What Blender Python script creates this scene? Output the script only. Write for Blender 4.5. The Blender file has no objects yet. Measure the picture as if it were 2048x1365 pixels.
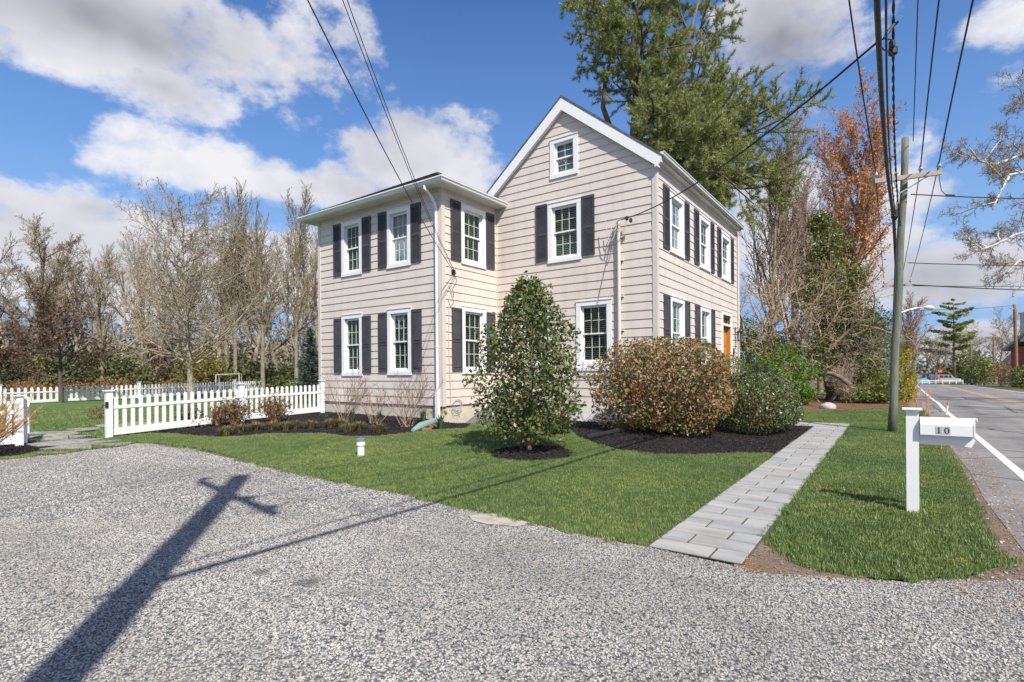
import bpy, bmesh, math, random
import numpy as np
from mathutils import Vector, Matrix

random.seed(7)
SC = bpy.context.scene
COL = SC.collection
R_ = math.radians

# ------------------------------------------------------------------ camera geometry (solved from the photograph's vanishing points)
F_PX, CX, Y0, ROLL = 1066.0, 1024.0, 743.0, R_(0.45)
TH = math.atan2(766, 1066)          # camera yaw left of the road direction
CAMH = 1.5
RX, RY = math.cos(TH), math.sin(TH)
FX, FY = -math.sin(TH), math.cos(TH)


def sstep(a, b, x):
    t = min(1.0, max(0.0, (x - a) / (b - a)))
    return t * t * (3 - 2 * t)


def h(x, y):
    """terrain height: flat, a slight rise to the house, the road falling away into the distance"""
    z = 0.12 * sstep(5, 10, y) * sstep(-2.2, -5, x) * sstep(-24, -18, x)
    z -= 0.30 * math.exp(-((x + 9.9) ** 2 + (y - 12.2) ** 2) / 0.9)      # a dip at the cellar hatch
    if y > 26:
        z -= 0.015 * (y - 26) * sstep(26, 34, y) * sstep(-25, -8, x)
    return z


def ray(u, v):
    dx, dy = u - CX, v - Y0
    a = dx * math.cos(ROLL) - dy * math.sin(ROLL)
    b = dx * math.sin(ROLL) + dy * math.cos(ROLL)
    x, z = a / F_PX, -b / F_PX
    return (x * RX + FX, x * RY + FY, z)


def G(u, v):
    """pixel of the photograph -> point on the terrain"""
    r = ray(u, v)
    z = 0.0
    for _ in range(25):
        t = (z - CAMH) / min(r[2], -1e-4)
        z = 0.5 * z + 0.5 * h(r[0] * t, r[1] * t)
    t = (z - CAMH) / min(r[2], -1e-4)
    return (r[0] * t, r[1] * t)


def PR(u, v, d):
    r = ray(u, v)
    return Vector((r[0] * d, r[1] * d, CAMH + r[2] * d))


def PY(u, v, Y):
    r = ray(u, v)
    t = Y / r[1]
    return Vector((r[0] * t, Y, CAMH + r[2] * t))


def XYD(u, d):
    """ground point under pixel column u at depth d"""
    p = PR(u, 740, d)
    return (p.x, p.y)


# ------------------------------------------------------------------ mesh building
class MB:
    def __init__(s):
        s.V, s.F, s.n = [], [], 0

    def add(s, V, F):
        V = np.asarray(V, dtype=np.float64).reshape(-1, 3)
        s.V.append(V)
        s.F.append((np.asarray(F, dtype=np.int64) + s.n))
        s.n += len(V)

    def face(s, pts):
        s.add(pts, [list(range(len(pts)))])

    def box(s, a, b):
        (x0, y0, z0), (x1, y1, z1) = a, b
        x0, x1 = min(x0, x1), max(x0, x1); y0, y1 = min(y0, y1), max(y0, y1); z0, z1 = min(z0, z1), max(z0, z1)
        V = [(x0, y0, z0), (x1, y0, z0), (x1, y1, z0), (x0, y1, z0), (x0, y0, z1), (x1, y0, z1), (x1, y1, z1), (x0, y1, z1)]
        s.add(V, [(0, 3, 2, 1), (4, 5, 6, 7), (0, 1, 5, 4), (1, 2, 6, 5), (2, 3, 7, 6), (3, 0, 4, 7)])

    def bar(s, p, q, w, t=None, up=(0, 0, 1)):
        """rectangular bar from p to q, width w (sideways), thickness t (along up)"""
        t = w if t is None else t
        p, q = Vector(p), Vector(q)
        d = (q - p).normalized()
        u = Vector(up)
        sd = d.cross(u)
        if sd.length < 1e-5:
            sd = d.cross(Vector((1, 0, 0)))
        sd.normalize()
        u = sd.cross(d).normalized()
        V = []
        for c in (p, q):
            for i, j in ((-1, -1), (1, -1), (1, 1), (-1, 1)):
                V.append(c + sd * (i * w / 2) + u * (j * t / 2))
        s.add(V, [(0, 1, 2, 3), (7, 6, 5, 4), (0, 4, 5, 1), (1, 5, 6, 2), (2, 6, 7, 3), (3, 7, 4, 0)])

    def tube(s, pts, radii, n=6, cap=True):
        P = np.array([tuple(p) for p in pts], dtype=np.float64)
        k = len(P)
        if np.isscalar(radii):
            radii = [radii] * k
        T = np.empty_like(P)
        T[1:-1] = P[2:] - P[:-2]; T[0] = P[1] - P[0]; T[-1] = P[-1] - P[-2]
        T /= np.maximum(np.linalg.norm(T, axis=1), 1e-9)[:, None]
        ref = np.array([0.0, 0.0, 1.0]) if abs(T[:, 2]).mean() < 0.8 else np.array([1.0, 0.0, 0.0])
        A = np.cross(T, ref); A /= np.maximum(np.linalg.norm(A, axis=1), 1e-9)[:, None]
        B = np.cross(T, A)
        an = np.arange(n) * (2 * math.pi / n)
        rr = np.asarray(radii)[:, None, None]
        V = P[:, None, :] + rr * (np.cos(an)[None, :, None] * A[:, None, :] + np.sin(an)[None, :, None] * B[:, None, :])
        i = np.arange(k - 1)[:, None] * n
        j = np.arange(n)[None, :]
        j2 = (j + 1) % n
        Fq = np.stack([i + j, i + j2, i + n + j2, i + n + j], axis=-1).reshape(-1, 4)
        b = s.n
        s.add(V.reshape(-1, 3), Fq)
        if cap:
            s.F.append(np.array([list(range(n))[::-1]]) + b)
            s.F.append(np.array([list(range((k - 1) * n, k * n))]) + b)

    def lathe(s, prof, c=(0, 0, 0), n=16):
        """prof: list of (radius, z)"""
        V = []
        for r, z in prof:
            for k in range(n):
                a = 2 * math.pi * k / n
                V.append((c[0] + r * math.cos(a), c[1] + r * math.sin(a), c[2] + z))
        Fq = []
        for i in range(len(prof) - 1):
            for k in range(n):
                k2 = (k + 1) % n
                Fq.append((i * n + k, i * n + k2, (i + 1) * n + k2, (i + 1) * n + k))
        b = s.n
        s.add(V, Fq)
        s.F.append(np.array([list(range(n))[::-1]]) + b)
        s.F.append(np.array([list(range((len(prof) - 1) * n, len(prof) * n))]) + b)

    def extrude(s, poly, vec):
        """closed 3-D polygon swept along vec"""
        n = len(poly)
        v = Vector(vec)
        V = [Vector(p) for p in poly] + [Vector(p) + v for p in poly]
        b = s.n
        s.add(V, [(i, (i + 1) % n, n + (i + 1) % n, n + i) for i in range(n)])
        s.F.append(np.array([list(range(n))[::-1]]) + b)
        s.F.append(np.array([list(range(n, 2 * n))]) + b)

    def leaves(s, C, A, B):
        """rhombic leaf faces: centres C, half-length vectors A, half-width vectors B"""
        n = len(C)
        V = np.stack([C - A, C + B - 0.15 * A, C + A, C - B - 0.15 * A], axis=1).reshape(-1, 3)
        s.add(V, np.arange(4 * n).reshape(n, 4))

    def data(s, name):
        V = np.concatenate(s.V) if s.V else np.zeros((0, 3))
        me = bpy.data.meshes.new(name)
        me.vertices.add(len(V))
        me.vertices.foreach_set('co', V.astype(np.float32).ravel())
        nl = sum(f.size for f in s.F)
        npoly = sum(len(f) for f in s.F)
        me.loops.add(nl)
        me.loops.foreach_set('vertex_index', np.concatenate([f.ravel() for f in s.F]).astype(np.int32))
        me.polygons.add(npoly)
        tot = np.concatenate([np.full(len(f), f.shape[1]) for f in s.F])
        st = np.concatenate([[0], np.cumsum(tot)[:-1]])
        me.polygons.foreach_set('loop_start', st.astype(np.int32))
        me.polygons.foreach_set('loop_total', tot.astype(np.int32))
        me.update(calc_edges=True)
        me.validate()
        me.polygons.foreach_set('use_smooth', [False] * len(me.polygons))
        return me

    def build(s, name, mat=None, parent=None, smooth=False, fix=True):
        o = org(parent)
        if o is not None and s.V:
            s.V = [v - np.array(o) for v in s.V]
        me = s.data(name)
        if fix and len(me.polygons) < 6000:
            bm = bmesh.new(); bm.from_mesh(me)
            bmesh.ops.recalc_face_normals(bm, faces=bm.faces)
            bm.to_mesh(me); bm.free()
        if smooth:
            me.polygons.foreach_set('use_smooth', [True] * len(me.polygons))
        if mat is not None:
            me.materials.append(mat)
        ob = bpy.data.objects.new(name, me)
        COL.objects.link(ob)
        if parent is not None:
            ob.parent = parent
        return ob


def org(p):
    if p is None:
        return None
    while p.parent is not None:
        p = p.parent
    return tuple(p.location)


def tag(o, label=None, cat=None, group=None, kind=None):
    if label: o['label'] = label
    if cat: o['category'] = cat
    if group: o['group'] = group
    if kind: o['kind'] = kind
    return o


def thing(name, label, cat, loc=(0, 0, 0), group=None):
    o = bpy.data.objects.new(name, None)
    o.empty_display_size = 0.2
    COL.objects.link(o)
    o.location = loc
    return tag(o, label, cat, group)


def copy_tree(o, parent=None):
    c = o.copy()
    COL.objects.link(c)
    if parent is not None:
        c.parent = parent
    for ch in list(o.children):
        copy_tree(ch, c)
    return c


# ------------------------------------------------------------------ materials
class NT:
    def __init__(s, m):
        s.t = m.node_tree
        s.t.nodes.clear()

    def n(s, typ, **kw):
        x = s.t.nodes.new(typ)
        for k, v in kw.items():
            if k.startswith('i_'):
                x.inputs[k[2:].replace('_', ' ')].default_value = v
            else:
                setattr(x, k, v)
        return x

    def l(s, a, b):
        s.t.links.new(a, b)

    def math(s, op, a, b=None, c=None, clamp=False):
        x = s.n('ShaderNodeMath', operation=op)
        x.use_clamp = clamp
        for i, v in enumerate((a, b, c)):
            if v is None: continue
            if isinstance(v, (int, float)): x.inputs[i].default_value = v
            else: s.l(v, x.inputs[i])
        return x.outputs[0]

    def mix(s, fac, a, b, blend='MIX'):
        x = s.n('ShaderNodeMix', data_type='RGBA', blend_type=blend)
        for sock, v in ((x.inputs[0], fac), (x.inputs[6], a), (x.inputs[7], b)):
            if isinstance(v, (int, float)): sock.default_value = v
            elif isinstance(v, (tuple, list)): sock.default_value = (*v[:3], 1)
            else: s.l(v, sock)
        return x.outputs[2]

    def ramp(s, fac, stops, interp='LINEAR'):
        x = s.n('ShaderNodeValToRGB')
        cr = x.color_ramp
        cr.interpolation = interp
        while len(cr.elements) < len(stops): cr.elements.new(0.5)
        for e, (p, c) in zip(cr.elements, stops):
            e.position = p
            e.color = (*c, 1) if len(c) == 3 else c
        s.l(fac, x.inputs[0])
        return x.outputs[0]

    def noise(s, vec, scale, detail=4, rough=0.55):
        x = s.n('ShaderNodeTexNoise')
        x.inputs['Scale'].default_value = scale
        x.inputs['Detail'].default_value = detail
        x.inputs['Roughness'].default_value = rough
        if vec is not None: s.l(vec, x.inputs['Vector'])
        return x.outputs[0]

    def voronoi(s, vec, scale, feature='F1'):
        x = s.n('ShaderNodeTexVoronoi', feature=feature)
        x.inputs['Scale'].default_value = scale
        if vec is not None: s.l(vec, x.inputs['Vector'])
        return x


def newmat(name):
    m = bpy.data.materials.new(name)
    m.use_nodes = True
    return m, NT(m)


def pbr(name, col, rough=0.6, var=0.12, scale=6, bump=0.0, bscale=60, metal=0.0, spec=0.5, stretch=None, col2=None):
    m, t = newmat(name)
    out = t.n('ShaderNodeOutputMaterial')
    p = t.n('ShaderNodeBsdfPrincipled')
    tc = t.n('ShaderNodeTexCoord')
    vec = tc.outputs['Object']
    if stretch:
        mp = t.n('ShaderNodeMapping'); mp.inputs['Scale'].default_value = stretch
        t.l(vec, mp.inputs[0]); vec = mp.outputs[0]
    nz = t.noise(vec, scale, 5)
    if col2 is None:
        lo = tuple(c * (1 - var) for c in col); hi = tuple(min(1, c * (1 + var)) for c in col)
    else:
        lo, hi = col, col2
    c = t.ramp(nz, [(0.3, lo), (0.7, hi)])
    t.l(c, p.inputs['Base Color'])
    p.inputs['Roughness'].default_value = rough
    p.inputs['Metallic'].default_value = metal
    p.inputs['Specular IOR Level'].default_value = spec
    if bump:
        b = t.n('ShaderNodeBump'); b.inputs['Strength'].default_value = bump; b.inputs['Distance'].default_value = 0.02
        t.l(t.noise(vec, bscale, 4), b.inputs['Height']); t.l(b.outputs[0], p.inputs['Normal'])
    t.l(p.outputs[0], out.inputs[0])
    return m


def leafmat(name, stops, rough=0.5, trans=0.3, spec=0.35, patch=None):
    """leaf colours differ from leaf to leaf; thin leaves let light through"""
    m, t = newmat(name)
    out = t.n('ShaderNodeOutputMaterial')
    geo = t.n('ShaderNodeNewGeometry')
    k = len(stops)
    f = geo.outputs['Random Per Island']
    if patch:      # neighbouring leaves tend to the same tone
        f = t.math('ADD', t.math('MULTIPLY', f, 1 - patch[1]), t.math('MULTIPLY', t.math('MULTIPLY_ADD', t.noise(geo.outputs['Position'], patch[0], 3, .6), 2.6, -.8, clamp=True), patch[1]), clamp=True)
    c = t.ramp(f, [(i / k, s) for i, s in enumerate(stops)], 'CONSTANT')
    p = t.n('ShaderNodeBsdfPrincipled')
    t.l(c, p.inputs['Base Color'])
    p.inputs['Roughness'].default_value = rough
    p.inputs['Specular IOR Level'].default_value = spec
    if trans > 0:
        tr = t.n('ShaderNodeBsdfTranslucent'); t.l(c, tr.inputs[0])
        mx = t.n('ShaderNodeMixShader'); mx.inputs[0].default_value = trans
        t.l(p.outputs[0], mx.inputs[1]); t.l(tr.outputs[0], mx.inputs[2])
        t.l(mx.outputs[0], out.inputs[0])
    else:
        t.l(p.outputs[0], out.inputs[0])
    return m


M = {}


def sidingmat():
    m, t = newmat('siding')
    out = t.n('ShaderNodeOutputMaterial'); p = t.n('ShaderNodeBsdfPrincipled')
    tc = t.n('ShaderNodeTexCoord'); v = tc.outputs['Object']
    geo = t.n('ShaderNodeNewGeometry')
    c = t.ramp(geo.outputs['Random Per Island'], [(0, (.640, .568, .508)), (.5, (.662, .587, .525)), (1, (.650, .580, .522))])
    mp = t.n('ShaderNodeMapping'); mp.inputs['Scale'].default_value = (3.5, 3.5, .35); t.l(v, mp.inputs[0])
    c = t.mix(1.0, c, t.ramp(t.noise(mp.outputs[0], 1.0, 6, .65), [(.28, (.90, .885, .86)), (.5, (1, 1, 1)), (.75, (1.03, 1.03, 1.03))]), 'MULTIPLY')
    c = t.mix(1.0, c, t.ramp(t.noise(v, 1.1, 4, .6), [(.3, (.95, .945, .93)), (.7, (1.02, 1.02, 1.02))]), 'MULTIPLY')
    t.l(c, p.inputs['Base Color']); p.inputs['Roughness'].default_value = .5
    b = t.n('ShaderNodeBump'); b.inputs['Strength'].default_value = .18; b.inputs['Distance'].default_value = .004
    m2 = t.n('ShaderNodeMapping'); m2.inputs['Scale'].default_value = (4, 4, 40); t.l(v, m2.inputs[0])
    t.l(t.noise(m2.outputs[0], 6, 4, .6), b.inputs['Height']); t.l(b.outputs[0], p.inputs['Normal'])
    t.l(p.outputs[0], out.inputs[0])
    return m


M['siding'] = sidingmat()
M['trim_beige'] = pbr('trim_beige', (0.60, 0.54, 0.48), 0.5, 0.04, 3)
M['white'] = pbr('white_paint', (0.80, 0.80, 0.80), 0.45, 0.03, 4)
M['gutter'] = pbr('gutter_white', (0.72, 0.72, 0.70), 0.4, 0.05, 3)
M['soffit'] = pbr('soffit_white', (0.72, 0.72, 0.68), 0.6, 0.04, 3)
M['shutter'] = pbr('shutter_charcoal', (0.056, 0.054, 0.061), 0.5, 0.25, 2.5, 0.05, 90)
M['shingle'] = pbr('roof_shingle', (0.10, 0.10, 0.108), 0.9, 0.45, 9, 0.6, 40)
M['stucco'] = pbr('foundation_stucco', (0.55, 0.50, 0.42), 0.9, 0.12, 5, 0.5, 45)
M['slab'] = pbr('cellar_door_grey', (0.13, 0.135, 0.14), 0.6, 0.12, 4, 0.1, 40)
M['wood_door'] = pbr('varnished_door', (0.42, 0.15, 0.03), 0.35, 0.0, 6, 0.05, 40, stretch=(8, 8, 0.7), col2=(0.62, 0.26, 0.055))
M['iron'] = pbr('blue_black_iron', (0.018, 0.022, 0.045), 0.4, 0.2, 8)
M['black'] = pbr('black_plastic', (0.02, 0.02, 0.022), 0.5, 0.2, 8)
M['wire'] = pbr('wire_black', (0.018, 0.018, 0.018), 0.6, 0.2, 5)
M['wire_grey'] = pbr('wire_grey', (0.45, 0.42, 0.38), 0.6, 0.2, 5)
M['conduit'] = pbr('conduit_beige', (0.66, 0.60, 0.53), 0.45, 0.05, 5)
M['post_white'] = pbr('vinyl_white', (0.82, 0.82, 0.81), 0.4, 0.03, 3)
M['pole_wood'] = pbr('treated_pole', (0.15, 0.165, 0.125), 0.9, 0.3, 3, 0.5, 25, stretch=(9, 9, 0.8))
M['pole_brown'] = pbr('brown_pole', (0.24, 0.13, 0.075), 0.9, 0.3, 3, 0.4, 25, stretch=(9, 9, 0.8))
M['arm_wood'] = pbr('crossarm_wood', (0.33, 0.29, 0.25), 0.9, 0.25, 4, 0.3, 30, stretch=(1, 9, 9))
M['galv'] = pbr('galvanised', (0.42, 0.43, 0.44), 0.35, 0.1, 8, metal=0.7)
M['bark_grey'] = pbr('bark_grey', (0.25, 0.205, 0.15), 0.95, 0.35, 4, 0.5, 30)
M['bark_pale'] = pbr('bark_pale', (0.36, 0.29, 0.215), 0.95, 0.3, 4, 0.4, 30)
M['bark_dark'] = pbr('bark_dark', (0.10, 0.08, 0.065), 0.95, 0.35, 4, 0.5, 30)
M['bark_brown'] = pbr('bark_brown', (0.24, 0.17, 0.115), 0.95, 0.35, 4, 0.4, 30)
M['bark_syc'] = pbr('bark_sycamore', (0.34, 0.29, 0.24), 0.9, 0.0, 2.2, 0.2, 30, col2=(0.70, 0.68, 0.63))
M['twig_tan'] = pbr('twig_tan', (0.46, 0.25, 0.12), 0.8, 0.35, 9)
M['twig_red'] = pbr('twig_red', (0.28, 0.15, 0.09), 0.85, 0.3, 9)
M['brick'] = None


# window glass: a thin pane that reflects the sky and lets the blinds show
def glassmat():
    m, t = newmat('window_glass')
    out = t.n('ShaderNodeOutputMaterial')
    fr = t.n('ShaderNodeFresnel'); fr.inputs[0].default_value = 1.5
    gl = t.n('ShaderNodeBsdfGlossy'); gl.inputs['Roughness'].default_value = 0.02
    gl.inputs['Color'].default_value = (0.9, 0.95, 0.95, 1)
    tr = t.n('ShaderNodeBsdfTransparent'); tr.inputs[0].default_value = (0.80, 0.88, 0.86, 1)
    tc = t.n('ShaderNodeTexCoord')
    b = t.n('ShaderNodeBump'); b.inputs['Strength'].default_value = 0.03; b.inputs['Distance'].default_value = 0.05
    t.l(t.noise(tc.outputs['Object'], 2.5, 2), b.inputs['Height'])
    t.l(b.outputs[0], gl.inputs['Normal'])
    mx = t.n('ShaderNodeMixShader')
    t.l(t.math('MULTIPLY_ADD', fr.outputs[0], 0.38, 0.008), mx.inputs[0])
    t.l(tr.outputs[0], mx.inputs[1]); t.l(gl.outputs[0], mx.inputs[2])
    t.l(mx.outputs[0], out.inputs[0])
    return m


M['glass'] = glassmat()
M['blind'] = pbr('blind_cream', (0.55, 0.50, 0.40), 0.6, 0.1, 4)
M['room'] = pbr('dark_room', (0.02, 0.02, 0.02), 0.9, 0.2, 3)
M['curtain'] = pbr('grey_curtain', (0.42, 0.38, 0.42), 0.9, 0.3, 8, stretch=(12, 12, 0.4))
M['muntin'] = pbr('muntin_pale_green', (0.58, 0.68, 0.63), 0.5, 0.04, 4)


def groundmat(name, stops, sc, sc2, bump, bsc, rough=0.95, patch=None):
    m, t = newmat(name)
    out = t.n('ShaderNodeOutputMaterial'); p = t.n('ShaderNodeBsdfPrincipled')
    tc = t.n('ShaderNodeTexCoord'); v = tc.outputs['Object']
    n1 = t.noise(v, sc, 6, 0.65); n2 = t.noise(v, sc2, 5, 0.6)
    f = t.math('ADD', t.math('MULTIPLY', n1, 0.55), t.math('MULTIPLY', n2, 0.45))
    c = t.ramp(f, stops)
    if patch:
        pn = t.noise(v, patch[0], 3, 0.6)
        c = t.mix(t.ramp(pn, [(patch[2], (0, 0, 0)), (patch[3], (1, 1, 1))]), c, patch[1])
    t.l(c, p.inputs['Base Color']); p.inputs['Roughness'].default_value = rough
    p.inputs['Specular IOR Level'].default_value = 0.2
    b = t.n('ShaderNodeBump'); b.inputs['Strength'].default_value = bump; b.inputs['Distance'].default_value = 0.03
    t.l(t.noise(v, bsc, 5, 0.7), b.inputs['Height']); t.l(b.outputs[0], p.inputs['Normal'])
    t.l(p.outputs[0], out.inputs[0])
    return m


M['ground'] = groundmat('rough_ground', [(0.35, (0.06, 0.075, 0.025)), (0.5, (0.10, 0.11, 0.04)), (0.65, (0.17, 0.14, 0.07))], 8, 0.15, 0.6, 20)
M['lawn'] = groundmat('lawn_soil', [(0.35, (0.045, 0.085, 0.022)), (0.5, (0.065, 0.115, 0.03)), (0.65, (0.09, 0.145, 0.045))], 30, 0.8, 0.8, 60)
M['backlawn'] = groundmat('back_lawn', [(0.35, (0.06, 0.115, 0.028)), (0.5, (0.085, 0.155, 0.04)), (0.65, (0.115, 0.19, 0.06))], 22, 0.5, 0.8, 40)
M['mulch'] = groundmat('mulch', [(0.35, (0.010, 0.009, 0.009)), (0.5, (0.022, 0.019, 0.019)), (0.68, (0.055, 0.044, 0.042))], 60, 3, 1.0, 70)
M['dirt'] = groundmat('dirt_shoulder', [(0.35, (0.13, 0.10, 0.075)), (0.5, (0.22, 0.18, 0.14)), (0.65, (0.32, 0.26, 0.20))], 45, 2.0, 0.8, 80, patch=(1.3, (0.27, 0.15, 0.07), 0.5, 0.68))
M['litter'] = groundmat('leaf_litter_floor', [(0.35, (0.08, 0.045, 0.025)), (0.5, (0.17, 0.095, 0.055)), (0.65, (0.28, 0.17, 0.11))], 40, 2.0, 1.0, 60)


def asphalt():
    m, t = newmat('asphalt')
    out = t.n('ShaderNodeOutputMaterial'); p = t.n('ShaderNodeBsdfPrincipled')
    tc = t.n('ShaderNodeTexCoord'); v = tc.outputs['Object']
    f = t.math('ADD', t.math('MULTIPLY', t.noise(v, 90, 4, 0.8), 0.6), t.math('MULTIPLY', t.noise(v, 0.7, 4), 0.4))
    c = t.ramp(f, [(0.36, (0.11, 0.104, 0.10)), (0.5, (0.225, 0.215, 0.205)), (0.64, (0.37, 0.35, 0.335))])
    mp = t.n('ShaderNodeMapping'); mp.inputs['Scale'].default_value = (1.0, 0.03, 1); t.l(v, mp.inputs[0])
    c = t.mix(t.ramp(t.noise(mp.outputs[0], 1.6, 3), [(0.45, (0, 0, 0)), (0.65, (0.5, 0.5, 0.5))]), c, (0.12, 0.115, 0.115))
    ve = t.n('ShaderNodeTexVoronoi', feature='DISTANCE_TO_EDGE'); ve.inputs['Scale'].default_value = .33
    wv = t.n('ShaderNodeMix', data_type='VECTOR'); wv.inputs[0].default_value = .12; t.l(v, wv.inputs[4]); nz = t.n('ShaderNodeTexNoise'); nz.inputs['Scale'].default_value = 1.3; t.l(v, nz.inputs['Vector']); t.l(nz.outputs['Color'], wv.inputs[5]); t.l(wv.outputs[1], ve.inputs['Vector'])
    c = t.mix(t.ramp(ve.outputs['Distance'], [(0.004, (.75,) * 3), (0.010, (0, 0, 0))]), c, (.05, .048, .046))
    t.l(c, p.inputs['Base Color']); p.inputs['Roughness'].default_value = 0.85
    p.inputs['Specular IOR Level'].default_value = 0.3
    b = t.n('ShaderNodeBump'); b.inputs['Strength'].default_value = 0.6; b.inputs['Distance'].default_value = 0.01
    t.l(t.noise(v, 140, 3, 0.8), b.inputs['Height']); t.l(b.outputs[0], p.inputs['Normal'])
    t.l(p.outputs[0], out.inputs[0])
    return m


M['asphalt'] = asphalt()


def linepaint(name, col):
    m, t = newmat(name)
    out = t.n('ShaderNodeOutputMaterial'); p = t.n('ShaderNodeBsdfPrincipled')
    tc = t.n('ShaderNodeTexCoord')
    w = t.noise(tc.outputs['Object'], 38, 4, 0.8)
    c = t.mix(t.ramp(w, [(0.34, (1, 1, 1)), (0.42, (0, 0, 0))]), col, (0.16, 0.15, 0.15))
    t.l(c, p.inputs['Base Color']); p.inputs['Roughness'].default_value = 0.8
    t.l(p.outputs[0], out.inputs[0])
    return m


M['line_white'] = linepaint('road_line_white', (0.66, 0.64, 0.58))
M['line_yellow'] = linepaint('road_line_yellow', (0.62, 0.36, 0.05))


def gravelmat():
    m, t = newmat('gravel_base')
    out = t.n('ShaderNodeOutputMaterial'); p = t.n('ShaderNodeBsdfPrincipled')
    tc = t.n('ShaderNodeTexCoord'); v = tc.outputs['Object']
    vo = t.voronoi(v, 42)
    bw = t.n('ShaderNodeRGBToBW'); t.l(vo.outputs['Color'], bw.inputs[0])
    c = t.ramp(bw.outputs[0], [(0.2, (0.20, 0.20, 0.202)), (0.5, (0.30, 0.298, 0.294)), (0.8, (0.38, 0.37, 0.36))])
    ed = t.ramp(vo.outputs['Distance'], [(0.25, (1, 1, 1)), (0.75, (0.25, 0.25, 0.25))])
    c = t.mix(1.0, c, ed, 'MULTIPLY')
    big = t.noise(v, 0.55, 4)
    c = t.mix(t.ramp(big, [(0.40, (0, 0, 0)), (0.72, (0.45, 0.45, 0.45))]), c, (0.17, 0.165, 0.16))
    t.l(c, p.inputs['Base Color']); p.inputs['Roughness'].default_value = 0.9
    p.inputs['Specular IOR Level'].default_value = 0.2
    b = t.n('ShaderNodeBump'); b.invert = True; b.inputs['Strength'].default_value = 0.9; b.inputs['Distance'].default_value = 0.015
    t.l(vo.outputs['Distance'], b.inputs['Height']); t.l(b.outputs[0], p.inputs['Normal'])
    t.l(p.outputs[0], out.inputs[0])
    return m


M['gravel'] = gravelmat()


def islandmat(name, stops, rough=0.9, spec=0.3, nscale=None, namp=0.2):
    """a solid material whose shade differs from piece to piece (stones, chips, pavers)"""
    m, t = newmat(name)
    out = t.n('ShaderNodeOutputMaterial'); p = t.n('ShaderNodeBsdfPrincipled')
    geo = t.n('ShaderNodeNewGeometry'); oi = t.n('ShaderNodeObjectInfo')
    f = t.math('FRACT', t.math('ADD', geo.outputs['Random Per Island'], oi.outputs['Random']))
    c = t.ramp(f, [(i / max(1, len(stops) - 1), s) for i, s in enumerate(stops)])
    if nscale:
        tc = t.n('ShaderNodeTexCoord')
        mp = t.n('ShaderNodeMapping'); mp.inputs['Scale'].default_value = (0.45, 1.6, 1); t.l(tc.outputs['Object'], mp.inputs[0])
        nz = t.noise(mp.outputs[0], nscale, 6, 0.65)
        g = t.ramp(nz, [(0.3, (1 - namp * 2,) * 3), (0.55, (1, 1, 1)), (0.75, (1 + namp * 0.6,) * 3)])
        c = t.mix(1.0, c, g, 'MULTIPLY')
        b = t.n('ShaderNodeBump'); b.inputs['Strength'].default_value = 0.25; b.inputs['Distance'].default_value = 0.01
        t.l(t.noise(tc.outputs['Object'], 30, 5, 0.7), b.inputs['Height']); t.l(b.outputs[0], p.inputs['Normal'])
    t.l(c, p.inputs['Base Color']); p.inputs['Roughness'].default_value = rough
    p.inputs['Specular IOR Level'].default_value = spec
    t.l(p.outputs[0], out.inputs[0])
    return m




def driftmat(name, stops, tones, rough, spec, trans=0.0, interp='CONSTANT', stains=()):
    """many small pieces: a shade for each, and a slow drift of tone over the ground"""
    m, t = newmat(name)
    out = t.n('ShaderNodeOutputMaterial'); p = t.n('ShaderNodeBsdfPrincipled')
    geo = t.n('ShaderNodeNewGeometry'); oi = t.n('ShaderNodeObjectInfo')
    f = t.math('FRACT', t.math('ADD', geo.outputs['Random Per Island'], oi.outputs['Random']))
    c = t.ramp(f, [(i / len(stops), q) for i, q in enumerate(stops)], interp)
    pos = geo.outputs['Position']
    for sc, lo, hi, ca, cb, *st in tones:
        pv = pos
        if st:
            mp = t.n('ShaderNodeMapping'); mp.inputs['Rotation'].default_value = (0, 0, st[0]); mp.inputs['Scale'].default_value = st[1]; t.l(pos, mp.inputs[0]); pv = mp.outputs[0]
        c = t.mix(1.0, c, t.ramp(t.noise(pv, sc, 4, 0.6), [(lo, ca), (hi, cb)]), 'MULTIPLY')
    for (x, y, r, dk) in stains:
        vm = t.n('ShaderNodeVectorMath', operation='DISTANCE'); t.l(pos, vm.inputs[0]); vm.inputs[1].default_value = (x, y, 0)
        d = t.math('ADD', t.math('DIVIDE', vm.outputs['Value'], r), t.math('MULTIPLY_ADD', t.noise(pos, 9, 4, .7), 1.6, -.8))
        c = t.mix(1.0, c, t.ramp(d, [(0.3, (dk,) * 3), (1.0, (1, 1, 1))]), 'MULTIPLY')
    t.l(c, p.inputs['Base Color']); p.inputs['Roughness'].default_value = rough
    p.inputs['Specular IOR Level'].default_value = spec
    if trans:
        tr = t.n('ShaderNodeBsdfTranslucent'); t.l(c, tr.inputs[0])
        mx = t.n('ShaderNodeMixShader'); mx.inputs[0].default_value = trans
        t.l(p.outputs[0], mx.inputs[1]); t.l(tr.outputs[0], mx.inputs[2]); t.l(mx.outputs[0], out.inputs[0])
    else:
        t.l(p.outputs[0], out.inputs[0])
    return m


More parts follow.
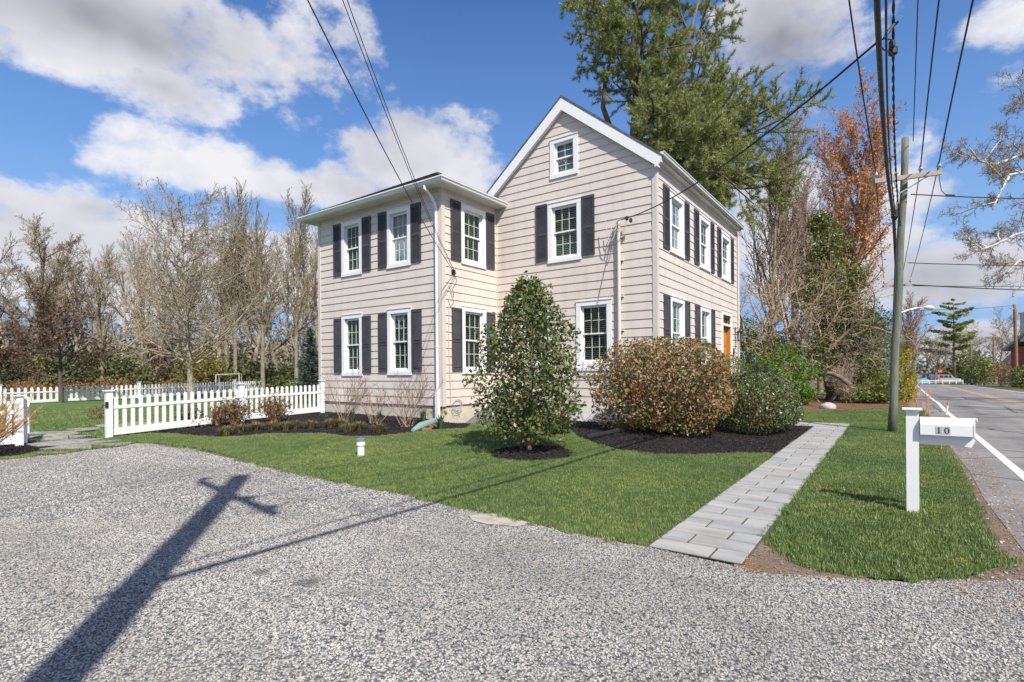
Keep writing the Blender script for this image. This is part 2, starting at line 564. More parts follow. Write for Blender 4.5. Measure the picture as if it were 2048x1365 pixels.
STAINS = [(*G(622, 1168), .13, .35), (*G(518, 1150), .10, .4), (*G(735, 1190), .08, .6), (*G(690, 1190), .12, .7)]
M['stone'] = driftmat('gravel_stone', [(0.30, 0.30, 0.30), (0.37, 0.367, 0.358), (0.42, 0.413, 0.40), (0.335, 0.333, 0.333), (0.40, 0.375, 0.34), (0.355, 0.352, 0.35), (0.46, 0.45, 0.435), (0.345, 0.34, 0.335), (0.385, 0.38, 0.372), (0.26, 0.26, 0.265)],
                      [(0.45, .36, .62, (.92, .90, .87), (1.16, 1.145, 1.10)), (2.2, .38, .6, (.9, .885, .86), (1.06, 1.06, 1.04)), (1.0, .40, .60, (.90, .885, .86), (1.08, 1.07, 1.05), .25, (.12, 1.5, 1))], .9, .25, stains=STAINS)
M['chip'] = islandmat('mulch_chip', [(0.012, 0.010, 0.010), (0.03, 0.025, 0.024), (0.02, 0.017, 0.018), (0.06, 0.048, 0.042)])
M['paver'] = islandmat('bluestone_paver', [(0.36, 0.36, 0.34), (0.315, 0.318, 0.31), (0.395, 0.388, 0.365), (0.345, 0.332, 0.305), (0.335, 0.34, 0.34)], 0.8, 0.3, 3.0, 0.16)
M['flag'] = islandmat('flagstone', [(0.34, 0.315, 0.28), (0.28, 0.27, 0.25), (0.38, 0.35, 0.31)], 0.85, 0.3, 2.5, 0.18)
M['grass'] = driftmat('grass_blade', [(0.115, 0.195, 0.050), (0.17, 0.265, 0.085), (0.245, 0.34, 0.145), (0.14, 0.225, 0.060), (0.33, 0.40, 0.24), (0.19, 0.265, 0.07), (0.32, 0.32, 0.14)],
                      [(0.55, .35, .65, (.70, .78, .74), (1.18, 1.10, .95)), (3.0, .35, .62, (.82, .86, .82), (1.10, 1.06, 1.0)), (0.9, .58, .72, (1, 1, 1), (1.18, 1.03, .8))], .45, .4, .3)
M['deadleaf'] = leafmat('dead_leaf', [(0.35, 0.16, 0.07), (0.26, 0.11, 0.05), (0.45, 0.25, 0.14), (0.30, 0.14, 0.09)], 0.7, 0.2, 0.2)

# ------------------------------------------------------------------ ground and paving
def struct(o):
    o['kind'] = 'structure'
    return o


def sheet(name, poly, off, mat, step=0.5, kind='structure'):
    bm = bmesh.new()
    vs = [bm.verts.new((p[0], p[1], 0)) for p in poly]
    f = bm.faces.new(vs)
    f.normal_update()
    bmesh.ops.triangulate(bm, faces=[f])
    xs = [p[0] for p in poly]; ys = [p[1] for p in poly]
    for ax, lo, hi in ((0, min(xs), max(xs)), (1, min(ys), max(ys))):
        k = math.ceil(lo / step)
        while k * step < hi:
            c = [0, 0, 0]; nn = [0, 0, 0]; c[ax] = k * step; nn[ax] = 1
            bmesh.ops.bisect_plane(bm, geom=bm.verts[:] + bm.edges[:] + bm.faces[:], plane_co=c, plane_no=nn, dist=1e-5)
            k += 1
    for v in bm.verts:
        v.co.z = h(v.co.x, v.co.y) + off
    bmesh.ops.recalc_face_normals(bm, faces=bm.faces)
    me = bpy.data.meshes.new(name)
    up = sum(f.normal.z * f.calc_area() for f in bm.faces)
    if up < 0:
        bmesh.ops.reverse_faces(bm, faces=bm.faces[:])
    bm.to_mesh(me); bm.free()
    me.materials.append(mat)
    o = bpy.data.objects.new(name, me)
    COL.objects.link(o)
    if kind: o['kind'] = kind
    return o


def wig(poly, amp, step, seed=1, closed=True):
    """subdivide an outline and roughen it, so edges are not ruler-straight"""
    rr = random.Random(seed)
    out = []
    n = len(poly)
    for i in range(n if closed else n - 1):
        a, b = Vector(poly[i]), Vector(poly[(i + 1) % n])
        L = (b - a).length
        k = max(1, int(L / step))
        nrm = Vector((-(b - a).y, (b - a).x)) / max(L, 1e-6)
        for j in range(k):
            p = a.lerp(b, j / k)
            if j: p = p + nrm * rr.uniform(-amp, amp)
            out.append((p.x, p.y))
    if not closed: out.append(tuple(poly[-1]))
    return out


xs = [-700, -350, -180, -120, -90, -70, -60] + [-52 + 0.5 * i for i in range(129)] + [14, 16, 19, 23, 30, 40, 60, 100, 200, 400, 700]
ys = [-300, -120, -60, -30, -20] + [-14 + 0.5 * i for i in range(121)] + [48, 51, 55, 60, 66, 73, 80, 90, 100, 115, 130, 150, 180, 230, 320, 500, 900]
Vg = np.array([(x, y, h(x, y)) for y in ys for x in xs])
nx = len(xs)
Fg = [(j * nx + i, j * nx + i + 1, (j + 1) * nx + i + 1, (j + 1) * nx + i) for j in range(len(ys) - 1) for i in range(nx - 1)]
mb = MB(); mb.add(Vg, Fg)
struct(mb.build('ground', M['ground'], fix=False))

# outlines read off the photograph and laid on the terrain
P_GRAVEL_EDGE = [G(*p) for p in ((0, 921.7), (48, 918), (76, 913), (132, 908.5), (176, 901), (240, 895), (267, 888), (308, 889), (344, 895), (391, 900),
                                 (430, 910), (530, 935), (630, 957), (720, 975), (830, 996), (935, 1022), (1060, 1048), (1150, 1070), (1300, 1097))]
P_GRAVEL_EDGE += [(-1.72, 4.33), (-0.93, 4.26), (-0.75, 4.22), (-0.27, 4.45), (0.07, 4.62), (0.24, 4.80), (0.45, 4.9), (0.62, 5.02), (0.9, 5.2)]
gp = wig(P_GRAVEL_EDGE, 0.03, 0.22, 3, closed=False)
GRAVEL = [(-19, 0.4)] + gp + [(1.6, 4.4), (2.2, 2.5), (2.0, -8), (-19, -8)]
struct(sheet('gravel_driveway', GRAVEL, 0.012, M['gravel']))

LAWN_L = [G(*p) for p in ((222.5, 877), (267, 869), (335, 869), (380, 872.5), (436, 876), (481, 875), (537, 869), (600, 869.5), (644, 868.6), (697, 875), (746, 875), (825.6, 867.4), (863.7, 862), (931, 859))]
LAWN_L += [(-9.6, 11.6), (-6.9, 11.9)] + [G(*p) for p in ((1150, 872), (1188.5, 889), (1239, 902), (1315.5, 911), (1391.7, 911), (1480, 908.5))] + [(-1.74, 10.3), (-1.72, 4.33)]
low = [p for p in P_GRAVEL_EDGE[:19]][::-1]
LAWN_L += [p for p in low if p[0] > -14.3]
LAWN_LW = wig(LAWN_L, 0.03, 0.25, 5)
struct(sheet('front_lawn', LAWN_LW, 0.016, M['lawn']))
LAWN_R = [(-0.90, 4.95), (-0.74, 4.70), (-0.58, 4.50), (-0.27, 4.50), (0.07, 4.65), (0.24, 4.83), (0.46, 5.05), (0.76, 5.55), (0.60, 5.75), (0.66, 6.1), (0.65, 6.9), (0.72, 8.4), (0.74, 10), (0.78, 13), (0.8, 16), (0.8, 24),
          (-0.4, 24.2), (-1.3, 22.6), (-2.8, 20.8), (-4.2, 20.0), (-4.2, 18.6), (-2.6, 17.2), (-0.93, 16.6), (-0.92, 10)]
LAWN_RW = wig(LAWN_R, 0.035, 0.25, 6)
struct(sheet('verge_lawn', LAWN_RW, 0.016, M['lawn']))
MULCH = [G(*p) for p in ((222.5, 877), (267, 869), (335, 869), (380, 872.5), (436, 876), (481, 875), (537, 869), (600, 869.5), (644, 868.6), (697, 875), (746, 875), (825.6, 867.4), (863.7, 862), (931, 859))]
MULCH = MULCH + [(-9.6, 11.6), (-10.5, 12.6), (-16.3, 11.6), (-16.2, 10.8), (-15.2, 4.7)]
MULCH_W = wig(MULCH, 0.03, 0.3, 8)
struct(sheet('mulch_bed', MULCH_W, 0.010, M['mulch']))
MULCH2 = [(-9.6, 11.6), (-6.9, 11.9)] + [G(*p) for p in ((1150, 872), (1188.5, 889), (1239, 902), (1315.5, 911), (1391.7, 911), (1480, 908.5))] + [(-1.74, 10.3), (-1.74, 15.6), (-2.6, 17.2), (-4.2, 18.6), (-4.2, 20.0), (-5.3, 20.2), (-5.3, 13.7), (-9.6, 13.7)]
MULCH2_W = wig(MULCH2, 0.03, 0.3, 9)
struct(sheet('mulch_bed', MULCH2_W, 0.010, M['mulch']))
hc = G(1062, 908)
RING = [(hc[0] + 0.82 * math.cos(a) * RX - 0.62 * math.sin(a) * FX * -1, hc[1] + 0.82 * math.cos(a) * RY + 0.62 * math.sin(a) * FY) for a in [2 * math.pi * i / 18 for i in range(18)]]
RING = [(hc[0] + 0.72 * math.cos(2 * math.pi * i / 18), hc[1] + 0.72 * math.sin(2 * math.pi * i / 18)) for i in range(18)]
RING_W = wig(RING, 0.03, 0.12, 4)
struct(sheet('mulch_ring', RING_W, 0.024, M['mulch']))
MULCH3 = [G(*p) for p in ((0, 880), (20, 888), (72, 897), (76, 905), (60, 911), (0, 913))] + [(-17.5, 0.9), (-17.0, 3.0)]
struct(sheet('mulch_bed', wig(MULCH3, 0.03, 0.3, 10), 0.016, M['mulch']))
DIRT = [(0.3, 4.5), (1.75, 3.6), (2.2, 0), (2.0, -28), (3.2, -28), (3.2, 2), (1.15, 6), (1.15, 60), (-0.5, 60), (0.3, 24)]
struct(sheet('dirt_shoulder', DIRT, 0.004, M['dirt']))
LITTER = [(-0.4, 24.2), (-1.3, 22.6), (-2.8, 20.8), (-4.2, 20.0), (-5.0, 22.9), (-9, 26), (-12, 34), (-3, 36), (0.4, 34), (0.5, 24)]
LITTER_W = wig(LITTER, 0.1, 0.5, 11)
struct(sheet('leaf_litter_ground', LITTER_W, 0.008, M['litter']))
BACK = [(-15.0, 3.3), (-15.0, 4.6), (-16.0, 11), (-16.6, 16), (-20, 30), (-45, 40), (-48, 30), (-44.5, 26.75), (-41.4, 19.1), (-37.6, 13.75), (-36.6, 8.9), (-35.4, 3), (-33, -4), (-20, 0.6)]
struct(sheet('back_lawn', BACK, 0.004, M['backlawn'], 1.0))

# road, bending gently to the right, and its painted lines
def strip(name, cl, cr, off, mat):
    """cl, cr: functions y -> x of the left and right edge"""
    Y = [-60 + 2 * i for i in range(89)]
    V, Fq = [], []
    for i, y in enumerate(Y):
        a, b = cl(y), cr(y)
        for k in range(5):
            x = a + (b - a) * k / 4
            V.append((x, y, h(x, y) + off))
    for i in range(len(Y) - 1):
        for k in range(4):
            Fq.append((i * 5 + k, i * 5 + k + 1, (i + 1) * 5 + k + 1, (i + 1) * 5 + k))
    m = MB(); m.add(V, Fq)
    return struct(m.build(name, mat, fix=False))


def bend(y): return 0.014 * max(0.0, y - 24) + 0.00004 * max(0.0, y - 24) ** 2
def wl(y): return 1.42 + bend(y)
def yl(y): return 4.25 + 1.25 * bend(y)


strip('road', lambda y: 0.84 + bend(y) + 0.03 * math.sin(y * 2.1), lambda y: 7.6 + 1.5 * bend(y), 0.009, M['asphalt'])
strip('edge_line_marking', lambda y: wl(y) - 0.06, lambda y: wl(y) + 0.06, 0.013, M['line_white'])
strip('edge_line_marking', lambda y: 7.05 + 1.5 * bend(y), lambda y: 7.16 + 1.5 * bend(y), 0.013, M['line_white'])
strip('centre_line_marking', lambda y: yl(y) - 0.15, lambda y: yl(y) - 0.05, 0.013, M['line_yellow'])
strip('centre_line_marking', lambda y: yl(y) + 0.05, lambda y: yl(y) + 0.15, 0.013, M['line_yellow'])
cross = sheet('cross_road', [(-30, 112), (60, 112), (60, 119), (-30, 119)], 0.017, M['asphalt'], 4.0)

# bluestone walkway: running bond of pavers beside the lawn
rr = random.Random(3)
mb = MB()
y = 4.30; row = 0
while y < 16.6:
    d = 0.272
    xl, xr = -1.70, -0.95
    if row % 2 == 0: cuts = [xl, -1.20, xr]
    else: cuts = [xl, -1.455, xr]
    if y > 15.6: cuts = [-2.25, -1.9] + cuts[1:]
    for a, b in zip(cuts[:-1], cuts[1:]):
        g = 0.006
        z = h((a + b) / 2, y) + 0.028 + rr.uniform(-0.003, 0.003)
        e = 0.008
        x0, x1, y0, y1 = a + g, b - g, y + g * 1.7, y + d - g * 1.7
        mb.add([(x0, y0, z - .02), (x1, y0, z - .02), (x1, y1, z - .02), (x0, y1, z - .02), (x0 + e, y0 + e, z), (x1 - e, y0 + e, z), (x1 - e, y1 - e, z), (x0 + e, y1 - e, z)],
               [(4, 5, 6, 7), (0, 1, 5, 4), (1, 2, 6, 5), (2, 3, 7, 6), (3, 0, 4, 7)])
    y += d; row += 1
walk = struct(mb.build('walkway', M['paver'], fix=False))
struct(sheet('walkway_bed', [(-1.72, 4.3), (-0.94, 4.3), (-0.94, 16.7), (-2.3, 16.7), (-2.3, 15.6), (-1.72, 15.6)], 0.018, pbr('joint_sand', (0.07, 0.065, 0.055), 0.95, 0.3, 30), 0.5))

struct(sheet('dirt_patch', wig([(-1.0, 4.24), (-0.75, 4.20), (-0.1, 4.50), (-.3, 4.6), (-.55, 4.6), (-.7, 4.8), (-.88, 5.1), (-.94, 5.0)], .03, .1, 21), 0.0145, M['dirt'], .25))
struct(sheet('old_concrete', wig([G(*p) for p in ((938, 1036), (985, 1031), (1030, 1040), (1062, 1050), (1030, 1058), (975, 1053), (945, 1046))], .02, .1, 22), 0.022, pbr('old_concrete', (.40, .36, .30), .9, .2, 8, .4, 60), .25))

# flagstone apron through the fence opening: an irregular mosaic
FLAG = [G(*p) for p in ((52, 868), (120, 862), (207, 851), (330, 842), (330, 850), (212, 858), (160, 868), (205, 880), (225, 880), (262, 885), (300, 887), (267, 889), (240, 895.5), (176, 901.5), (132, 909), (84, 913.5), (78, 905), (70, 897), (50, 893))]
struct(sheet('flagstone_path', FLAG, 0.020, M['mulch'], 0.5))


def inside(p, poly):
    c = False
    n = len(poly)
    for i in range(n):
        x1, y1 = poly[i]; x2, y2 = poly[(i + 1) % n]
        if (y1 > p[1]) != (y2 > p[1]) and p[0] < (x2 - x1) * (p[1] - y1) / (y2 - y1 + 1e-12) + x1:
            c = not c
    return c


def clip_half(poly, a, b, nx_, ny_):
    out = []
    for i in range(len(poly)):
        p, q = poly[i], poly[(i + 1) % len(poly)]
        dp = (p[0] - a) * nx_ + (p[1] - b) * ny_
        dq = (q[0] - a) * nx_ + (q[1] - b) * ny_
        if dp <= 0: out.append(p)
        if (dp < 0) != (dq < 0):
            t = dp / (dp - dq)
            out.append((p[0] + (q[0] - p[0]) * t, p[1] + (q[1] - p[1]) * t))
    return out


rr = random.Random(12)
seeds = []
fx0, fx1 = min(p[0] for p in FLAG), max(p[0] for p in FLAG); fy0, fy1 = min(p[1] for p in FLAG), max(p[1] for p in FLAG)
for i in range(400):
    p = (rr.uniform(fx0, fx1), rr.uniform(fy0, fy1))
    if inside(p, FLAG) and all((p[0] - q[0]) ** 2 + (p[1] - q[1]) ** 2 > 0.62 ** 2 for q in seeds): seeds.append(p)
mb = MB()
for s in seeds:
    cell = [(s[0] - 1, s[1] - 1), (s[0] + 1, s[1] - 1), (s[0] + 1, s[1] + 1), (s[0] - 1, s[1] + 1)]
    for q in seeds:
        if q is s: continue
        dx, dy = q[0] - s[0], q[1] - s[1]
        L = math.hypot(dx, dy)
        if L > 2.2: continue
        m_ = ((s[0] + q[0]) / 2 - dx / L * 0.012, (s[1] + q[1]) / 2 - dy / L * 0.012)
        cell = clip_half(cell, m_[0], m_[1], dx / L, dy / L)
        if len(cell) < 3: break
    pts = []
    for p in cell:
        t = 1.0
        while not inside((s[0] + (p[0] - s[0]) * t, s[1] + (p[1] - s[1]) * t), FLAG) and t > 0.1: t -= 0.06
        pts.append((s[0] + (p[0] - s[0]) * t, s[1] + (p[1] - s[1]) * t))
    if len(pts) >= 3:
        z = h(*s) + 0.036 + rr.uniform(-.003, .003)
        mb.extrude([(p[0], p[1], z - 0.014) for p in pts], (0, 0, 0.014))
struct(mb.build('flagstone_paving', M['flag']))
# black plastic edging between lawn and gravel
ed = [G(*p) for p in ((312, 889), (344, 894), (391, 899.5), (430, 909), (480, 921))]
mb = MB(); mb.tube([(p[0], p[1], h(*p) + 0.03) for p in ed], 0.016, 6)
tag(mb.build('lawn_edging', M['black']), 'thin black plastic edging between the lawn tip and the gravel', 'lawn edging')

# ------------------------------------------------------------------ the house
XW, YW, YG, XR, XL = -10.56, 11.28, 13.90, -5.18, -10.84
XWL, YB = -16.42, 22.85
house = thing('clapboard_house', 'two storey beige clapboard house with charcoal shutters, steep gable and a lower hipped wing', 'house', (-8.0, 14.0, 0.0))
EXPO, ZB = 0.2385, 0.04


class Wall:
    """a vertical wall plane: origin o, horizontal unit direction s, outward normal n"""
    def __init__(w, o, s, n):
        w.o, w.s, w.n = Vector(o), Vector(s), Vector(n)

    def p(w, s, z, d=0.0):
        return w.o + w.s * s + w.n * d + Vector((0, 0, z))

    def box(w, m, s0, s1, z0, z1, d0, d1):
        a, b = w.p(s0, z0, d0), w.p(s1, z1, d1)
        m.box(tuple(a), tuple(b))


def siding(w, s0, s1, z0, z1, holes, prof=None, name='wall', mat=None):
    """lapped boards with real lips; HOLES (s0, s1, z0, z1) are cut out; PROF(z) -> (s0, s1) narrows the wall with height"""
    m = MB()
    k = math.floor((z0 - ZB) / EXPO)
    while ZB + k * EXPO < z1 - 1e-6:
        a, b = ZB + k * EXPO, ZB + (k + 1) * EXPO
        lo, hi = max(a, z0), min(b, z1)
        cuts = sorted({lo, hi} | {z for hl in holes for z in (hl[2], hl[3]) if lo < z < hi})
        for c0, c1 in zip(cuts[:-1], cuts[1:]):
            zm = (c0 + c1) / 2
            spans = [(s0, s1)]
            for hl in holes:
                if hl[2] < zm < hl[3]:
                    ns = []
                    for p, q in spans:
                        if hl[1] <= p or hl[0] >= q: ns.append((p, q))
                        else:
                            if hl[0] > p: ns.append((p, hl[0]))
                            if hl[1] < q: ns.append((hl[1], q))
                    spans = ns
            off = lambda z: 0.018 * (1 - (z - a) / EXPO) + 0.002
            rj = random.Random(k * 7 + int(w.o.x * 3 + w.o.y * 5))
            ns = []
            for p, q in spans:
                xs_ = [p] + sorted(x for x in (s0 + (j * 3.4 + rj.uniform(0, 3.2)) for j in range(4)) if p + .25 < x < q - .25) + [q]
                ns += [(xs_[i] + (.0012 if i else 0), xs_[i + 1]) for i in range(len(xs_) - 1)]
            for p, q in ns:
                pb, qb, pt, qt = p, q, p, q
                if prof:
                    l0, r0 = prof(c0); l1, r1 = prof(c1)
                    pb, qb, pt, qt = max(p, l0), min(q, r0), max(p, l1), min(q, r1)
                    if qb - pb < 0.01: continue
                    if qt < pt: pt = qt = (pt + qt) / 2
                # the lip under the board
                if abs(c0 - a) < 1e-6:
                    m.face([w.p(pb, c0, 0.0), w.p(qb, c0, 0.0), w.p(qb, c0, off(c0)), w.p(pb, c0, off(c0))])
                m.face([w.p(pb, c0, off(c0)), w.p(qb, c0, off(c0)), w.p(qt, c1, off(c1)), w.p(pt, c1, off(c1))])
        k += 1
    return m.build(name, mat or M['siding'], house, fix=False)


def make_window(w, s0, s1, z0, z1, cols=3, rows=2, style='blind', head=0.13):
    """double-hung window; s0..z1 is the outside of the white casing"""
    cs, sill = 0.145, 0.115
    a, b, c, d = s0 + cs, s1 - cs, z0 + sill + 0.06, z1 - head
    f = MB()
    w.box(f, s0, a, z0 + sill, z1 - head, -0.02, 0.040)
    w.box(f, b, s1, z0 + sill, z1 - head, -0.02, 0.040)
    w.box(f, s0, s1, z1 - head, z1, -0.02, 0.043)
    w.box(f, s0 - 0.015, s1 + 0.015, z1, z1 + 0.022, -0.02, 0.062)
    w.box(f, s0, s1, z0, z0 + sill, -0.02, 0.052)
    # reveal
    w.box(f, a, a + 0.02, c - .04, d, -0.16, -0.022); w.box(f, b - 0.02, b, c - .04, d, -0.16, -0.022)
    w.box(f, a + .021, b - .021, d - 0.02, d, -0.16, -0.022); w.box(f, a + .021, b - .021, z0 + sill - .02, c, -0.16, 0.02)
    win = f.build('window', M['white'], house)
    a, b, d = a + 0.021, b - 0.021, d - 0.021
    mid = (c + d) / 2
    for (za, zb, dep) in ((mid - 0.02, d, -0.045), (c, mid + 0.02, -0.085)):
        sh = MB()
        t = 0.042
        w.box(sh, a, a + t, za, zb, dep - .03, dep); w.box(sh, b - t, b, za, zb, dep - .03, dep)
        w.box(sh, a + t, b - t, za, za + t, dep - .03, dep); w.box(sh, a + t, b - t, zb - t, zb, dep - .03, dep)
        sa = sh.build('sash', M['white'], win)
        mu = MB()
        for i in range(1, cols):
            x = a + t + (b - a - 2 * t) * i / cols
            w.box(mu, x - 0.008, x + 0.008, za + t, zb - t, dep - .026, dep - .010)
        for i in range(1, rows):
            z = za + t + (zb - za - 2 * t) * i / rows
            w.box(mu, a + t, b - t, z - 0.008, z + 0.008, dep - .027, dep - .009)
        mu.build('muntin', M['muntin'], win)
        gl = MB()
        gl.face([w.p(a + t, za + t, dep - .016), w.p(b - t, za + t, dep - .016), w.p(b - t, zb - t, dep - .016), w.p(a + t, zb - t, dep - .016)])
        gl.build('pane', M['glass'], win)
    bl = MB()
    if style == 'blind':
        z = c + 0.03
        while z < d:
            p, q = w.p(a, z, -0.155), w.p(b, z, -0.155)
            m0 = w.n * 0.017 + Vector((0, 0, 0.010))
            bl.face([p - m0, q - m0, q + m0, p + m0])
            z += 0.055
        bl.build('blind', M['blind'], win)
    else:
        N = 24
        V = []
        zt = d; zb2 = (mid if style == 'half' else c)
        for i in range(N + 1):
            x = a + (b - a) * i / N
            dd = -0.165 + 0.015 * math.sin(i * 1.9)
            V += [w.p(x, zb2, dd), w.p(x, zt, dd)]
        bl.add(V, [(2 * i, 2 * i + 2, 2 * i + 3, 2 * i + 1) for i in range(N)])
        bl.build('curtain', M['curtain'], win)
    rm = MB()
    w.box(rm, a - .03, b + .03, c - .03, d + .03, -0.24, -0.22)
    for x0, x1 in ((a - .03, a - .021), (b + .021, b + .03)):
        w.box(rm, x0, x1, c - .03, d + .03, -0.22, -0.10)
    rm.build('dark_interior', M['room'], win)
    return win


def make_shutter(w, s0, s1, z0, z1, louvre):
    m = MB()
    st, d0, d1 = 0.055, 0.022, 0.052
    mid = z0 + (z1 - z0) * 0.47
    w.box(m, s0, s0 + st, z0, z1, d0, d1); w.box(m, s1 - st, s1, z0, z1, d0, d1)
    for a, b in ((z0, z0 + 0.085), (mid - 0.035, mid + 0.035), (z1 - 0.085, z1)):
        w.box(m, s0 + st, s1 - st, a, b, d0, d1 - .002)
    w.box(m, s0 + st, s1 - st, z0 + .085, z1 - .085, d0 - .004, d0 + .008)
    for a, b in ((z0 + .085, mid - .035), (mid + .035, z1 - .085)):
        if louvre:
            z = a + 0.004
            while z < b - 0.02:
                p, q = w.p(s0 + st, z, d1 - .006), w.p(s1 - st, z, d1 - .006)
                p2, q2 = w.p(s0 + st, z + .034, d0 + .010), w.p(s1 - st, z + .034, d0 + .010)
                m.face([p, q, q2, p2]); z += 0.036
        else:
            e = 0.03
            o_ = [w.p(s0 + st + .008, a + .008, d0 + .009), w.p(s1 - st - .008, a + .008, d0 + .009), w.p(s1 - st - .008, b - .008, d0 + .009), w.p(s0 + st + .008, b - .008, d0 + .009)]
            i_ = [w.p(s0 + st + e, a + e, d1 - .006), w.p(s1 - st - e, a + e, d1 - .006), w.p(s1 - st - e, b - e, d1 - .006), w.p(s0 + st + e, b - e, d1 - .006)]
            m.add(o_ + i_, [(0, 1, 5, 4), (1, 2, 6, 5), (2, 3, 7, 6), (3, 0, 4, 7), (4, 5, 6, 7)])
    return m.build('shutter', M['shutter'], house, fix=False)


# walls: s runs along +X on the gable and the wing end, along +Y on the road side
WG = Wall((0, YG, 0), (1, 0, 0), (0, -1, 0))
WE = Wall((0, YW, 0), (1, 0, 0), (0, -1, 0))
WB = Wall((XR, 0, 0), (0, 1, 0), (1, 0, 0))
WR = Wall((XW, 0, 0), (0, 1, 0), (1, 0, 0))
UZ0, UZ1, LZ0, LZ1 = 4.74, 6.52, 1.42, 3.44
gable_wins = [(-8.58, -7.43, 4.77, 6.58), (-7.62, -6.49, 1.60, 3.52), (-9.62, -8.47, 1.60, 3.52)]
attic = (-8.48, -7.53, 7.31, 8.49)
end_wins = [(-15.12, -14.06, UZ0 - .03, UZ1), (-12.86, -11.80, UZ0 - .02, UZ1), (-15.14, -14.08, 1.39, 3.42), (-12.86, -11.80, 1.41, 3.44)]
road_wins = [(14.88, 16.14, 4.85, 6.58), (17.70, 18.93, 4.85, 6.58), (20.42, 21.72, 4.85, 6.54), (14.88, 16.12, 1.55, 3.60), (17.74, 18.94, 1.55, 3.58)]
right_wins = [(12.10, 13.27, 4.74, 6.54), (12.11, 13.27, 1.43, 3.46)]


def hole(r): return (r[0] + 0.05, r[1] - 0.05, r[2] + 0.05, r[3] - 0.04)


RIDGE, EAVEZ = 9.60, 7.30
slope = (RIDGE - EAVEZ) / (2.83)
gprof = lambda z: ((-8.01 - (RIDGE - 0.30 - z) / slope, -8.01 + (RIDGE - 0.30 - z) / slope) if z > 6.9 else (XL, XR))
siding(WG, XL, XR - 0.05, 0.52, RIDGE - 0.32, [hole(r) for r in gable_wins] + [hole(attic)], gprof)
siding(WE, XWL + 0.1, XW - 0.1, 0.517, 6.80, [hole(r) for r in end_wins])
DOOR = (20.42, 21.90, 0.95, 3.68)
siding(WB, YG + 0.06, YB - 0.1, 0.45, 7.12, [hole(r) for r in road_wins] + [(DOOR[0] + .05, DOOR[1] - .05, 0.4, DOOR[3] - .04)])
siding(WR, YW + 0.1, YG, 0.517, 6.80, [hole(r) for r in right_wins])
# the sides away from the camera
WBack = Wall((0, YB, 0), (1, 0, 0), (0, 1, 0)); WLeft = Wall((XWL, 0, 0), (0, 1, 0), (-1, 0, 0)); WMainL = Wall((XL, 0, 0), (0, 1, 0), (-1, 0, 0)); WWB = Wall((0, 17.1, 0), (1, 0, 0), (0, 1, 0))
siding(WBack, XL, XR, 0.45, RIDGE - .32, [], gprof)
siding(WLeft, YW, 17.1, 0.517, 6.80, []); siding(WMainL, YG, YB, 0.45, 7.25, []); siding(WWB, XWL, XL, 0.517, 6.80, [])

for r in gable_wins[:1]: make_window(WG, *r)
make_window(WG, *gable_wins[1]); make_window(WG, *gable_wins[2])
make_window(WG, *attic, cols=2, rows=2, style='curtain', head=0.12)
for i, r in enumerate(end_wins): make_window(WE, *r, style='half' if i == 1 else 'blind')
for r in road_wins: make_window(WB, *r)
for r in right_wins: make_window(WR, *r)
# projecting sill under the lower gable window
mb = MB(); WG.box(mb, -7.66, -6.45, 1.50, 1.60, 0.0, 0.085); WG.box(mb, -7.60, -6.51, 1.36, 1.499, 0.0, 0.05)
mb.build('window_sill', M['white'], house)

for w, s, z0, z1, lv in ((WG, -9.01, 4.86, 6.61, 1), (WG, -7.42, 4.86, 6.59, 1), (WE, -15.55, 4.78, 6.53, 1), (WE, -14.045, 4.78, 6.52, 1), (WE, -13.26, 4.78, 6.53, 1), (WE, -11.785, 4.78, 6.53, 1),
                         (WE, -15.56, 1.49, 3.33, 0), (WE, -14.07, 1.49, 3.33, 0), (WE, -13.28, 1.51, 3.36, 0), (WE, -11.785, 1.51, 3.37, 0),
                         (WR, 11.64, 4.80, 6.57, 1), (WR, 13.285, 4.80, 6.57, 1), (WR, 11.66, 1.52, 3.39, 0), (WR, 13.285, 1.52, 3.39, 0)):
    make_shutter(w, s, s + (0.42 if w is not WR else 0.44), z0, z1, lv)
for s in (14.36, 16.16, 17.16, 18.95, 19.88, 21.74): make_shutter(WB, s, s + 0.48, 4.88, 6.64, 1)
for s in (14.36, 16.14, 17.20, 18.96): make_shutter(WB, s, s + 0.48, 1.6, 3.60, 0)

# corner boards
for boxes in ((((XR - 0.10, YG - 0.032, 0.45), (XR - 0.021, YG, 7.2)), ((XR - 0.0205, YG - 0.033, 0.45), (XR + 0.032, YG + 0.11, 7.08))), (((XR - 0.02, YB - 0.11, 0.45), (XR + 0.034, YB + 0.03, 7.05)),),
              (((XW - 0.11, YW - 0.032, 0.50), (XW - 0.021, YW, 6.8)), ((XW - 0.0205, YW - 0.033, 0.50), (XW + 0.032, YW + 0.11, 6.8))), (((XWL - .03, YW - 0.033, 0.50), (XWL + 0.10, YW + 0.1, 6.8)),), (((XW, YG - 0.035, 0.52), (XW + 0.045, YG, 6.8)),)):
    mb = MB()
    for b in boxes: mb.box(*b)
    mb.build('corner_board', M['trim_beige'], house)

# foundation
mb = MB()
mb.box((XWL + .03, YW + 0.03, -0.3), (XW - 0.03, 17.0, 0.53)); mb.box((XL + .03, YG + 0.03, -0.3), (XR - 0.03, YB - .03, 0.56))
mb.build('foundation', M['stucco'], house)

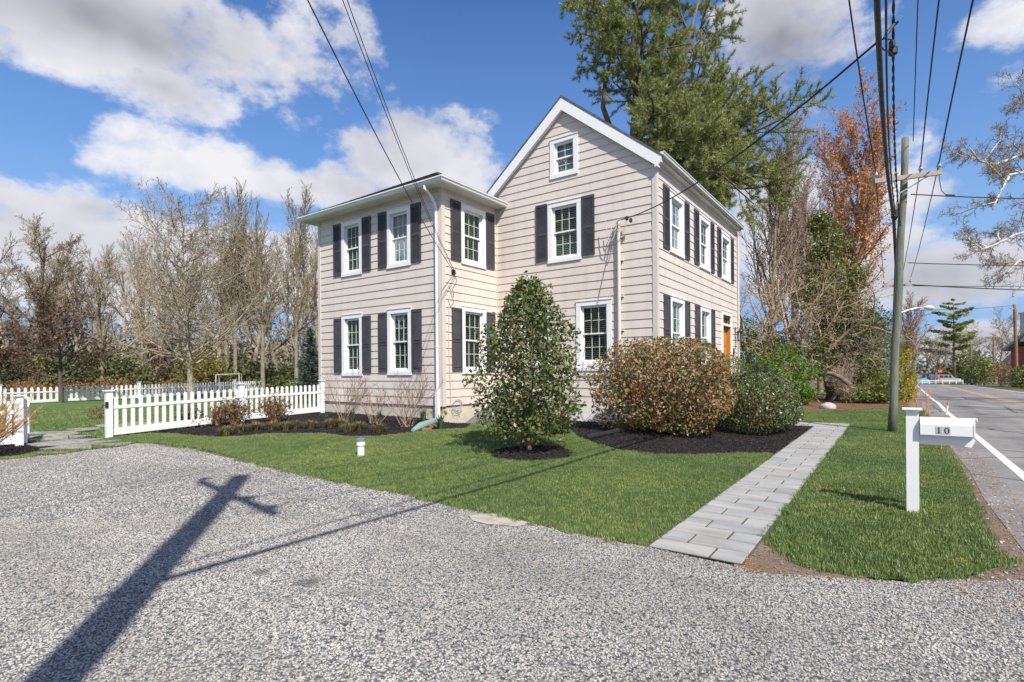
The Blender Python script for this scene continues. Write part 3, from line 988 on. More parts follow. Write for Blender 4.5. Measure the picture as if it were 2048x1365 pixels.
# main gable roof
mb = MB()
x0, yA, yB2 = -8.01, YG - 0.16, YB + 0.16
for sgn in (-1, 1):
    ex = x0 + sgn * 3.08
    ez = RIDGE + 0.03 - slope * 3.08
    t = 0.055
    mb.extrude([(x0, yA, RIDGE + 0.03), (ex, yA, ez), (ex, yA, ez + t), (x0, yA, RIDGE + 0.03 + t + 0.02)], (0, yB2 - yA, 0))
roof = mb.build('roof', M['shingle'], house)
mb = MB()
for sgn in (-1, 1):
    ex = x0 + sgn * 2.95
    for (ya, yb) in ((YG - 0.15, YG - 0.03),):
        top0, top1 = RIDGE + 0.022, RIDGE + 0.022 - slope * 2.95
        mb.extrude([(x0, ya, top0), (ex, ya, top1), (ex, ya, top1 - 0.33), (x0, ya, top0 - 0.36)], (0, yb - ya, 0))
# boxed return at the right eave
mb.extrude([(x0 + 2.951, YG - 0.149, 7.24), (x0 + 3.06, YG - 0.149, 7.18), (x0 + 3.02, YG - 0.149, 7.02), (x0 + 2.90, YG - 0.149, 6.92), (x0 + 2.84, YG - .149, 6.92)], (0, 0.118, 0))
mb.build('rake_board', M['white'], house)
# eave soffit, fascia and gutter on the road side
mb = MB(); mb.box((XR, YG - 0.02, 7.10), (XR + 0.16, YB + .1, 7.125)); mb.box((XR + 0.13, YG - 0.02, 7.126), (XR + 0.16, YB + .1, 7.20))
mb.build('soffit', M['soffit'], house)


def gutter_profile(out, z):
    return [(out + 0.0, z - 0.125), (out + 0.055, z - 0.125), (out + 0.085, z - 0.085), (out + 0.095, z - 0.03), (out + 0.115, z - 0.02), (out + 0.115, z), (out + 0.10, z), (out + 0.10, z - .01), (out + 0.0, z - .01)]


mb = MB()
mb.extrude([(XR + 0.161 + (o_), YG - 0.13, z_) for o_, z_ in gutter_profile(0.0, 7.29)], (0, YB + .25 - YG, 0))
g1 = mb.build('gutter', M['gutter'], house)
mb = MB()
mb.tube([(XR + .2, YB - .06, 7.16), (XR + .2, YB - .06, 7.05), (XR + .08, YB - .06, 6.86), (XR + .075, YB - .06, 6.6), (XR + .075, YB - .06, 0.15)], 0.04, 8)
mb.build('downspout', M['trim_beige'], house)

# wing: hipped roof with wide soffit and gutter all round
OV = 0.46
ex0, ex1, ey0, ey1 = XWL - OV, XW + OV - 0.10, YW - OV + .08, 17.1 + OV
ZS, ZE = 6.79, 6.93
mb = MB()
mb.box((ex0, ey0, ZS), (ex1, YW + .06, ZS + 0.03)); mb.box((XW - .06, YW + .061, ZS), (ex1, YG - .002, ZS + 0.03)); mb.box((ex0, YW + .061, ZS), (XWL + .06, ey1, ZS + .03))
for i in range(60):
    x = ex0 + 0.05 + i * 0.11
    if x < ex1: mb.box((x, ey0 + .02, ZS - 0.006), (x + 0.012, YW - 0.005, ZS - 0.0005))
for i in range(26):
    y_ = YW + 0.05 + i * 0.11
    if y_ < YG - .05: mb.box((XW + .05, y_, ZS - 0.006), (ex1 - .02, y_ + 0.012, ZS - 0.0005))
mb.build('soffit', M['soffit'], house)
mb = MB()
pf = [(-0.001, ZE - .14), (0.05, ZE - .14), (0.075, ZE - .11), (0.09, ZE - .05), (0.115, ZE - .035), (0.115, ZE), (-0.001, ZE)]
ring = [(lambda o_: (ex0 - o_, ey0 - o_)), (lambda o_: (ex1 + o_, ey0 - o_))]
V, Fq = [], []
path = [lambda o_: (ex0 - o_, ey1), lambda o_: (ex0 - o_, ey0 - o_), lambda o_: (ex1 + o_, ey0 - o_), lambda o_: (ex1 + o_, YG - 0.005)]
for fn in path:
    for o_, z_ in pf:
        x_, y_ = fn(o_); V.append((x_, y_, z_))
k = len(pf)
for i in range(3):
    for j in range(k):
        Fq.append((i * k + j, i * k + (j + 1) % k, (i + 1) * k + (j + 1) % k, (i + 1) * k + j))
mb.add(V, Fq); mb.face(V[3 * k:]); mb.face(V[:k])
mb.build('gutter', M['gutter'], house)
mb = MB()
rise = (8.76 - ZE)
half = (ex1 - ex0) / 2
ax = (ex0 + ex1) / 2
ay0, ay1 = ey0 + half, ey1 - half
if ay1 < ay0: ay0 = ay1 = (ay0 + ay1) / 2
zr = ZE + 0.02
A, B, C, D_ = (ex0 - .06, ey0 - .06, zr), (ex1 + .06, ey0 - .06, zr), (ex1 + .06, ey1 + .06, zr), (ex0 - .06, ey1 + .06, zr)
E1, E2 = (ax, ay0, 8.78), (ax, ay1 + .05, 8.78)
mb.add([A, B, C, D_, E1, E2], [(0, 3, 2, 1)]); b_ = mb.n - 6
mb.F.append(np.array([[0, 1, 4], [2, 3, 5]]) + b_); mb.F.append(np.array([[1, 2, 5, 4], [3, 0, 4, 5]]) + b_)
# courses of shingles on the two slopes one sees
for i in range(1, 22):
    t = i / 22
    p = Vector(A).lerp(Vector(E1), t); q = Vector(B).lerp(Vector(E1), t)
    mb.bar(p + Vector((0, -.004, .006)), q + Vector((0, -.004, .006)), 0.14, 0.012, up=(0, -0.45, 0.89))
    p = Vector(B).lerp(Vector(E1), t); q = Vector(C).lerp(Vector(E2), t)
    mb.bar(p + Vector((.004, 0, .006)), q + Vector((.004, 0, .006)), 0.14, 0.012, up=(0.45, 0, 0.89))
mb.build('roof', M['shingle'], house)
# white downspout at the wing corner
mb = MB()
dx = XW - 0.16
mb.tube([(dx - .10, ey0 - .03, ZE - .13), (dx - .10, ey0 - .03, ZE - .22), (dx - .06, ey0 + .12, ZE - .34), (dx, YW - .10, ZE - .58), (dx + .02, YW - .075, ZE - .72), (dx + .02, YW - .075, 3.0), (dx + .02, YW - .075, 0.9)], 0.043, 10)
for z_ in (5.2, 2.2): mb.lathe([(0.052, 0), (0.052, .05)], (dx + .02, YW - .075, z_), 10)
mb.box((dx - .032, YW - .13, 0.14), (dx + .072, YW - .022, 1.0))
mb.build('downspout', M['white'], house)

# front door with transom
fr = MB()
WB.box(fr, DOOR[0], DOOR[0] + .14, 0.95, DOOR[3] - .13, -.02, .04); WB.box(fr, DOOR[1] - .14, DOOR[1], 0.95, DOOR[3] - .13, -.02, .04)
WB.box(fr, DOOR[0], DOOR[1], DOOR[3] - .13, DOOR[3], -.02, .043); WB.box(fr, DOOR[0] - .015, DOOR[1] + .015, DOOR[3], DOOR[3] + .02, -.02, .06)
WB.box(fr, DOOR[0] + .141, DOOR[1] - .141, 3.15, 3.22, -.09, .03)
fr.build('door_frame', M['white'], house)
da, db, dd = DOOR[0] + .145, DOOR[1] - .145, -0.16
d = MB()
WB.box(d, da, db, 0.95, 3.15, dd - .04, dd); 
for (a, b) in ((0.06, 0.47), (0.53, 0.94)):
    for (z0_, z1_) in ((1.1, 1.75), (1.85, 2.3), (2.4, 3.02)):
        WB.box(d, da + (db - da) * a, da + (db - da) * b, z0_, z1_, dd, dd + .018)
WB.box(d, da - .004, da + .0, .95, 3.14, dd - .04, 0.0); WB.box(d, db, db + .004, .95, 3.14, dd - .04, 0.0)
door = d.build('door', M['wood_door'], house)
k_ = MB(); WB.box(k_, da + .06, da + .12, 1.75, 2.05, dd + .018, dd + .03); k_.tube([WB.p(da + .09, 1.80, dd + .03), WB.p(da + .09, 1.80, dd + .075), WB.p(da + .09, 1.98, dd + .075), WB.p(da + .09, 1.98, dd + .03)], .012, 8)
k_.build('handle', M['iron'], door)
t_ = MB(); WB.box(t_, da, da + .06, 3.23, 3.53, -.12, -.07); WB.box(t_, db - .06, db, 3.23, 3.53, -.12, -.07); WB.box(t_, da + .06, db - .06, 3.23, 3.28, -.12, -.07); WB.box(t_, da + .06, db - .06, 3.48, 3.53, -.12, -.07)
tr = t_.build('transom', M['wood_door'], house)
t_ = MB(); t_.face([WB.p(da + .06, 3.28, -.1), WB.p(db - .06, 3.28, -.1), WB.p(db - .06, 3.48, -.1), WB.p(da + .06, 3.48, -.1)])
t_.build('pane', M['glass'], tr)
t_ = MB(); WB.box(t_, da, db, 3.22, 3.54, -.2, -.19); t_.build('dark_interior', M['room'], tr)

# wall lantern beside the door
L = MB(); c = WB.p(22.42, 2.62, 0.19)
L.lathe([(0.085, 0.0), (0.085, 0.025), (0.02, 0.03)], c, 6); L.lathe([(0.13, 0.34), (0.13, 0.37), (0.06, 0.42), (0.02, 0.44), (0.012, 0.50)], c, 6)
for i in range(6):
    a = 2 * math.pi * i / 6
    L.bar((c.x + .08 * math.cos(a), c.y + .08 * math.sin(a), c.z + .02), (c.x + .115 * math.cos(a), c.y + .115 * math.sin(a), c.z + .35), .014)
L.tube([WB.p(22.42, 3.10, 0.03), WB.p(22.42, 3.16, .10), WB.p(22.42, 3.14, .18), c + Vector((0, 0, .49))], .012, 6)
WB.box(L, 22.37, 22.47, 2.9, 3.2, 0.02, 0.035); L.tube([WB.p(22.42, 2.62, .19), WB.p(22.42, 2.2, .16), WB.p(22.42, 2.1, .03)], .008, 6)
lan = L.build('wall_lantern', M['black'], house)
L = MB(); L.lathe([(0.075, 0.03), (0.108, 0.34)], c, 6); L.build('lantern_glass', M['glass'], lan)
nb = MB(); ct = WB.p(22.16, 2.19, 0.03)
poly = [WB.p(22.16 + 0.10 * math.cos(a), 2.19 + 0.17 * math.sin(a), 0.024) for a in [2 * math.pi * i / 20 for i in range(20)]]
nb.extrude(poly, (0.018, 0, 0)); pl = nb.build('house_plaque', M['iron'], house)
nb = MB()
nb.tube([WB.p(22.16 + 0.075 * math.cos(a), 2.19 + 0.135 * math.sin(a), 0.046) for a in [2 * math.pi * i / 20 for i in range(21)]], .006, 4)
nb.build('plaque_rim', M['galv'], pl)

# cellar bulkhead in the corner between wing and gable
mb = MB()
bx0, bx1 = -10.38, -8.75
mb.extrude([(bx0, YG - .03, 0.70), (bx0, 12.02, -0.12), (bx0, 12.02, -.4), (bx0, YG - .03, -.4)], (0.13, 0, 0))
mb.extrude([(bx1 - .13, YG - .03, 0.70), (bx1 - .13, 12.02, -0.12), (bx1 - .13, 12.02, -.4), (bx1 - .13, YG - .03, -.4)], (0.13, 0, 0))
mb.build('bulkhead_curb', M['stucco'], house)
mb = MB()
for xa, xb in ((bx0 + .02, (bx0 + bx1) / 2 - .012), ((bx0 + bx1) / 2 + .012, bx1 - .02)):
    mb.extrude([(xa, YG - .04, 0.73), (xa, 11.94, -0.11), (xa, 11.94, -0.07), (xa, YG - .04, 0.77)], (xb - xa, 0, 0))
    for e in (xa, xb - .05): mb.extrude([(e, YG - .05, 0.77), (e, 11.95, -0.07), (e, 11.95, -0.055), (e, YG - .05, 0.785)], (.05, 0, 0))
mb.build('cellar_door', M['slab'], house)
mb = MB()
for i in range(4):
    x_ = -7.3 + i * 0.5
    mb.extrude([(x_, YG - .04, 0.55), (x_, 12.75, 0.10), (x_, 12.75, 0.06), (x_, YG - .04, 0.5)], (0.46, 0, 0))
mb.build('window_well_cover', pbr('well_cover_grey', (.34, .34, .33), .6, .1, 4), house)

# service mast with drip loops, and the cables clipped to the wing corner
mb = MB(); mx, my = -6.23, YG - 0.085
mb.tube([(mx, my, 0.4), (mx, my, 5.55)], 0.048, 10)
for z_ in (5.2, 4.55, 3.55, 2.6): mb.box((mx - .02, my, z_), (mx + .12, YG, z_ + .03))
mb.lathe([(0.055, 0), (0.075, .06), (0.07, .13), (0.03, .17)], (mx, my, 5.52), 10)
con = mb.build('service_mast', M['conduit'], house)
mb = MB()
def loop(p, q, sag, n=10, bow=0.0):
    p, q = Vector(p), Vector(q)
    return [p.lerp(q, i / n) + Vector((0, -bow * math.sin(math.pi * i / n), -sag * 4 * (i / n) * (1 - i / n))) for i in range(n + 1)]
for k, (sx, sg) in enumerate(((-.12, .25), (.08, .30), (.2, .35), (-.22, .55))):
    mb.tube(loop((mx, my - .08, 5.60), (mx + sx * 1.6, my - .12, 5.62 + .03 * k), sg, 12, .05), .011, 5)
mb.tube([(mx - .1, my - .05, 5.5), (mx - .32, my + .02, 5.2), (mx - .42, my + .03, 4.75), (mx - .30, my + .02, 4.6), (mx - .2, my + .02, 4.9), (mx - .12, my, 5.35)], .010, 5)
mb.build('drip_loop', M['wire_grey'], con)
mb = MB()
for q in ((.30, -.12, 5.60), (.42, -.14, 5.52)): mb.lathe([(0.02, 0), (0.045, .02), (0.045, .10), (0.02, .12)], (mx + q[0], my + q[1], q[2]), 8)
mb.build('connector', M['black'], con)
mb = MB()
mb.tube([(XW + .03, 11.73, 4.43), (XW + .03, 11.62, 3.9), (XW + .03, 11.52, 3.4), (XW + .03, 11.50, 2.4), (XW + .03, 11.56, 1.2), (XW + .03, 11.58, 0.62)], .009, 5)
for r_, dz in ((.16, 0), (.12, .02), (.19, -.03)):
    mb.tube([(XW + .05, 11.85 + r_ * 1.3 * math.cos(a), 0.52 + dz + r_ * math.sin(a)) for a in [2 * math.pi * i / 16 for i in range(17)]], .007, 4)
mb.tube(loop((XW + .03, 11.64, .45), (XW + .03, 11.80, .45), .22, 10), .007, 4); mb.tube(loop((XW + .03, 11.9, .45), (XW + .03, 12.05, .45), .24, 10), .007, 4)
mb.build('cable_coil', M['wire_grey'], house)
mb = MB(); mb.box((XW + .022, 11.66, 4.36), (XW + .06, 11.80, 4.50)); mb.tube([(XW + .03, 11.73, 4.46), (XW + .03, 11.9, 4.2), (XW + .03, 11.7, 3.95), (XW + .03, 11.75, 3.7)], .007, 4)
mb.tube([(XW + .03, 11.55, 4.0), (XW + .03, 11.75, 3.55), (XW + .03, 11.6, 3.4), (XW + .03, 11.5, 3.6)], .006, 4)
mb.build('cable_bracket', M['wire'], house)

# ------------------------------------------------------------------ picket fences
def at(p, z=0.0):
    return Vector((p[0], p[1], h(p[0], p[1]) + z))


def fence(name, label, pts, post_h, pick_h, gap, pw, post_w, group=None, ends=(True, True), bottom=0.16, rail_z=(0.16, 0.78)):
    r0 = at(pts[0])
    t = thing(name, label, 'fence', tuple(r0), group)
    for i, p in enumerate(pts):
        if (i == 0 and not ends[0]) or (i == len(pts) - 1 and not ends[1]): continue
        b = at(p)
        m = MB()
        w = post_w / 2
        m.box((b.x - w, b.y - w, b.z - .1), (b.x + w, b.y + w, b.z + post_h - .07))
        po = m.build('post', M['post_white'], t)
        m = MB()
        m.box((b.x - w - .012, b.y - w - .012, b.z + post_h - .07), (b.x + w + .012, b.y + w + .012, b.z + post_h - .045))
        c = w + .03
        m.box((b.x - c, b.y - c, b.z + post_h - .045), (b.x + c, b.y + c, b.z + post_h - .02))
        m.add([(b.x - c, b.y - c, b.z + post_h - .02), (b.x + c, b.y - c, b.z + post_h - .02), (b.x + c, b.y + c, b.z + post_h - .02), (b.x - c, b.y + c, b.z + post_h - .02), (b.x, b.y, b.z + post_h + .02)], [(0, 1, 4, 4), (1, 2, 4, 4), (2, 3, 4, 4), (3, 0, 4, 4)])
        m.build('post_cap', M['post_white'], po)
    for a, b in zip(pts[:-1], pts[1:]):
        A, B = at(a), at(b)
        L = (B - A).length; d = (B - A) / L
        A2, B2 = A + d * post_w / 2, B - d * post_w / 2
        m = MB()
        m.bar(A2 + Vector((0, 0, .06 + bottom / 2)), B2 + Vector((0, 0, .06 + bottom / 2)), .038, bottom)
        m.bar(A2 + Vector((0, 0, rail_z[1])), B2 + Vector((0, 0, rail_z[1])), .045, .075)
        m.build('rail', M['post_white'], t)
        n = max(1, int((L - post_w) / gap))
        m = MB()
        sd = d.cross(Vector((0, 0, 1))).normalized()
        for i in range(n):
            c = A + d * (post_w / 2 + (L - post_w) * (i + .5) / n)
            z0, z1 = c.z + .06 + bottom - .02, c.z + pick_h
            prof = [(-pw / 2, z0), (pw / 2, z0), (pw / 2, z1 - pw * .5), (pw * .36, z1 - pw * .18), (pw * .14, z1), (-pw * .14, z1), (-pw * .36, z1 - pw * .18), (-pw / 2, z1 - pw * .5)]
            m.extrude([(c.x + d.x * u - sd.x * .011, c.y + d.y * u - sd.y * .011, z) for u, z in prof], sd * .022)
        m.build('pickets', M['post_white'], t, fix=False)
    return t


FA, FC = Vector((-15.02, 4.64)), Vector((-15.92, 11.0))
FB = FA.lerp(FC, 0.53)
nf = fence('picket_fence', 'white picket fence from the path opening to the house corner, shrubs along its foot', [tuple(FA), tuple(FB), tuple(FC)], 1.15, 0.98, 0.175, .088, .125, bottom=.17, rail_z=(0.16, .72))
m = MB(); b = at(FA); m.box((b.x + .0625, b.y - .09, b.z + .72), (b.x + .085, b.y - .03, b.z + .86)); m.tube([(b.x + .0, b.y - .07, b.z + .78), (b.x + .02, b.y - .13, b.z + .78), (b.x + .02, b.y - .13, b.z + .70)], .01, 6)
m.build('gate_latch', M['black'], nf)
gl = Vector(G(38, 893)); gl2 = gl + Vector((-.6, -2.6))
gf = fence('picket_fence', 'short white picket fence at the left edge behind the bare tan shrub', [tuple(gl), tuple(gl2), tuple(gl2 + Vector((-.8, -2.6)))], 1.10, 0.96, 0.175, .088, .125, ends=(True, True), bottom=.17, rail_z=(.16, .72))
# the gate, swung open into the yard
t = thing('garden_gate', 'white picket gate standing open against the left fence post', 'gate', tuple(at(gl)))
g0, g1 = at(gl) + Vector((-.12, .12, 0)), at(gl) + Vector((-1.15, .38, 0))
m = MB(); d = (g1 - g0).normalized(); sd = d.cross(Vector((0, 0, 1)))
for z in (.14, .74): m.bar(g0 + Vector((0, 0, z)), g1 + Vector((0, 0, z)), .04, .09)
m.bar(g0 + Vector((0, 0, .05)), g0 + Vector((0, 0, 1.0)), .07, .07); m.bar(g1 + Vector((0, 0, .05)), g1 + Vector((0, 0, 1.0)), .07, .07)
m.build('gate_frame', M['post_white'], t)
m = MB()
for i in range(5):
    c = g0 + d * (.17 + .17 * i)
    m.extrude([(c.x + d.x * u - sd.x * .011, c.y + d.y * u - sd.y * .011, c.z + z) for u, z in ((-.044, .2), (.044, .2), (.044, .93), (.015, .97), (-.015, .97), (-.044, .93))], sd * .022)
m.build('pickets', M['post_white'], t)
m = MB(); m.box((g0.x + .04, g0.y - .1, .62), (g0.x + .12, g0.y - .06, .7)); m.build('hinge', M['black'], t)

FF = [G(*p) for p in ((-260, 822), (20, 812), (110, 806), (285, 797.5))]
far_pts = [(-33.6, -1.5), (-34.9, 2.8), (-35.9, 6.6), (-36.7, 9.2), (-37.7, 13.2), (-39.8, 17.2), (-42.0, 21.2), (-44.3, 25.4), (-46.5, 29.6)]
fence('picket_fence', 'long white picket fence at the back of the yard in front of the bare woods', far_pts, 1.05, 0.86, 0.26, .13, .15, bottom=.15, rail_z=(.14, .60))
far2 = [(-46.5, 29.6), (-38.0, 33.0), (-30.0, 36.0), (-23.0, 38.6)]
fence('picket_fence', 'white picket fence closing the far side of the yard beside the house corner', far2, 1.1, 0.9, 0.26, .13, .15, ends=(False, True), bottom=.15, rail_z=(.14, .6))

# ------------------------------------------------------------------ mailbox
mp_ = Vector((0.14, 6.84, h(.14, 6.84)))
t = thing('mailbox', 'white mailbox number 10 on a white post with a cross arm beside the road', 'mailbox', tuple(mp_))
m = MB(); m.box((mp_.x - .052, mp_.y - .052, -.1), (mp_.x + .052, mp_.y + .052, 1.06)); m.build('post', M['post_white'], t)
m = MB(); m.box((mp_.x - .066, mp_.y - .066, 1.06), (mp_.x + .066, mp_.y + .066, 1.075)); c = .082
m.box((mp_.x - c, mp_.y - c, 1.0751), (mp_.x + c, mp_.y + c, 1.09)); m.add([(mp_.x - c, mp_.y - c, 1.09), (mp_.x + c, mp_.y - c, 1.09), (mp_.x + c, mp_.y + c, 1.09), (mp_.x - c, mp_.y + c, 1.09), (mp_.x, mp_.y, 1.115)], [(0, 1, 4, 4), (1, 2, 4, 4), (2, 3, 4, 4), (3, 0, 4, 4)])
m.build('post_cap', M['post_white'], t)
m = MB()
m.extrude([(mp_.x + .053, mp_.y - .03, .73), (mp_.x + .053, mp_.y - .03, .83), (mp_.x + .46, mp_.y - .03, .83), (mp_.x + .49, mp_.y - .03, .79), (mp_.x + .46, mp_.y - .03, .72), (mp_.x + .40, mp_.y - .03, .73)], (0, .06, 0))
m.build('cross_arm', M['post_white'], t)
bx0, bx1, by, bz = mp_.x + .062, mp_.x + .47, mp_.y - .005, .832
prof = [(-.085, 0), (.085, 0), (.085, .10)] + [(.085 * math.cos(a), .10 + .072 * math.sin(a)) for a in [math.pi * i / 12 for i in range(1, 12)]] + [(-.085, .10)]
m = MB(); m.extrude([(bx0, by + u, bz + z) for u, z in prof], (bx1 - bx0, 0, 0)); m.build('box', M['white'], t)
m = MB(); m.extrude([(bx1 + .001, by + u * 1.04, bz - .002 + z * 1.04) for u, z in prof], (.012, 0, 0))
dr = m.build('door', M['white'], t)
m = MB(); m.box((bx1 + .014, by - .015, bz + .165), (bx1 + .035, by + .015, bz + .172)); m.box((bx1 + .03, by - .015, bz + .145), (bx1 + .036, by + .015, bz + .165)); m.build('handle', M['white'], dr)
m = MB(); m.box((bx0 + .0, by - .055, .829), (bx1 + .015, by + .055, .8319)); m.build('base_plate', M['galv'], t)
def serif_one(m, x, z, hgt, y):
    w = hgt * .42; s = hgt * .17
    for a, b, c, d in ((x - s / 2 + .0, x + s / 2, z, z + hgt), (x - w / 2, x + w / 2, z, z + hgt * .09)):
        m.box((a, y - .001, c), (b, y, d))
    m.extrude([(x - s / 2, y - .001, z + hgt), (x - s / 2, y - .001, z + hgt * .86), (x - w / 2, y - .001, z + hgt * .80), (x - w / 2, y - .001, z + hgt * .86)], (0, .001, 0))
def zero(m, x, z, hgt, y):
    n = 28
    V = []
    for i in range(n):
        a = 2 * math.pi * i / n
        V.append((x + .36 * hgt * math.cos(a), y, z + hgt / 2 + hgt / 2 * math.sin(a)))
    for i in range(n):
        a = 2 * math.pi * i / n
        V.append((x + .19 * hgt * math.cos(a), y, z + hgt / 2 + hgt * .40 * math.sin(a)))
    m.add(V, [(i, (i + 1) % n, n + (i + 1) % n, n + i) for i in range(n)])
yy = by - .085
m = MB()
for x_ in (bx0 + .148, bx0 + .208): m.box((x_ - .027, yy - .0015, bz + .012), (x_ + .027, yy, bz + .088))
num = m.build('number_tile', pbr('tile_grey', (0.42, 0.44, 0.42), .5), t)
m = MB(); serif_one(m, bx0 + .148, bz + .022, .056, yy - .0018); zero(m, bx0 + .208, bz + .022, .056, yy - .0025)
m.build('number_ten', M['black'], num)

# ------------------------------------------------------------------ small things in the lawn and beds
p = at(G(722, 914)); t = thing('cleanout_pipe', 'short white clean-out pipe with a grey cap standing in the lawn', 'pipe', tuple(p))
m = MB(); m.lathe([(.062, -.05), (.062, .20), (.078, .205), (.078, .27), (.062, .275)], p, 18); m.build('pipe', M['post_white'], t)
m = MB(); m.lathe([(.082, .275), (.082, .315), (.05, .33)], p, 18); m.box((p.x - .025, p.y - .025, p.z + .33), (p.x + .025, p.y + .025, p.z + .35)); m.build('cap', M['galv'], t)
p = at(G(846, 862)); a = at(G(826, 866)); b = at(G(872, 851))
t = thing('downspout_extension', 'green plastic downspout extension lying on the mulch at the house corner', 'drain spout', tuple(p))
m = MB(); m.tube([a + Vector((0, 0, .05)), a.lerp(b, .3) + Vector((0, 0, .09)), b + Vector((0, 0, .11))], [.05, .10, .09], 10); m.build('spout', pbr('spout_green', (.20, .34, .30), .45, .1, 9), t)
m = MB(); m.tube([a.lerp(b, k) + Vector((0, 0, .05 + .1 * min(1, k * 2) )) for k in (.25, .9)], .018, 6); m.build('rib', pbr('spout_green_pale', (.30, .45, .40), .45), t)
M['brick'] = pbr('orange_brick', (.42, .16, .085), .85, .2, 9, .3, 60)
for k, (u, v, rz, lab) in enumerate(((854, 862, .3, 'orange brick lying flat beside the green downspout spout'), (866, 858, .9, 'orange brick tilted against the other brick by the spout'))):
    q = at(G(u, v)); m = MB(); d = Vector((math.cos(rz), math.sin(rz), .12 * k))
    m.bar(q - d * .1 + Vector((0, 0, .035 + .03 * k)), q + d * .1 + Vector((0, 0, .035 + .03 * k)), .095, .06)
    tag(m.build('brick', M['brick']), lab, 'brick')
q0, q1 = at((-5.22, 9.95)), at((-4.9, 11.3))
q0, q1 = at(G(1172, 882)), at(G(1245, 866))
m = MB(); n = 40
m.tube([q0.lerp(q1, i / n) + Vector((0, 0, .06)) for i in range(n + 1)], [.052 if i % 2 else .060 for i in range(n + 1)], 10)
tag(m.build('drain_pipe', M['black']), 'black corrugated drain pipe lying on the mulch under the red tip bush', 'pipe')
rk = at(G(1655, 818)); m = MB()
bm = bmesh.new(); bmesh.ops.create_icosphere(bm, subdivisions=3, radius=1.0)
rr = random.Random(4)
for v in bm.verts:
    n_ = v.co.normalized(); f_ = 1 + .10 * math.sin(3.1 * n_.x + 1) + .08 * math.sin(4.3 * n_.y) + .05 * math.sin(9 * n_.z + 5 * n_.x)
    v.co = Vector((n_.x * .30 * f_, n_.y * .22 * f_, n_.z * .17 * f_))
V = [tuple(Vector(v.co) + rk + Vector((0, 0, .05))) for v in bm.verts]; Fs = [[l.index for l in f.verts] for f in bm.faces]; bm.free()
m.add(V, Fs); tag(m.build('boulder', pbr('boulder_pale', (.42, .38, .33), .9, .2, 5, .5, 30), smooth=True), 'pale boulder sitting in the brown leaf litter', 'rock')
# fallen log
m = MB(); a = PR(1640, 748, 24.5); b = PR(1700, 772, 23.0); c_ = PR(1672, 751, 23.6)
pts = [PR(1636, 752, 23.4), PR(1650, 747, 23.2), PR(1664, 748, 23.0), PR(1680, 755, 22.8), PR(1690, 762, 22.6), PR(1700, 770, 22.4)]
m.tube(pts, [.085, .09, .095, .10, .10, .095], 9)
t = tag(m.build('fallen_log', pbr('log_bark', (.17, .135, .11), .95, .4, 7, .7, 25), smooth=True), 'broken grey log hanging in the brush beside the lawn end', 'log')
m = MB(); m.tube([pts[-1], pts[-1] + (pts[-1] - pts[-2]).normalized() * .02], .092, 9); m.build('sawn_end', pbr('sawn_wood', (.50, .28, .15), .8, .2, 9), t)
# orange driveway markers
for k, (u0, v0, u1, v1, wt, lab) in enumerate(((1838, 829, 1828, 783, 0, 'orange marker stake leaning left, nearest the yellow bush'), (1848, 835, 1861, 779, 0, 'orange marker stake leaning right, crossing another stake'), (1859, 833, 1851, 782, 0, 'orange marker stake leaning left across its neighbour'), (1880, 903, 1897, 802, 1, 'orange and white marker stake behind the mailbox at the road edge'))):
    q = at(G(u0, v0)); dd_ = q.x * FX + q.y * FY; top = PR(u1, v1, dd_)
    t = thing('marker_stake', lab, 'marker stake', tuple(q), 'orange marker stakes along the verge')
    m = MB()
    if wt:
        m.tube([q - Vector((0, 0, .05)), q.lerp(top, .72)], .011, 6); m.build('rod', pbr('marker_orange', (.75, .17, .05), .5), t)
        m = MB(); m.tube([q.lerp(top, .72), q.lerp(top, .9)], .014, 6); m.build('white_band', M['white'], t)
        m = MB(); m.tube([q.lerp(top, .9), top], .012, 6); m.build('orange_tip', pbr('marker_orange', (.75, .17, .05), .5), t)
    else:
        m.tube([q - Vector((0, 0, .05)), q.lerp(top, .9)], .011, 6); m.build('rod', pbr('marker_orange', (.75, .17, .05), .5), t)
        m = MB(); m.tube([q.lerp(top, .9), top], .013, 6); m.build('cap', pbr('marker_orange2', (.8, .22, .07), .5), t)

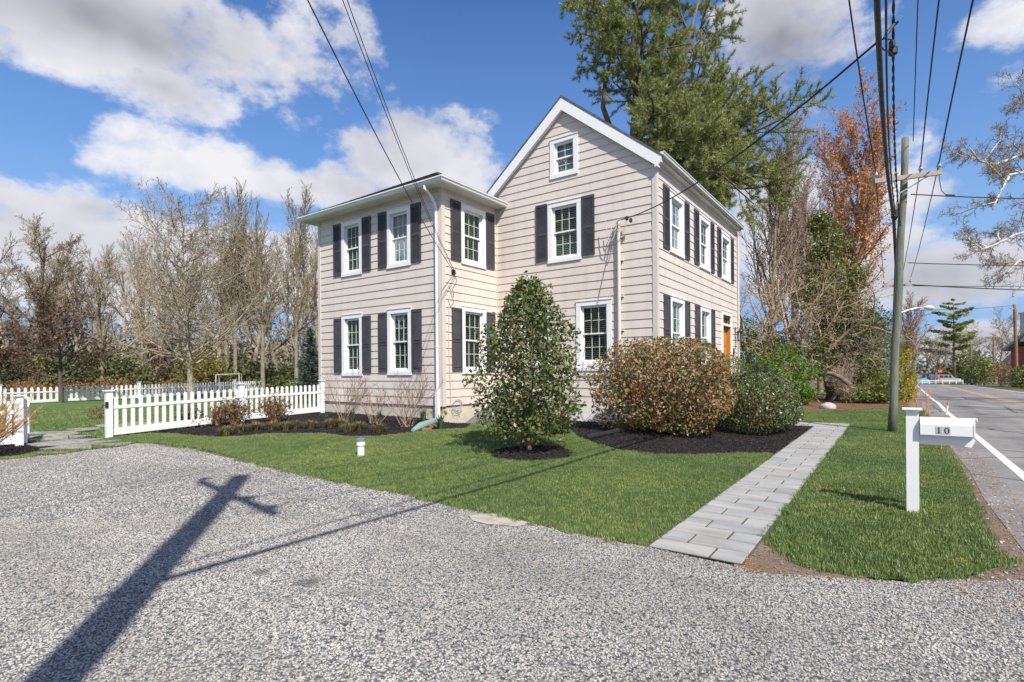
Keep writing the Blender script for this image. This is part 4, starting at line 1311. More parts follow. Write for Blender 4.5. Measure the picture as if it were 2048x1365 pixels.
# front steps and iron railings
sx0 = XR + .04
t = thing('front_steps', 'grey front steps below the wooden door, mostly hidden by shrubs', 'steps', (sx0, 21.1, h(sx0, 21.1)))
m = MB(); m.box((sx0, 20.2, -.1), (-3.95, 22.0, .90)); m.build('landing', M['stucco'], t)
m = MB()
for i in range(5): m.box((-3.949 + i * .24, 20.25, -.1), (-3.949 + (i + 1) * .24 - .001, 21.95, .74 - i * .16))
m.build('flight', M['stucco'], t)
for k, (yy, lab) in enumerate(((20.2, 'blue-black iron stair railing on the near side of the front steps'), (22.0, 'blue-black iron stair railing on the far side of the front steps'))):
    t = thing('stair_railing', lab, 'railing', (-3.9, yy, .9), 'iron railings of the front steps')
    yk = yy + (.06 if k == 0 else -.06)
    tops = [Vector((-5.05, yk, 1.60)), Vector((-3.95, yk, 1.58)), Vector((-2.95, yk, .82))]
    lows = [Vector((-5.05, yk, .98)), Vector((-3.95, yk, .98)), Vector((-2.95, yk, .22))]
    m = MB()
    for P_ in (tops, lows):
        for a, b in zip(P_[:-1], P_[1:]): m.bar(a, b, .035, .03)
    m.build('handrail', M['iron'], t)
    for q, z0 in ((tops[1] + Vector((.0, 0, 0)), .90), (tops[2], .0)):
        m = MB(); m.box((q.x - .035, q.y - .035, z0), (q.x + .035, q.y + .035, q.z + .10)); m.lathe([(.03, 0), (.035, .03), (.0, .06)], (q.x, q.y, q.z + .10), 8); m.build('newel_post', M['iron'], t)
    m = MB()
    for i in range(16):
        f_ = (i + .5) / 16
        L1 = tops[0].lerp(tops[1], f_ * 2) if f_ < .5 else tops[1].lerp(tops[2], f_ * 2 - 1)
        L0 = lows[0].lerp(lows[1], f_ * 2) if f_ < .5 else lows[1].lerp(lows[2], f_ * 2 - 1)
        m.bar(L0, L1, .014, .014, up=(0, 1, 0))
    m.build('balusters', M['iron'], t)

# ------------------------------------------------------------------ poles and wires
def pole(name, label, base, top, r0, r1, mat, group=None):
    t = thing(name, label, 'utility pole', tuple(base), group)
    m = MB(); b, q = Vector(base), Vector(top); n = 10
    m.tube([b.lerp(q, i / n) + Vector((.012 * math.sin(i * 1.7), 0, 0)) for i in range(n + 1)], [r0 + (r1 - r0) * i / n for i in range(n + 1)], 12)
    m.build('shaft', mat, t, smooth=True)
    return t


def insulator(t, p, s=1.0):
    m = MB(); m.lathe([(.012 * s, 0), (.012 * s, .07 * s), (.035 * s, .08 * s), (.05 * s, .11 * s), (.035 * s, .15 * s), (.03 * s, .19 * s)], p, 10); m.build('insulator', M['galv'], t)


def wire(name, label, pts, r, n=24, mat=None, cat='wire', group='overhead wires'):
    """a hanging wire through three points (parabola), or straight polyline for others"""
    P = [Vector(p) for p in pts]
    if len(P) == 3:
        L1, L2 = (P[1] - P[0]).length, (P[2] - P[1]).length
        tm = L1 / (L1 + L2)
        out = []
        for i in range(n + 1):
            t_ = i / n
            a = (t_ - tm) * (t_ - 1) / (tm * 1.0); b = t_ * (t_ - 1) / (tm * (tm - 1)); c = t_ * (t_ - tm) / (1 - tm)
            out.append(P[0] * a + P[1] * b + P[2] * c)
        P = out
    m = MB(); m.tube(P, r, 6)
    return tag(m.build(name, mat or M['wire'], smooth=True), label, cat, group)


PD = 12.40
pb_ = Vector((*G(1783, 866), 0)); pt_ = PR(1811.5, 276, PD + .25)
P1 = pole('utility_pole', 'weathered green-grey leaning utility pole on the verge beside the mailbox', tuple(pb_ + Vector((0, 0, -.05))), tuple(pt_), .088, .070, M['pole_wood'])
aL, aR = PR(1748, 367, PD), PR(1881, 349, PD + .12)
ym = Vector((0, -.14, 0))
m = MB(); m.bar(aL + ym, aR + ym, .085, .10); m.build('crossarm', M['arm_wood'], P1)
m = MB()
ac = (aL + aR) / 2 + ym
m.bar(aL.lerp(aR, .30) + ym * 1.0 + Vector((0, 0, -.05)), PR(1797, 389, PD) + ym * .6, .02, .03); m.bar(aL.lerp(aR, .80) + ym + Vector((0, 0, -.05)), PR(1799, 389, PD) + ym * .6, .02, .03)
m.build('arm_brace', M['galv'], P1)
iw1, iw2, iw3 = PR(1752, 364, PD) + ym, PR(1841, 352, PD + .07) + ym, PR(1877, 346, PD + .1) + ym
for q in (iw1, iw2, iw3): insulator(P1, q)
m = MB(); q = PR(1789, 425, PD) + Vector((-.0, -.2, 0)); m.tube([q + Vector((0, 0, -.22)), q + Vector((0, 0, -.16)), q + Vector((0, 0, .0)), q + Vector((0, 0, .1))], [.04, .075, .07, .03], 10)
m.tube([q + Vector((.02, 0, .05)), q + Vector((.06, -.03, .28)), q + Vector((.0, -.02, .34)), q + Vector((-.05, 0, .15))], .008, 5)
m.build('splice_case', M['black'], P1)
m = MB(); m.tube([PR(1789, 640, PD) + Vector((-.02, -.13, 0)), PR(1792, 560, PD) + Vector((-.02, -.13, 0)), PR(1794, 500, PD) + Vector((-.02, -.14, 0)), q + Vector((-.0, 0, -.2))], .022, 6); m.build('riser_cable', M['black'], P1)

# the pole beside the camera whose shadow lies across the gravel
nb_, nt_ = Vector((0.55, -2.05, 0)), Vector((.22, -1.0, 10.35))
P0 = pole('utility_pole', 'tall utility pole at the driveway mouth that throws its shadow over the gravel', tuple(nb_), tuple(nt_), .165, .13, M['pole_wood'])
nz = 9.25; nc = nb_.lerp(nt_, nz / 10.35)
n1_, n2_ = Vector((-.75, nc.y - .05, nz + .02)), Vector((1.72, nc.y - .4, nz))
m = MB(); m.bar(n1_ + Vector((0, .18, 0)), n2_ + Vector((0, .18, 0)), .10, .12); m.build('crossarm', M['arm_wood'], P0)
for f_ in (.03, .70, .96): insulator(P0, n1_.lerp(n2_, f_) + Vector((0, .18, .06)), 1.5)
na, nbw, ncw = n1_.lerp(n2_, .03) + Vector((0, .18, .28)), n1_.lerp(n2_, .70) + Vector((0, .18, .28)), n1_.lerp(n2_, .96) + Vector((0, .18, .28))


def zat(u, v, z):
    r = ray(u, v); t_ = (z - CAMH) / r[2]
    return Vector((r[0] * t_, r[1] * t_, z))


up = Vector((0, 0, .17))
wire('overhead_wire', 'power wire from the left insulator of the verge pole crossarm', (iw1 + up, zat(1698, 0, 7.1), na), .012)
wire('overhead_wire', 'power wire from the middle insulator of the verge pole crossarm', (iw2 + up, zat(1878, 0, 7.1), nbw), .012)
wire('overhead_wire', 'power wire from the right end insulator of the verge pole crossarm', (iw3 + up, zat(1946, 0, 7.1), ncw), .014)
wire('overhead_wire', 'thin wire running along the very top of the verge pole', (pt_ + Vector((.14, 0, -.12)), zat(1836, 0, 7.6), nt_ + Vector((.1, 0, -.2))), .009)
cabe = PR(1787, 436, PD) + Vector((0, -.16, 0))
wire('telephone_cable', 'thickest black cable hanging beside the verge pole', (cabe, zat(1754, 0, 5.25), Vector((.05, -1.5, 5.75))), .030, mat=M['black'], group='thick cables along the road')
wire('telephone_cable', 'thinner black cable just right of the thickest cable', (PR(1791, 432, PD) + Vector((0, -.16, 0)), zat(1772, 0, 5.35), Vector((.22, -1.5, 5.9))), .012, mat=M['black'], group='thick cables along the road')
tc_ = [PR(1797, 455, PD) + Vector((0, -.15, 0)), zat(1790, 60, 5.5), zat(1786, 0, 5.6), Vector((.3, -1.5, 6.5))]
for k in range(2):
    P_ = [PR(1800, 455, PD) + Vector((0, -.15, 0)), zat(1787, 0, 5.7), Vector((.32, -1.55, 6.4))]
    L1, L2 = (P_[1] - P_[0]).length, (P_[2] - P_[1]).length; tm = L1 / (L1 + L2); out = []
    for i in range(261):
        t_ = i / 260
        a = (t_ - tm) * (t_ - 1) / tm; b = t_ * (t_ - 1) / (tm * (tm - 1)); c = t_ * (t_ - tm) / (1 - tm)
        q = P_[0] * a + P_[1] * b + P_[2] * c
        ph = i * .8 + math.pi * k
        out.append(q + Vector((.009 * math.cos(ph), 0, .009 * math.sin(ph))))
    m = MB(); m.tube(out, .009, 5)
    if k == 0: tw = tag(m.build('triplex_cable', M['wire'], smooth=True), 'twisted service cable right of the two thick black cables', 'cable', 'thick cables along the road')
    else: m.build('strand', M['wire'], tw, smooth=True)
# service drop to the gable, tapped off the twisted cable
tap = zat(1786, 105, 5.45)
dp = zat(1753, 86, 5.25)
mast = Vector((mx, my - .05, 5.66))
wire('service_drop', 'twisted service drop from the road cables to the gable mast', (dp, dp.lerp(mast, .5) + Vector((0, 0, -.32)), mast), .013, group=None, cat='cable')
m = MB(); m.tube([dp, dp + Vector((.06, .02, .03)), zat(1770, 78, 5.42), zat(1783, 80, 5.5), zat(1786, 95, 5.5)], .010, 5); m.tube([dp, zat(1768, 100, 5.35), zat(1780, 105, 5.4), zat(1788, 112, 5.45)], .009, 5)
m.lathe([(.02, 0), (.05, .02), (.05, .10), (.02, .12)], zat(1786, 112, 5.45), 8); m.lathe([(.015, 0), (.035, .02), (.035, .09), (.015, .11)], zat(1784, 98, 5.5), 8)
m.tube([zat(1768, 76, 5.4), zat(1778, 62, 5.5), zat(1788, 50, 5.6), zat(1797, 43, 5.62)], [.01, .02, .022, .012], 6)
tag(m.build('cable_splice', M['wire']), 'knot of clamps and splices where the service drop leaves the road cables', 'cable splice')
# telephone drops to the wing corner
wb = Vector((XW + .06, 11.73, 4.43))
q = zat(615, 0, 5.9); wire('telephone_drop', 'single dark wire running down to the wing corner bracket', (wb, q, q + (q - wb) * .9 + Vector((0, 0, 1.2))), .0095, group='wires to the wing corner')
q = zat(685, 0, 6.0); wb2 = Vector((XW + .06, 11.80, 4.40)); wire('telephone_drop', 'left one of the paired thin wires to the wing corner', (wb2, q, q + (q - wb2) * .9 + Vector((0, 0, 1.5))), .006, group='wires to the wing corner')
q = zat(694, 0, 6.0); wb2 = Vector((XW + .06, 11.84, 4.38)); wire('telephone_drop', 'right one of the paired thin wires to the wing corner', (wb2, q, q + (q - wb2) * .9 + Vector((0, 0, 1.5))), .006, group='wires to the wing corner')
# far pole with street light, and wires onward
FD = 29.0
fb = at(XYD(1797, FD)); ft = PR(1799, 552, FD)
P2 = pole('utility_pole', 'farther utility pole with a street light, half hidden behind the verge pole', tuple(fb), tuple(ft), .15, .11, M['pole_wood'])
a, b = PR(1766, 574, FD), PR(1823, 570, FD); m = MB(); m.bar(a + ym, b + ym, .11, .12); m.build('crossarm', M['arm_wood'], P2)
for f_ in (.04, .6, .96): insulator(P2, a.lerp(b, f_) + ym + Vector((0, 0, .05)), 1.2)
m = MB(); m.tube([PR(1799, 627, FD), PR(1815, 621, FD), PR(1835, 616, FD), PR(1851, 615, FD)], .035, 6); arm = m.build('lamp_arm', M['galv'], P2)
m = MB(); c = PR(1859, 616, FD); m.tube([c + Vector((-.24, -.15, .03)), c + Vector((-.12, -.08, .02)), c + Vector((.1, .06, 0)), c + Vector((.2, .13, -.02))], [.05, .11, .12, .06], 10); m.build('lamp_head', pbr('lamp_head', (.55, .62, .58), .4), arm)
fu = [PR(1768, 568, FD) + ym + Vector((0, 0, .2)), PR(1803, 566, FD) + ym + Vector((0, 0, .2)), PR(1821, 564, FD) + ym + Vector((0, 0, .2))]
for k, (s_, e_, lab) in enumerate(((iw1, fu[0], 'power wire between the left insulators of the two verge poles'), (iw2, fu[1], 'power wire between the middle insulators of the two verge poles'), (iw3, fu[2], 'power wire between the right insulators of the two verge poles'))):
    wire('overhead_wire', lab, (s_ + up, (s_ + up).lerp(e_, .5) + Vector((0, 0, -.18)), e_), .011)
wire('telephone_cable', 'black cable continuing behind the verge pole down the road', (cabe, cabe.lerp(PR(1796, 620, FD), .5) + Vector((0, 0, -.2)), PR(1796, 620, FD)), .032, mat=M['black'], group='thick cables along the road')
# wires crossing the road to the right
for k, (u0, v0, u1, v1, D0, D1, r_, lab) in enumerate(((1822, 389, 2300, 397, PD, PD + 1, .013, 'upper cross-road wire leaving the verge pole to the right'), (1816, 526, 2300, 527, PD, PD + 1, .010, 'lower cross-road wire leaving the verge pole to the right'),
                                          (1824, 570, 2300, 584, FD, FD + 4, .03, 'thick dark wire from the far crossarm across the road'), (1824, 572, 2300, 566, FD, FD + 6, .018, 'thin wire from the far crossarm across the road'), (1800, 622, 2029, 611, FD, 62, .02, 'wire from the street light pole to the brown pole'))):
    a, b = PR(u0, v0, D0), PR(u1, v1, D1)
    wire('overhead_wire', lab, (a, a.lerp(b, .5) + Vector((0, 0, -.06 - .05 * (k > 1))), b), r_)
m = MB(); q = PR(1900, 391, PD + .2); m.tube([PR(1893, 391, PD + .2), PR(1908, 391.5, PD + .2)], .03, 8); m.tube([iw3, PR(1879, 362, PD), PR(1883, 382, PD + .1), PR(1892, 391, PD + .2)], .008, 5)
tag(m.build('wire_splice', M['black']), 'black splice on the upper cross-road wire right of the verge pole', 'wire splice')

# ------------------------------------------------------------------ trees and shrubs
def rotate_about(v, ax, ang):
    return Matrix.Rotation(ang, 3, ax) @ v


def grow(rng, p, d, L, r, P, level=0, out=None, tips=None):
    """one branch and its children.  P[level]: dict(seg, wig, up, n, ang, ratio, start, taper)"""
    if out is None: out, tips = [], []
    q = P[min(level, len(P) - 1)]
    n = max(2, int(L / q['seg']))
    pts, rad = [p.copy()], [r]
    d = d.normalized()
    dirs = [d.copy()]
    for i in range(n):
        d = d + Vector((rng.gauss(0, q['wig']), rng.gauss(0, q['wig']), rng.gauss(0, q['wig']) + q['up']))
        d.normalize()
        p = p + d * (L / n)
        pts.append(p.copy()); dirs.append(d.copy())
        rad.append(max(r * (1 - (1 - q['taper']) * (i + 1) / n), 0.003))
    out.append((pts, rad, level))
    if level + 1 < len(P):
        c = P[level + 1]
        k = int(q['n'] * rng.uniform(.8, 1.2) + .5) if 'n' in q else 0
        az = rng.uniform(0, 6.28)
        for j in range(k):
            t = q['start'] + (1 - q['start']) * (j + rng.random()) / k
            f = t * n; i = min(int(f), n - 1); u = f - i
            pp = pts[i].lerp(pts[i + 1], u); dd = dirs[i + 1]
            az += 2.4 + rng.uniform(-.6, .6)
            ax = dd.cross(Vector((0, 0, 1)))
            if ax.length < .05: ax = Vector((1, 0, 0))
            ax.normalize()
            ang = q['ang'] * rng.uniform(.75, 1.25)
            cd = rotate_about(dd, ax, ang)
            cd = rotate_about(cd, dd, az)
            cl = L * q['ratio'] * rng.uniform(.65, 1.2) * (1 - q.get('fall', .5) * t)
            grow(rng, pp, cd, max(cl, .1), max(min(rad[i] * q.get('rr', .6), r * .6), .003), P, level + 1, out, tips)
    if level >= len(P) - 1 or level >= len(P) - 2:
        tips.append((pts, dirs, level))
    return out, tips


def tree_mesh(out, sides=(8, 5, 3, 3, 3), minr=0.0):
    m = MB()
    for pts, rad, lv in out:
        if minr: rad = [max(r, minr) for r in rad]
        m.tube(pts, rad, sides[min(lv, len(sides) - 1)], cap=False)
    return m


def rand_unit(rg, n):
    v = rg.normal(size=(n, 3)); return v / np.linalg.norm(v, axis=1)[:, None]


def leaf_cloud(rg, C, size, aspect=.45, jitter=.35, up=0.0, dirs=None):
    n = len(C)
    A = rand_unit(rg, n)
    if dirs is not None: A = dirs + .6 * A
    A[:, 2] += up
    A /= np.linalg.norm(A, axis=1)[:, None]
    B = np.cross(A, rand_unit(rg, n)); B /= np.maximum(np.linalg.norm(B, axis=1), 1e-6)[:, None]
    s = size * (1 + jitter * rg.uniform(-1, 1, n))[:, None]
    return C, A * s / 2, B * s * aspect / 2


def along_tips(rng, tips, per_m, spread, lo=.25):
    C = []
    for pts, dirs, lv in tips:
        L = (pts[-1] - pts[0]).length
        k = int(L * per_m + rng.random())
        for _ in range(k):
            f = (lo + (1 - lo) * rng.random()) * (len(pts) - 1); i = min(int(f), len(pts) - 2)
            q = pts[i].lerp(pts[i + 1], f - i)
            C.append((q.x + rng.gauss(0, spread), q.y + rng.gauss(0, spread), q.z + rng.gauss(0, spread)))
    return np.array(C).reshape(-1, 3)


def make_tree(name, label, cat, loc, seed, P, H, r, bark, leaf=None, per_m=0, lsize=.06, spread=.04, lean=(0, 0), group=None, sides=(8, 5, 3, 3, 3), minr=.006, aspect=.5, crown_name='crown', lo=.25, mult=1, twigm=None):
    rng = random.Random(seed); rg = np.random.default_rng(seed)
    t = thing(name, label, cat, loc, group)
    b = Vector(loc)
    out, tips = [], []
    for k in range(mult):
        d = Vector((lean[0], lean[1], 1)) if mult == 1 else Vector((lean[0] + rng.gauss(0, .16), lean[1] + rng.gauss(0, .16), 1))
        o_, t_ = grow(rng, b + Vector((rng.gauss(0, .15 * (mult > 1)), rng.gauss(0, .15 * (mult > 1)), -.05)), d, H * (1 if mult == 1 else rng.uniform(.75, 1.05)), r, P)
        out += o_; tips += t_
    lim = 1
    trunk = tree_mesh([o for o in out if o[2] <= lim], sides, minr)
    trunk.build('trunk', bark, t, smooth=True, fix=False)
    cm = MB()
    for o in out:
        if o[2] > lim: cm.tube(o[0], [max(x, minr * .62) for x in o[1]], 3, cap=False)
    cr = cm.build(crown_name if not leaf else 'twigs', twigm or bark, t, fix=False) if cm.n else None
    if leaf:
        C = along_tips(rng, tips, per_m, spread, lo)
        lm = MB(); lm.leaves(*leaf_cloud(rg, C, lsize, aspect)); lm.build(crown_name, leaf, t, fix=False)
    return t


# --- leaf colours
LM = {}
LM['bud_green'] = leafmat('young_leaf_green', [(.26, .245, .06), (.31, .28, .09), (.21, .21, .06), (.34, .28, .11)], .6, .35)
LM['bud_tan'] = leafmat('catkin_tan', [(.30, .24, .14), (.24, .18, .10), (.26, .25, .11)], .7, .3)
LM['plum'] = leafmat('plum_leaf', [(.12, .055, .035), (.16, .075, .045), (.09, .05, .03), (.14, .10, .05), (.19, .10, .06)], .5, .3)
LM['maple'] = leafmat('red_maple_bud', [(.62, .25, .05), (.66, .32, .07), (.50, .18, .07), (.60, .27, .09)], .6, .35)
LM['maple_pale'] = leafmat('pale_red_bud', [(.40, .20, .14), (.34, .15, .10), (.44, .25, .17)], .6, .35)
LM['pine'] = leafmat('pine_needle', [(.25, .285, .085), (.30, .335, .11), (.19, .225, .07), (.38, .39, .15), (.26, .295, .09)], .5, .2)
LM['spruce'] = leafmat('blue_spruce_needle', [(.06, .10, .085), (.085, .135, .115), (.045, .08, .065)], .5, .15)
LM['holly'] = leafmat('holly_leaf', [(.068, .105, .030), (.10, .145, .042), (.052, .082, .025), (.13, .17, .055), (.19, .19, .055), (.13, .155, .045), (.32, .21, .09)], .36, .15, .45, patch=(3, .3))
LM['holly_berry'] = leafmat('holly_red_leaf', [(.38, .06, .02), (.42, .14, .04), (.30, .17, .06)], .4, .15)
LM['redtip'] = leafmat('red_tip_leaf', [(.09, .135, .04), (.14, .185, .06), (.20, .22, .09), (.11, .155, .05), (.30, .24, .13), (.17, .20, .07), (.30, .14, .05), (.42, .20, .06), (.40, .26, .16), (.36, .15, .06), (.26, .15, .07), (.46, .24, .08)], .45, .2, .35, patch=(2.4, .45))
LM['boxgreen'] = leafmat('small_dark_leaf', [(.080, .105, .034), (.11, .14, .048), (.145, .17, .06), (.06, .08, .028), (.20, .21, .085)], .35, .12, .45)
LM['ball'] = leafmat('boxwood_leaf', [(.09, .14, .025), (.12, .175, .035), (.14, .17, .04)], .4, .2)
LM['spirea'] = leafmat('spirea_leaf', [(.16, .07, .04), (.12, .10, .03), (.20, .10, .05), (.10, .115, .035)], .5, .25)
LM['lirope'] = leafmat('liriope_blade', [(.16, .16, .05), (.26, .22, .09), (.34, .25, .12), (.11, .13, .035)], .6, .25)
LM['daff'] = leafmat('daffodil_leaf', [(.07, .13, .05), (.10, .17, .07), (.06, .11, .05)], .45, .3)
LM['yellow'] = leafmat('forsythia_flower', [(.66, .50, .03), (.58, .43, .02), (.50, .40, .04), (.24, .28, .04)], .6, .35)
LM['brush'] = leafmat('brush_leaf', [(.15, .22, .035), (.19, .26, .05), (.11, .17, .03), (.25, .30, .07), (.22, .20, .06)], .5, .35)
LM['fresh'] = leafmat('fresh_leaf', [(.14, .25, .03), (.18, .29, .045), (.10, .19, .028), (.22, .30, .06)], .45, .4)
LM['dark'] = leafmat('dark_evergreen_leaf', [(.09, .12, .03), (.14, .17, .042), (.18, .205, .05), (.22, .22, .06)], .45, .15)
LM['olive'] = leafmat('olive_yellow_leaf', [(.20, .17, .04), (.26, .21, .05), (.15, .14, .035)], .6, .3)
LM['under'] = leafmat('undergrowth_leaf', [(.075, .105, .028), (.11, .14, .04), (.055, .08, .022), (.16, .16, .06), (.20, .15, .08)], .6, .3)
LM['rust'] = leafmat('rust_weed', [(.30, .17, .08), (.24, .14, .07), (.36, .22, .11)], .7, .3)

# --- skeletons
P_BARE = [dict(seg=.9, wig=.05, up=.04, n=12, ang=.82, ratio=.52, start=.26, taper=.2, rr=.58, fall=.45),
          dict(seg=.6, wig=.11, up=.05, n=10, ang=.62, ratio=.46, start=.15, taper=.2, rr=.5, fall=.4),
          dict(seg=.5, wig=.14, up=.03, n=9, ang=.6, ratio=.48, start=.1, taper=.3, rr=.6, fall=.4),
          dict(seg=.4, wig=.15, up=.02, n=4, ang=.6, ratio=.5, start=.1, taper=.4, rr=.6),
          dict(seg=.25, wig=.15, up=.02, taper=.5)]
P_GINKGO = [dict(seg=.8, wig=.02, up=.06, n=64, ang=1.12, ratio=.50, start=.17, taper=.12, rr=.40, fall=.55),
            dict(seg=.5, wig=.06, up=.06, n=16, ang=.75, ratio=.36, start=.08, taper=.2, rr=.5, fall=.45),
            dict(seg=.35, wig=.10, up=.06, n=6, ang=.7, ratio=.42, start=.1, taper=.3, rr=.6, fall=.3),
            dict(seg=.2, wig=.1, up=.05, taper=.5)]
P_PLUM = [dict(seg=.5, wig=.06, up=.05, n=17, ang=.98, ratio=.72, start=.22, taper=.25, rr=.55, fall=.55),
          dict(seg=.4, wig=.12, up=.05, n=9, ang=.7, ratio=.42, start=.15, taper=.3, rr=.55, fall=.35),
          dict(seg=.3, wig=.14, up=.02, n=5, ang=.7, ratio=.5, start=.1, taper=.4, rr=.6),
          dict(seg=.2, wig=.14, up=.0, taper=.5)]
P_FAST = [dict(seg=.9, wig=.04, up=.05, n=20, ang=.42, ratio=.50, start=.22, taper=.2, rr=.55, fall=.5),
          dict(seg=.6, wig=.08, up=.10, n=13, ang=.48, ratio=.42, start=.12, taper=.25, rr=.55, fall=.4),
          dict(seg=.5, wig=.10, up=.06, n=9, ang=.5, ratio=.45, start=.1, taper=.4, rr=.6),
          dict(seg=.3, wig=.12, up=.04, taper=.5)]
P_THICK = [dict(seg=.5, wig=.10, up=.02, n=9, ang=.75, ratio=.55, start=.15, taper=.3, rr=.6, fall=.3),
           dict(seg=.35, wig=.16, up=.0, n=8, ang=.8, ratio=.5, start=.1, taper=.3, rr=.6, fall=.3),
           dict(seg=.25, wig=.18, up=-.02, n=5, ang=.8, ratio=.5, start=.1, taper=.4, rr=.6),
           dict(seg=.2, wig=.2, up=-.02, taper=.5)]
P_SYC = [dict(seg=.9, wig=.08, up=.04, n=10, ang=.95, ratio=.62, start=.25, taper=.3, rr=.6, fall=.35),
         dict(seg=.55, wig=.20, up=.03, n=9, ang=.75, ratio=.42, start=.25, taper=.25, rr=.55, fall=.35),
         dict(seg=.35, wig=.26, up=.02, n=8, ang=.7, ratio=.45, start=.1, taper=.35, rr=.6, fall=.3),
         dict(seg=.22, wig=.22, up=.0, n=4, ang=.7, ratio=.5, start=.1, taper=.4, rr=.6),
         dict(seg=.15, wig=.2, up=-.02, taper=.5)]


def loc_at(u, d):
    x, y = XYD(u, d)
    return (x, y, h(x, y))


def place_copy(proto, loc, rz, s, label, group=None):
    o = copy_tree(proto)
    o.location = loc; o.rotation_euler = (0, 0, rz); o.scale = (s[0], s[0], s[1])
    o['label'] = label
    if group: o['group'] = group
    return o


M['twig_wood'] = pbr('twig_wood', (.30, .235, .15), .9, .3, 5)
WG_ = 'bare trees of the wood behind the yard'
# main young tree with horizontal limbs
make_tree('bare_tree', 'pale grey tree with level limbs and budding crown standing behind the near fence', 'tree', loc_at(382, 31), 5, P_GINKGO, 11.2, .18, M['bark_pale'], LM['bud_green'], 1.5, .10, .06, minr=.014, lo=.5)
# reddish plums in the yard
make_tree('plum_tree', 'reddish brown leafed tree with a dark trunk in front of the long fence', 'tree', loc_at(122, 28.6), 11, P_PLUM, 4.7, .12, M['bark_dark'], LM['plum'], 8, .17, .10, minr=.014)
make_tree('plum_tree', 'reddish brown leafed tree at the left edge of the yard behind the tan shrub', 'tree', loc_at(2, 33), 12, P_PLUM, 4.2, .12, M['bark_dark'], LM['plum'], 8, .17, .10, minr=.014)
make_tree('plum_tree', 'small dark red tree beyond the fence just left of the pale budding tree', 'tree', loc_at(343, 46), 13, P_PLUM, 4.0, .13, M['bark_dark'], LM['plum'], 8, .2, .12, minr=.018)

# bare wood: three grown trees, then copies
bareA = make_tree('bare_tree', 'tall dark forked tree with ivy on its trunk, behind the left reddish tree', 'tree', loc_at(88, 44), 21, P_BARE, 12.0, .26, M['bark_dark'], LM['bud_green'], .9, .12, .08, lean=(.05, 0), group=WG_, twigm=M['twig_wood'], minr=.021)
bareB = make_tree('bare_tree', 'thick two coloured bare tree standing just right of the pale budding tree', 'tree', loc_at(448, 50), 22, P_BARE, 13.0, .30, M['bark_pale'], LM['bud_tan'], .6, .11, .08, group=WG_, twigm=M['twig_wood'], minr=.021)
bareC = make_tree('bare_tree', 'slender bare tree half way between the pale budding tree and the house corner', 'tree', loc_at(526, 43), 23, P_FAST, 12.5, .18, M['bark_grey'], LM['bud_green'], 1.1, .12, .08, group=WG_, twigm=M['twig_wood'], minr=.02)
bareD = make_tree('bare_tree', 'leaning grey bare tree above the small dark red tree', 'tree', loc_at(305, 50), 24, P_BARE, 13.0, .28, M['bark_grey'], LM['bud_green'], .9, .12, .08, lean=(-.06, .02), group=WG_, twigm=M['twig_wood'], minr=.021)
# ivy on the dark trunk
rg = np.random.default_rng(5); b0 = bareA.location
th = rg.uniform(0, 6.28, 2200); zz = rg.uniform(.5, 8.2, 2200); rr_ = .33 + np.abs(rg.normal(0, .17, 2200)) * (1.25 - zz / 9)
C = np.stack([b0[0] + .055 * zz + rr_ * np.cos(th), b0[1] + rr_ * np.sin(th), b0[2] + zz], 1)
m = MB(); m.leaves(*leaf_cloud(rg, C, .17, .8)); tag(m.build('ivy', LM['dark'], fix=False), 'dark ivy climbing the trunk of the tall forked tree', 'ivy')
spots = [(-60, 40, 'C', 1.1, 'slim bare tree at the far left edge of the picture'), (25, 52, 'B', .95, 'grey bare tree between the left edge and the ivy-clad tree'), (150, 58, 'D', .95, 'bare tree behind the ivy-clad tree to its right'),
         (205, 47, 'C', .95, 'slim bare tree left of the pale budding tree, over the gate opening'), (250, 60, 'B', 1.0, 'hazy bare tree far back over the left end of the near fence'), (330, 54, 'C', 1.05, 'slim bare tree close left behind the pale budding tree'),
         (398, 62, 'D', 1.0, 'tall bare tree far behind the pale budding tree'), (470, 48, 'C', 1.15, 'straight slim bare tree right beside the thick two coloured tree'), (500, 60, 'B', 1.05, 'bare tree far back between the white goal frame and the house'),
         (560, 52, 'D', 1.0, 'spreading bare tree left of the blue spruce'), (592, 46, 'C', 1.12, 'slim bare tree directly left of the house eave'), (632, 56, 'B', 1.1, 'bare tree cut off by the house corner'),
         (680, 60, 'D', 1.1, 'bare tree mostly hidden behind the wing roof'), (-140, 50, 'D', 1.0, 'bare tree reaching in from beyond the left edge'), (112, 66, 'C', 1.2, 'farthest bare tree behind the left reddish tree')]
spots += [(60, 70, 'B', 1.0, 'distant bare tree over the left fence post'), (180, 74, 'D', 1.05, 'distant bare tree over the middle of the gate opening'), (285, 72, 'C', 1.2, 'distant slim bare tree over the near fence post'), (430, 78, 'B', 1.15, 'distant bare tree over the goal frame'),
          (540, 76, 'D', 1.1, 'distant bare tree over the right part of the near fence'), (610, 74, 'C', 1.25, 'distant slim bare tree touching the wing eave')]
protos = dict(A=bareA, B=bareB, C=bareC, D=bareD)
rr = random.Random(31)
for u, d, k, s, lab in spots:
    place_copy(protos[k], loc_at(u, d), rr.uniform(0, 6.28), (s * rr.uniform(.9, 1.05), s * rr.uniform(.92, 1.08) * (1 + (d - 50) * .004)), lab, WG_)

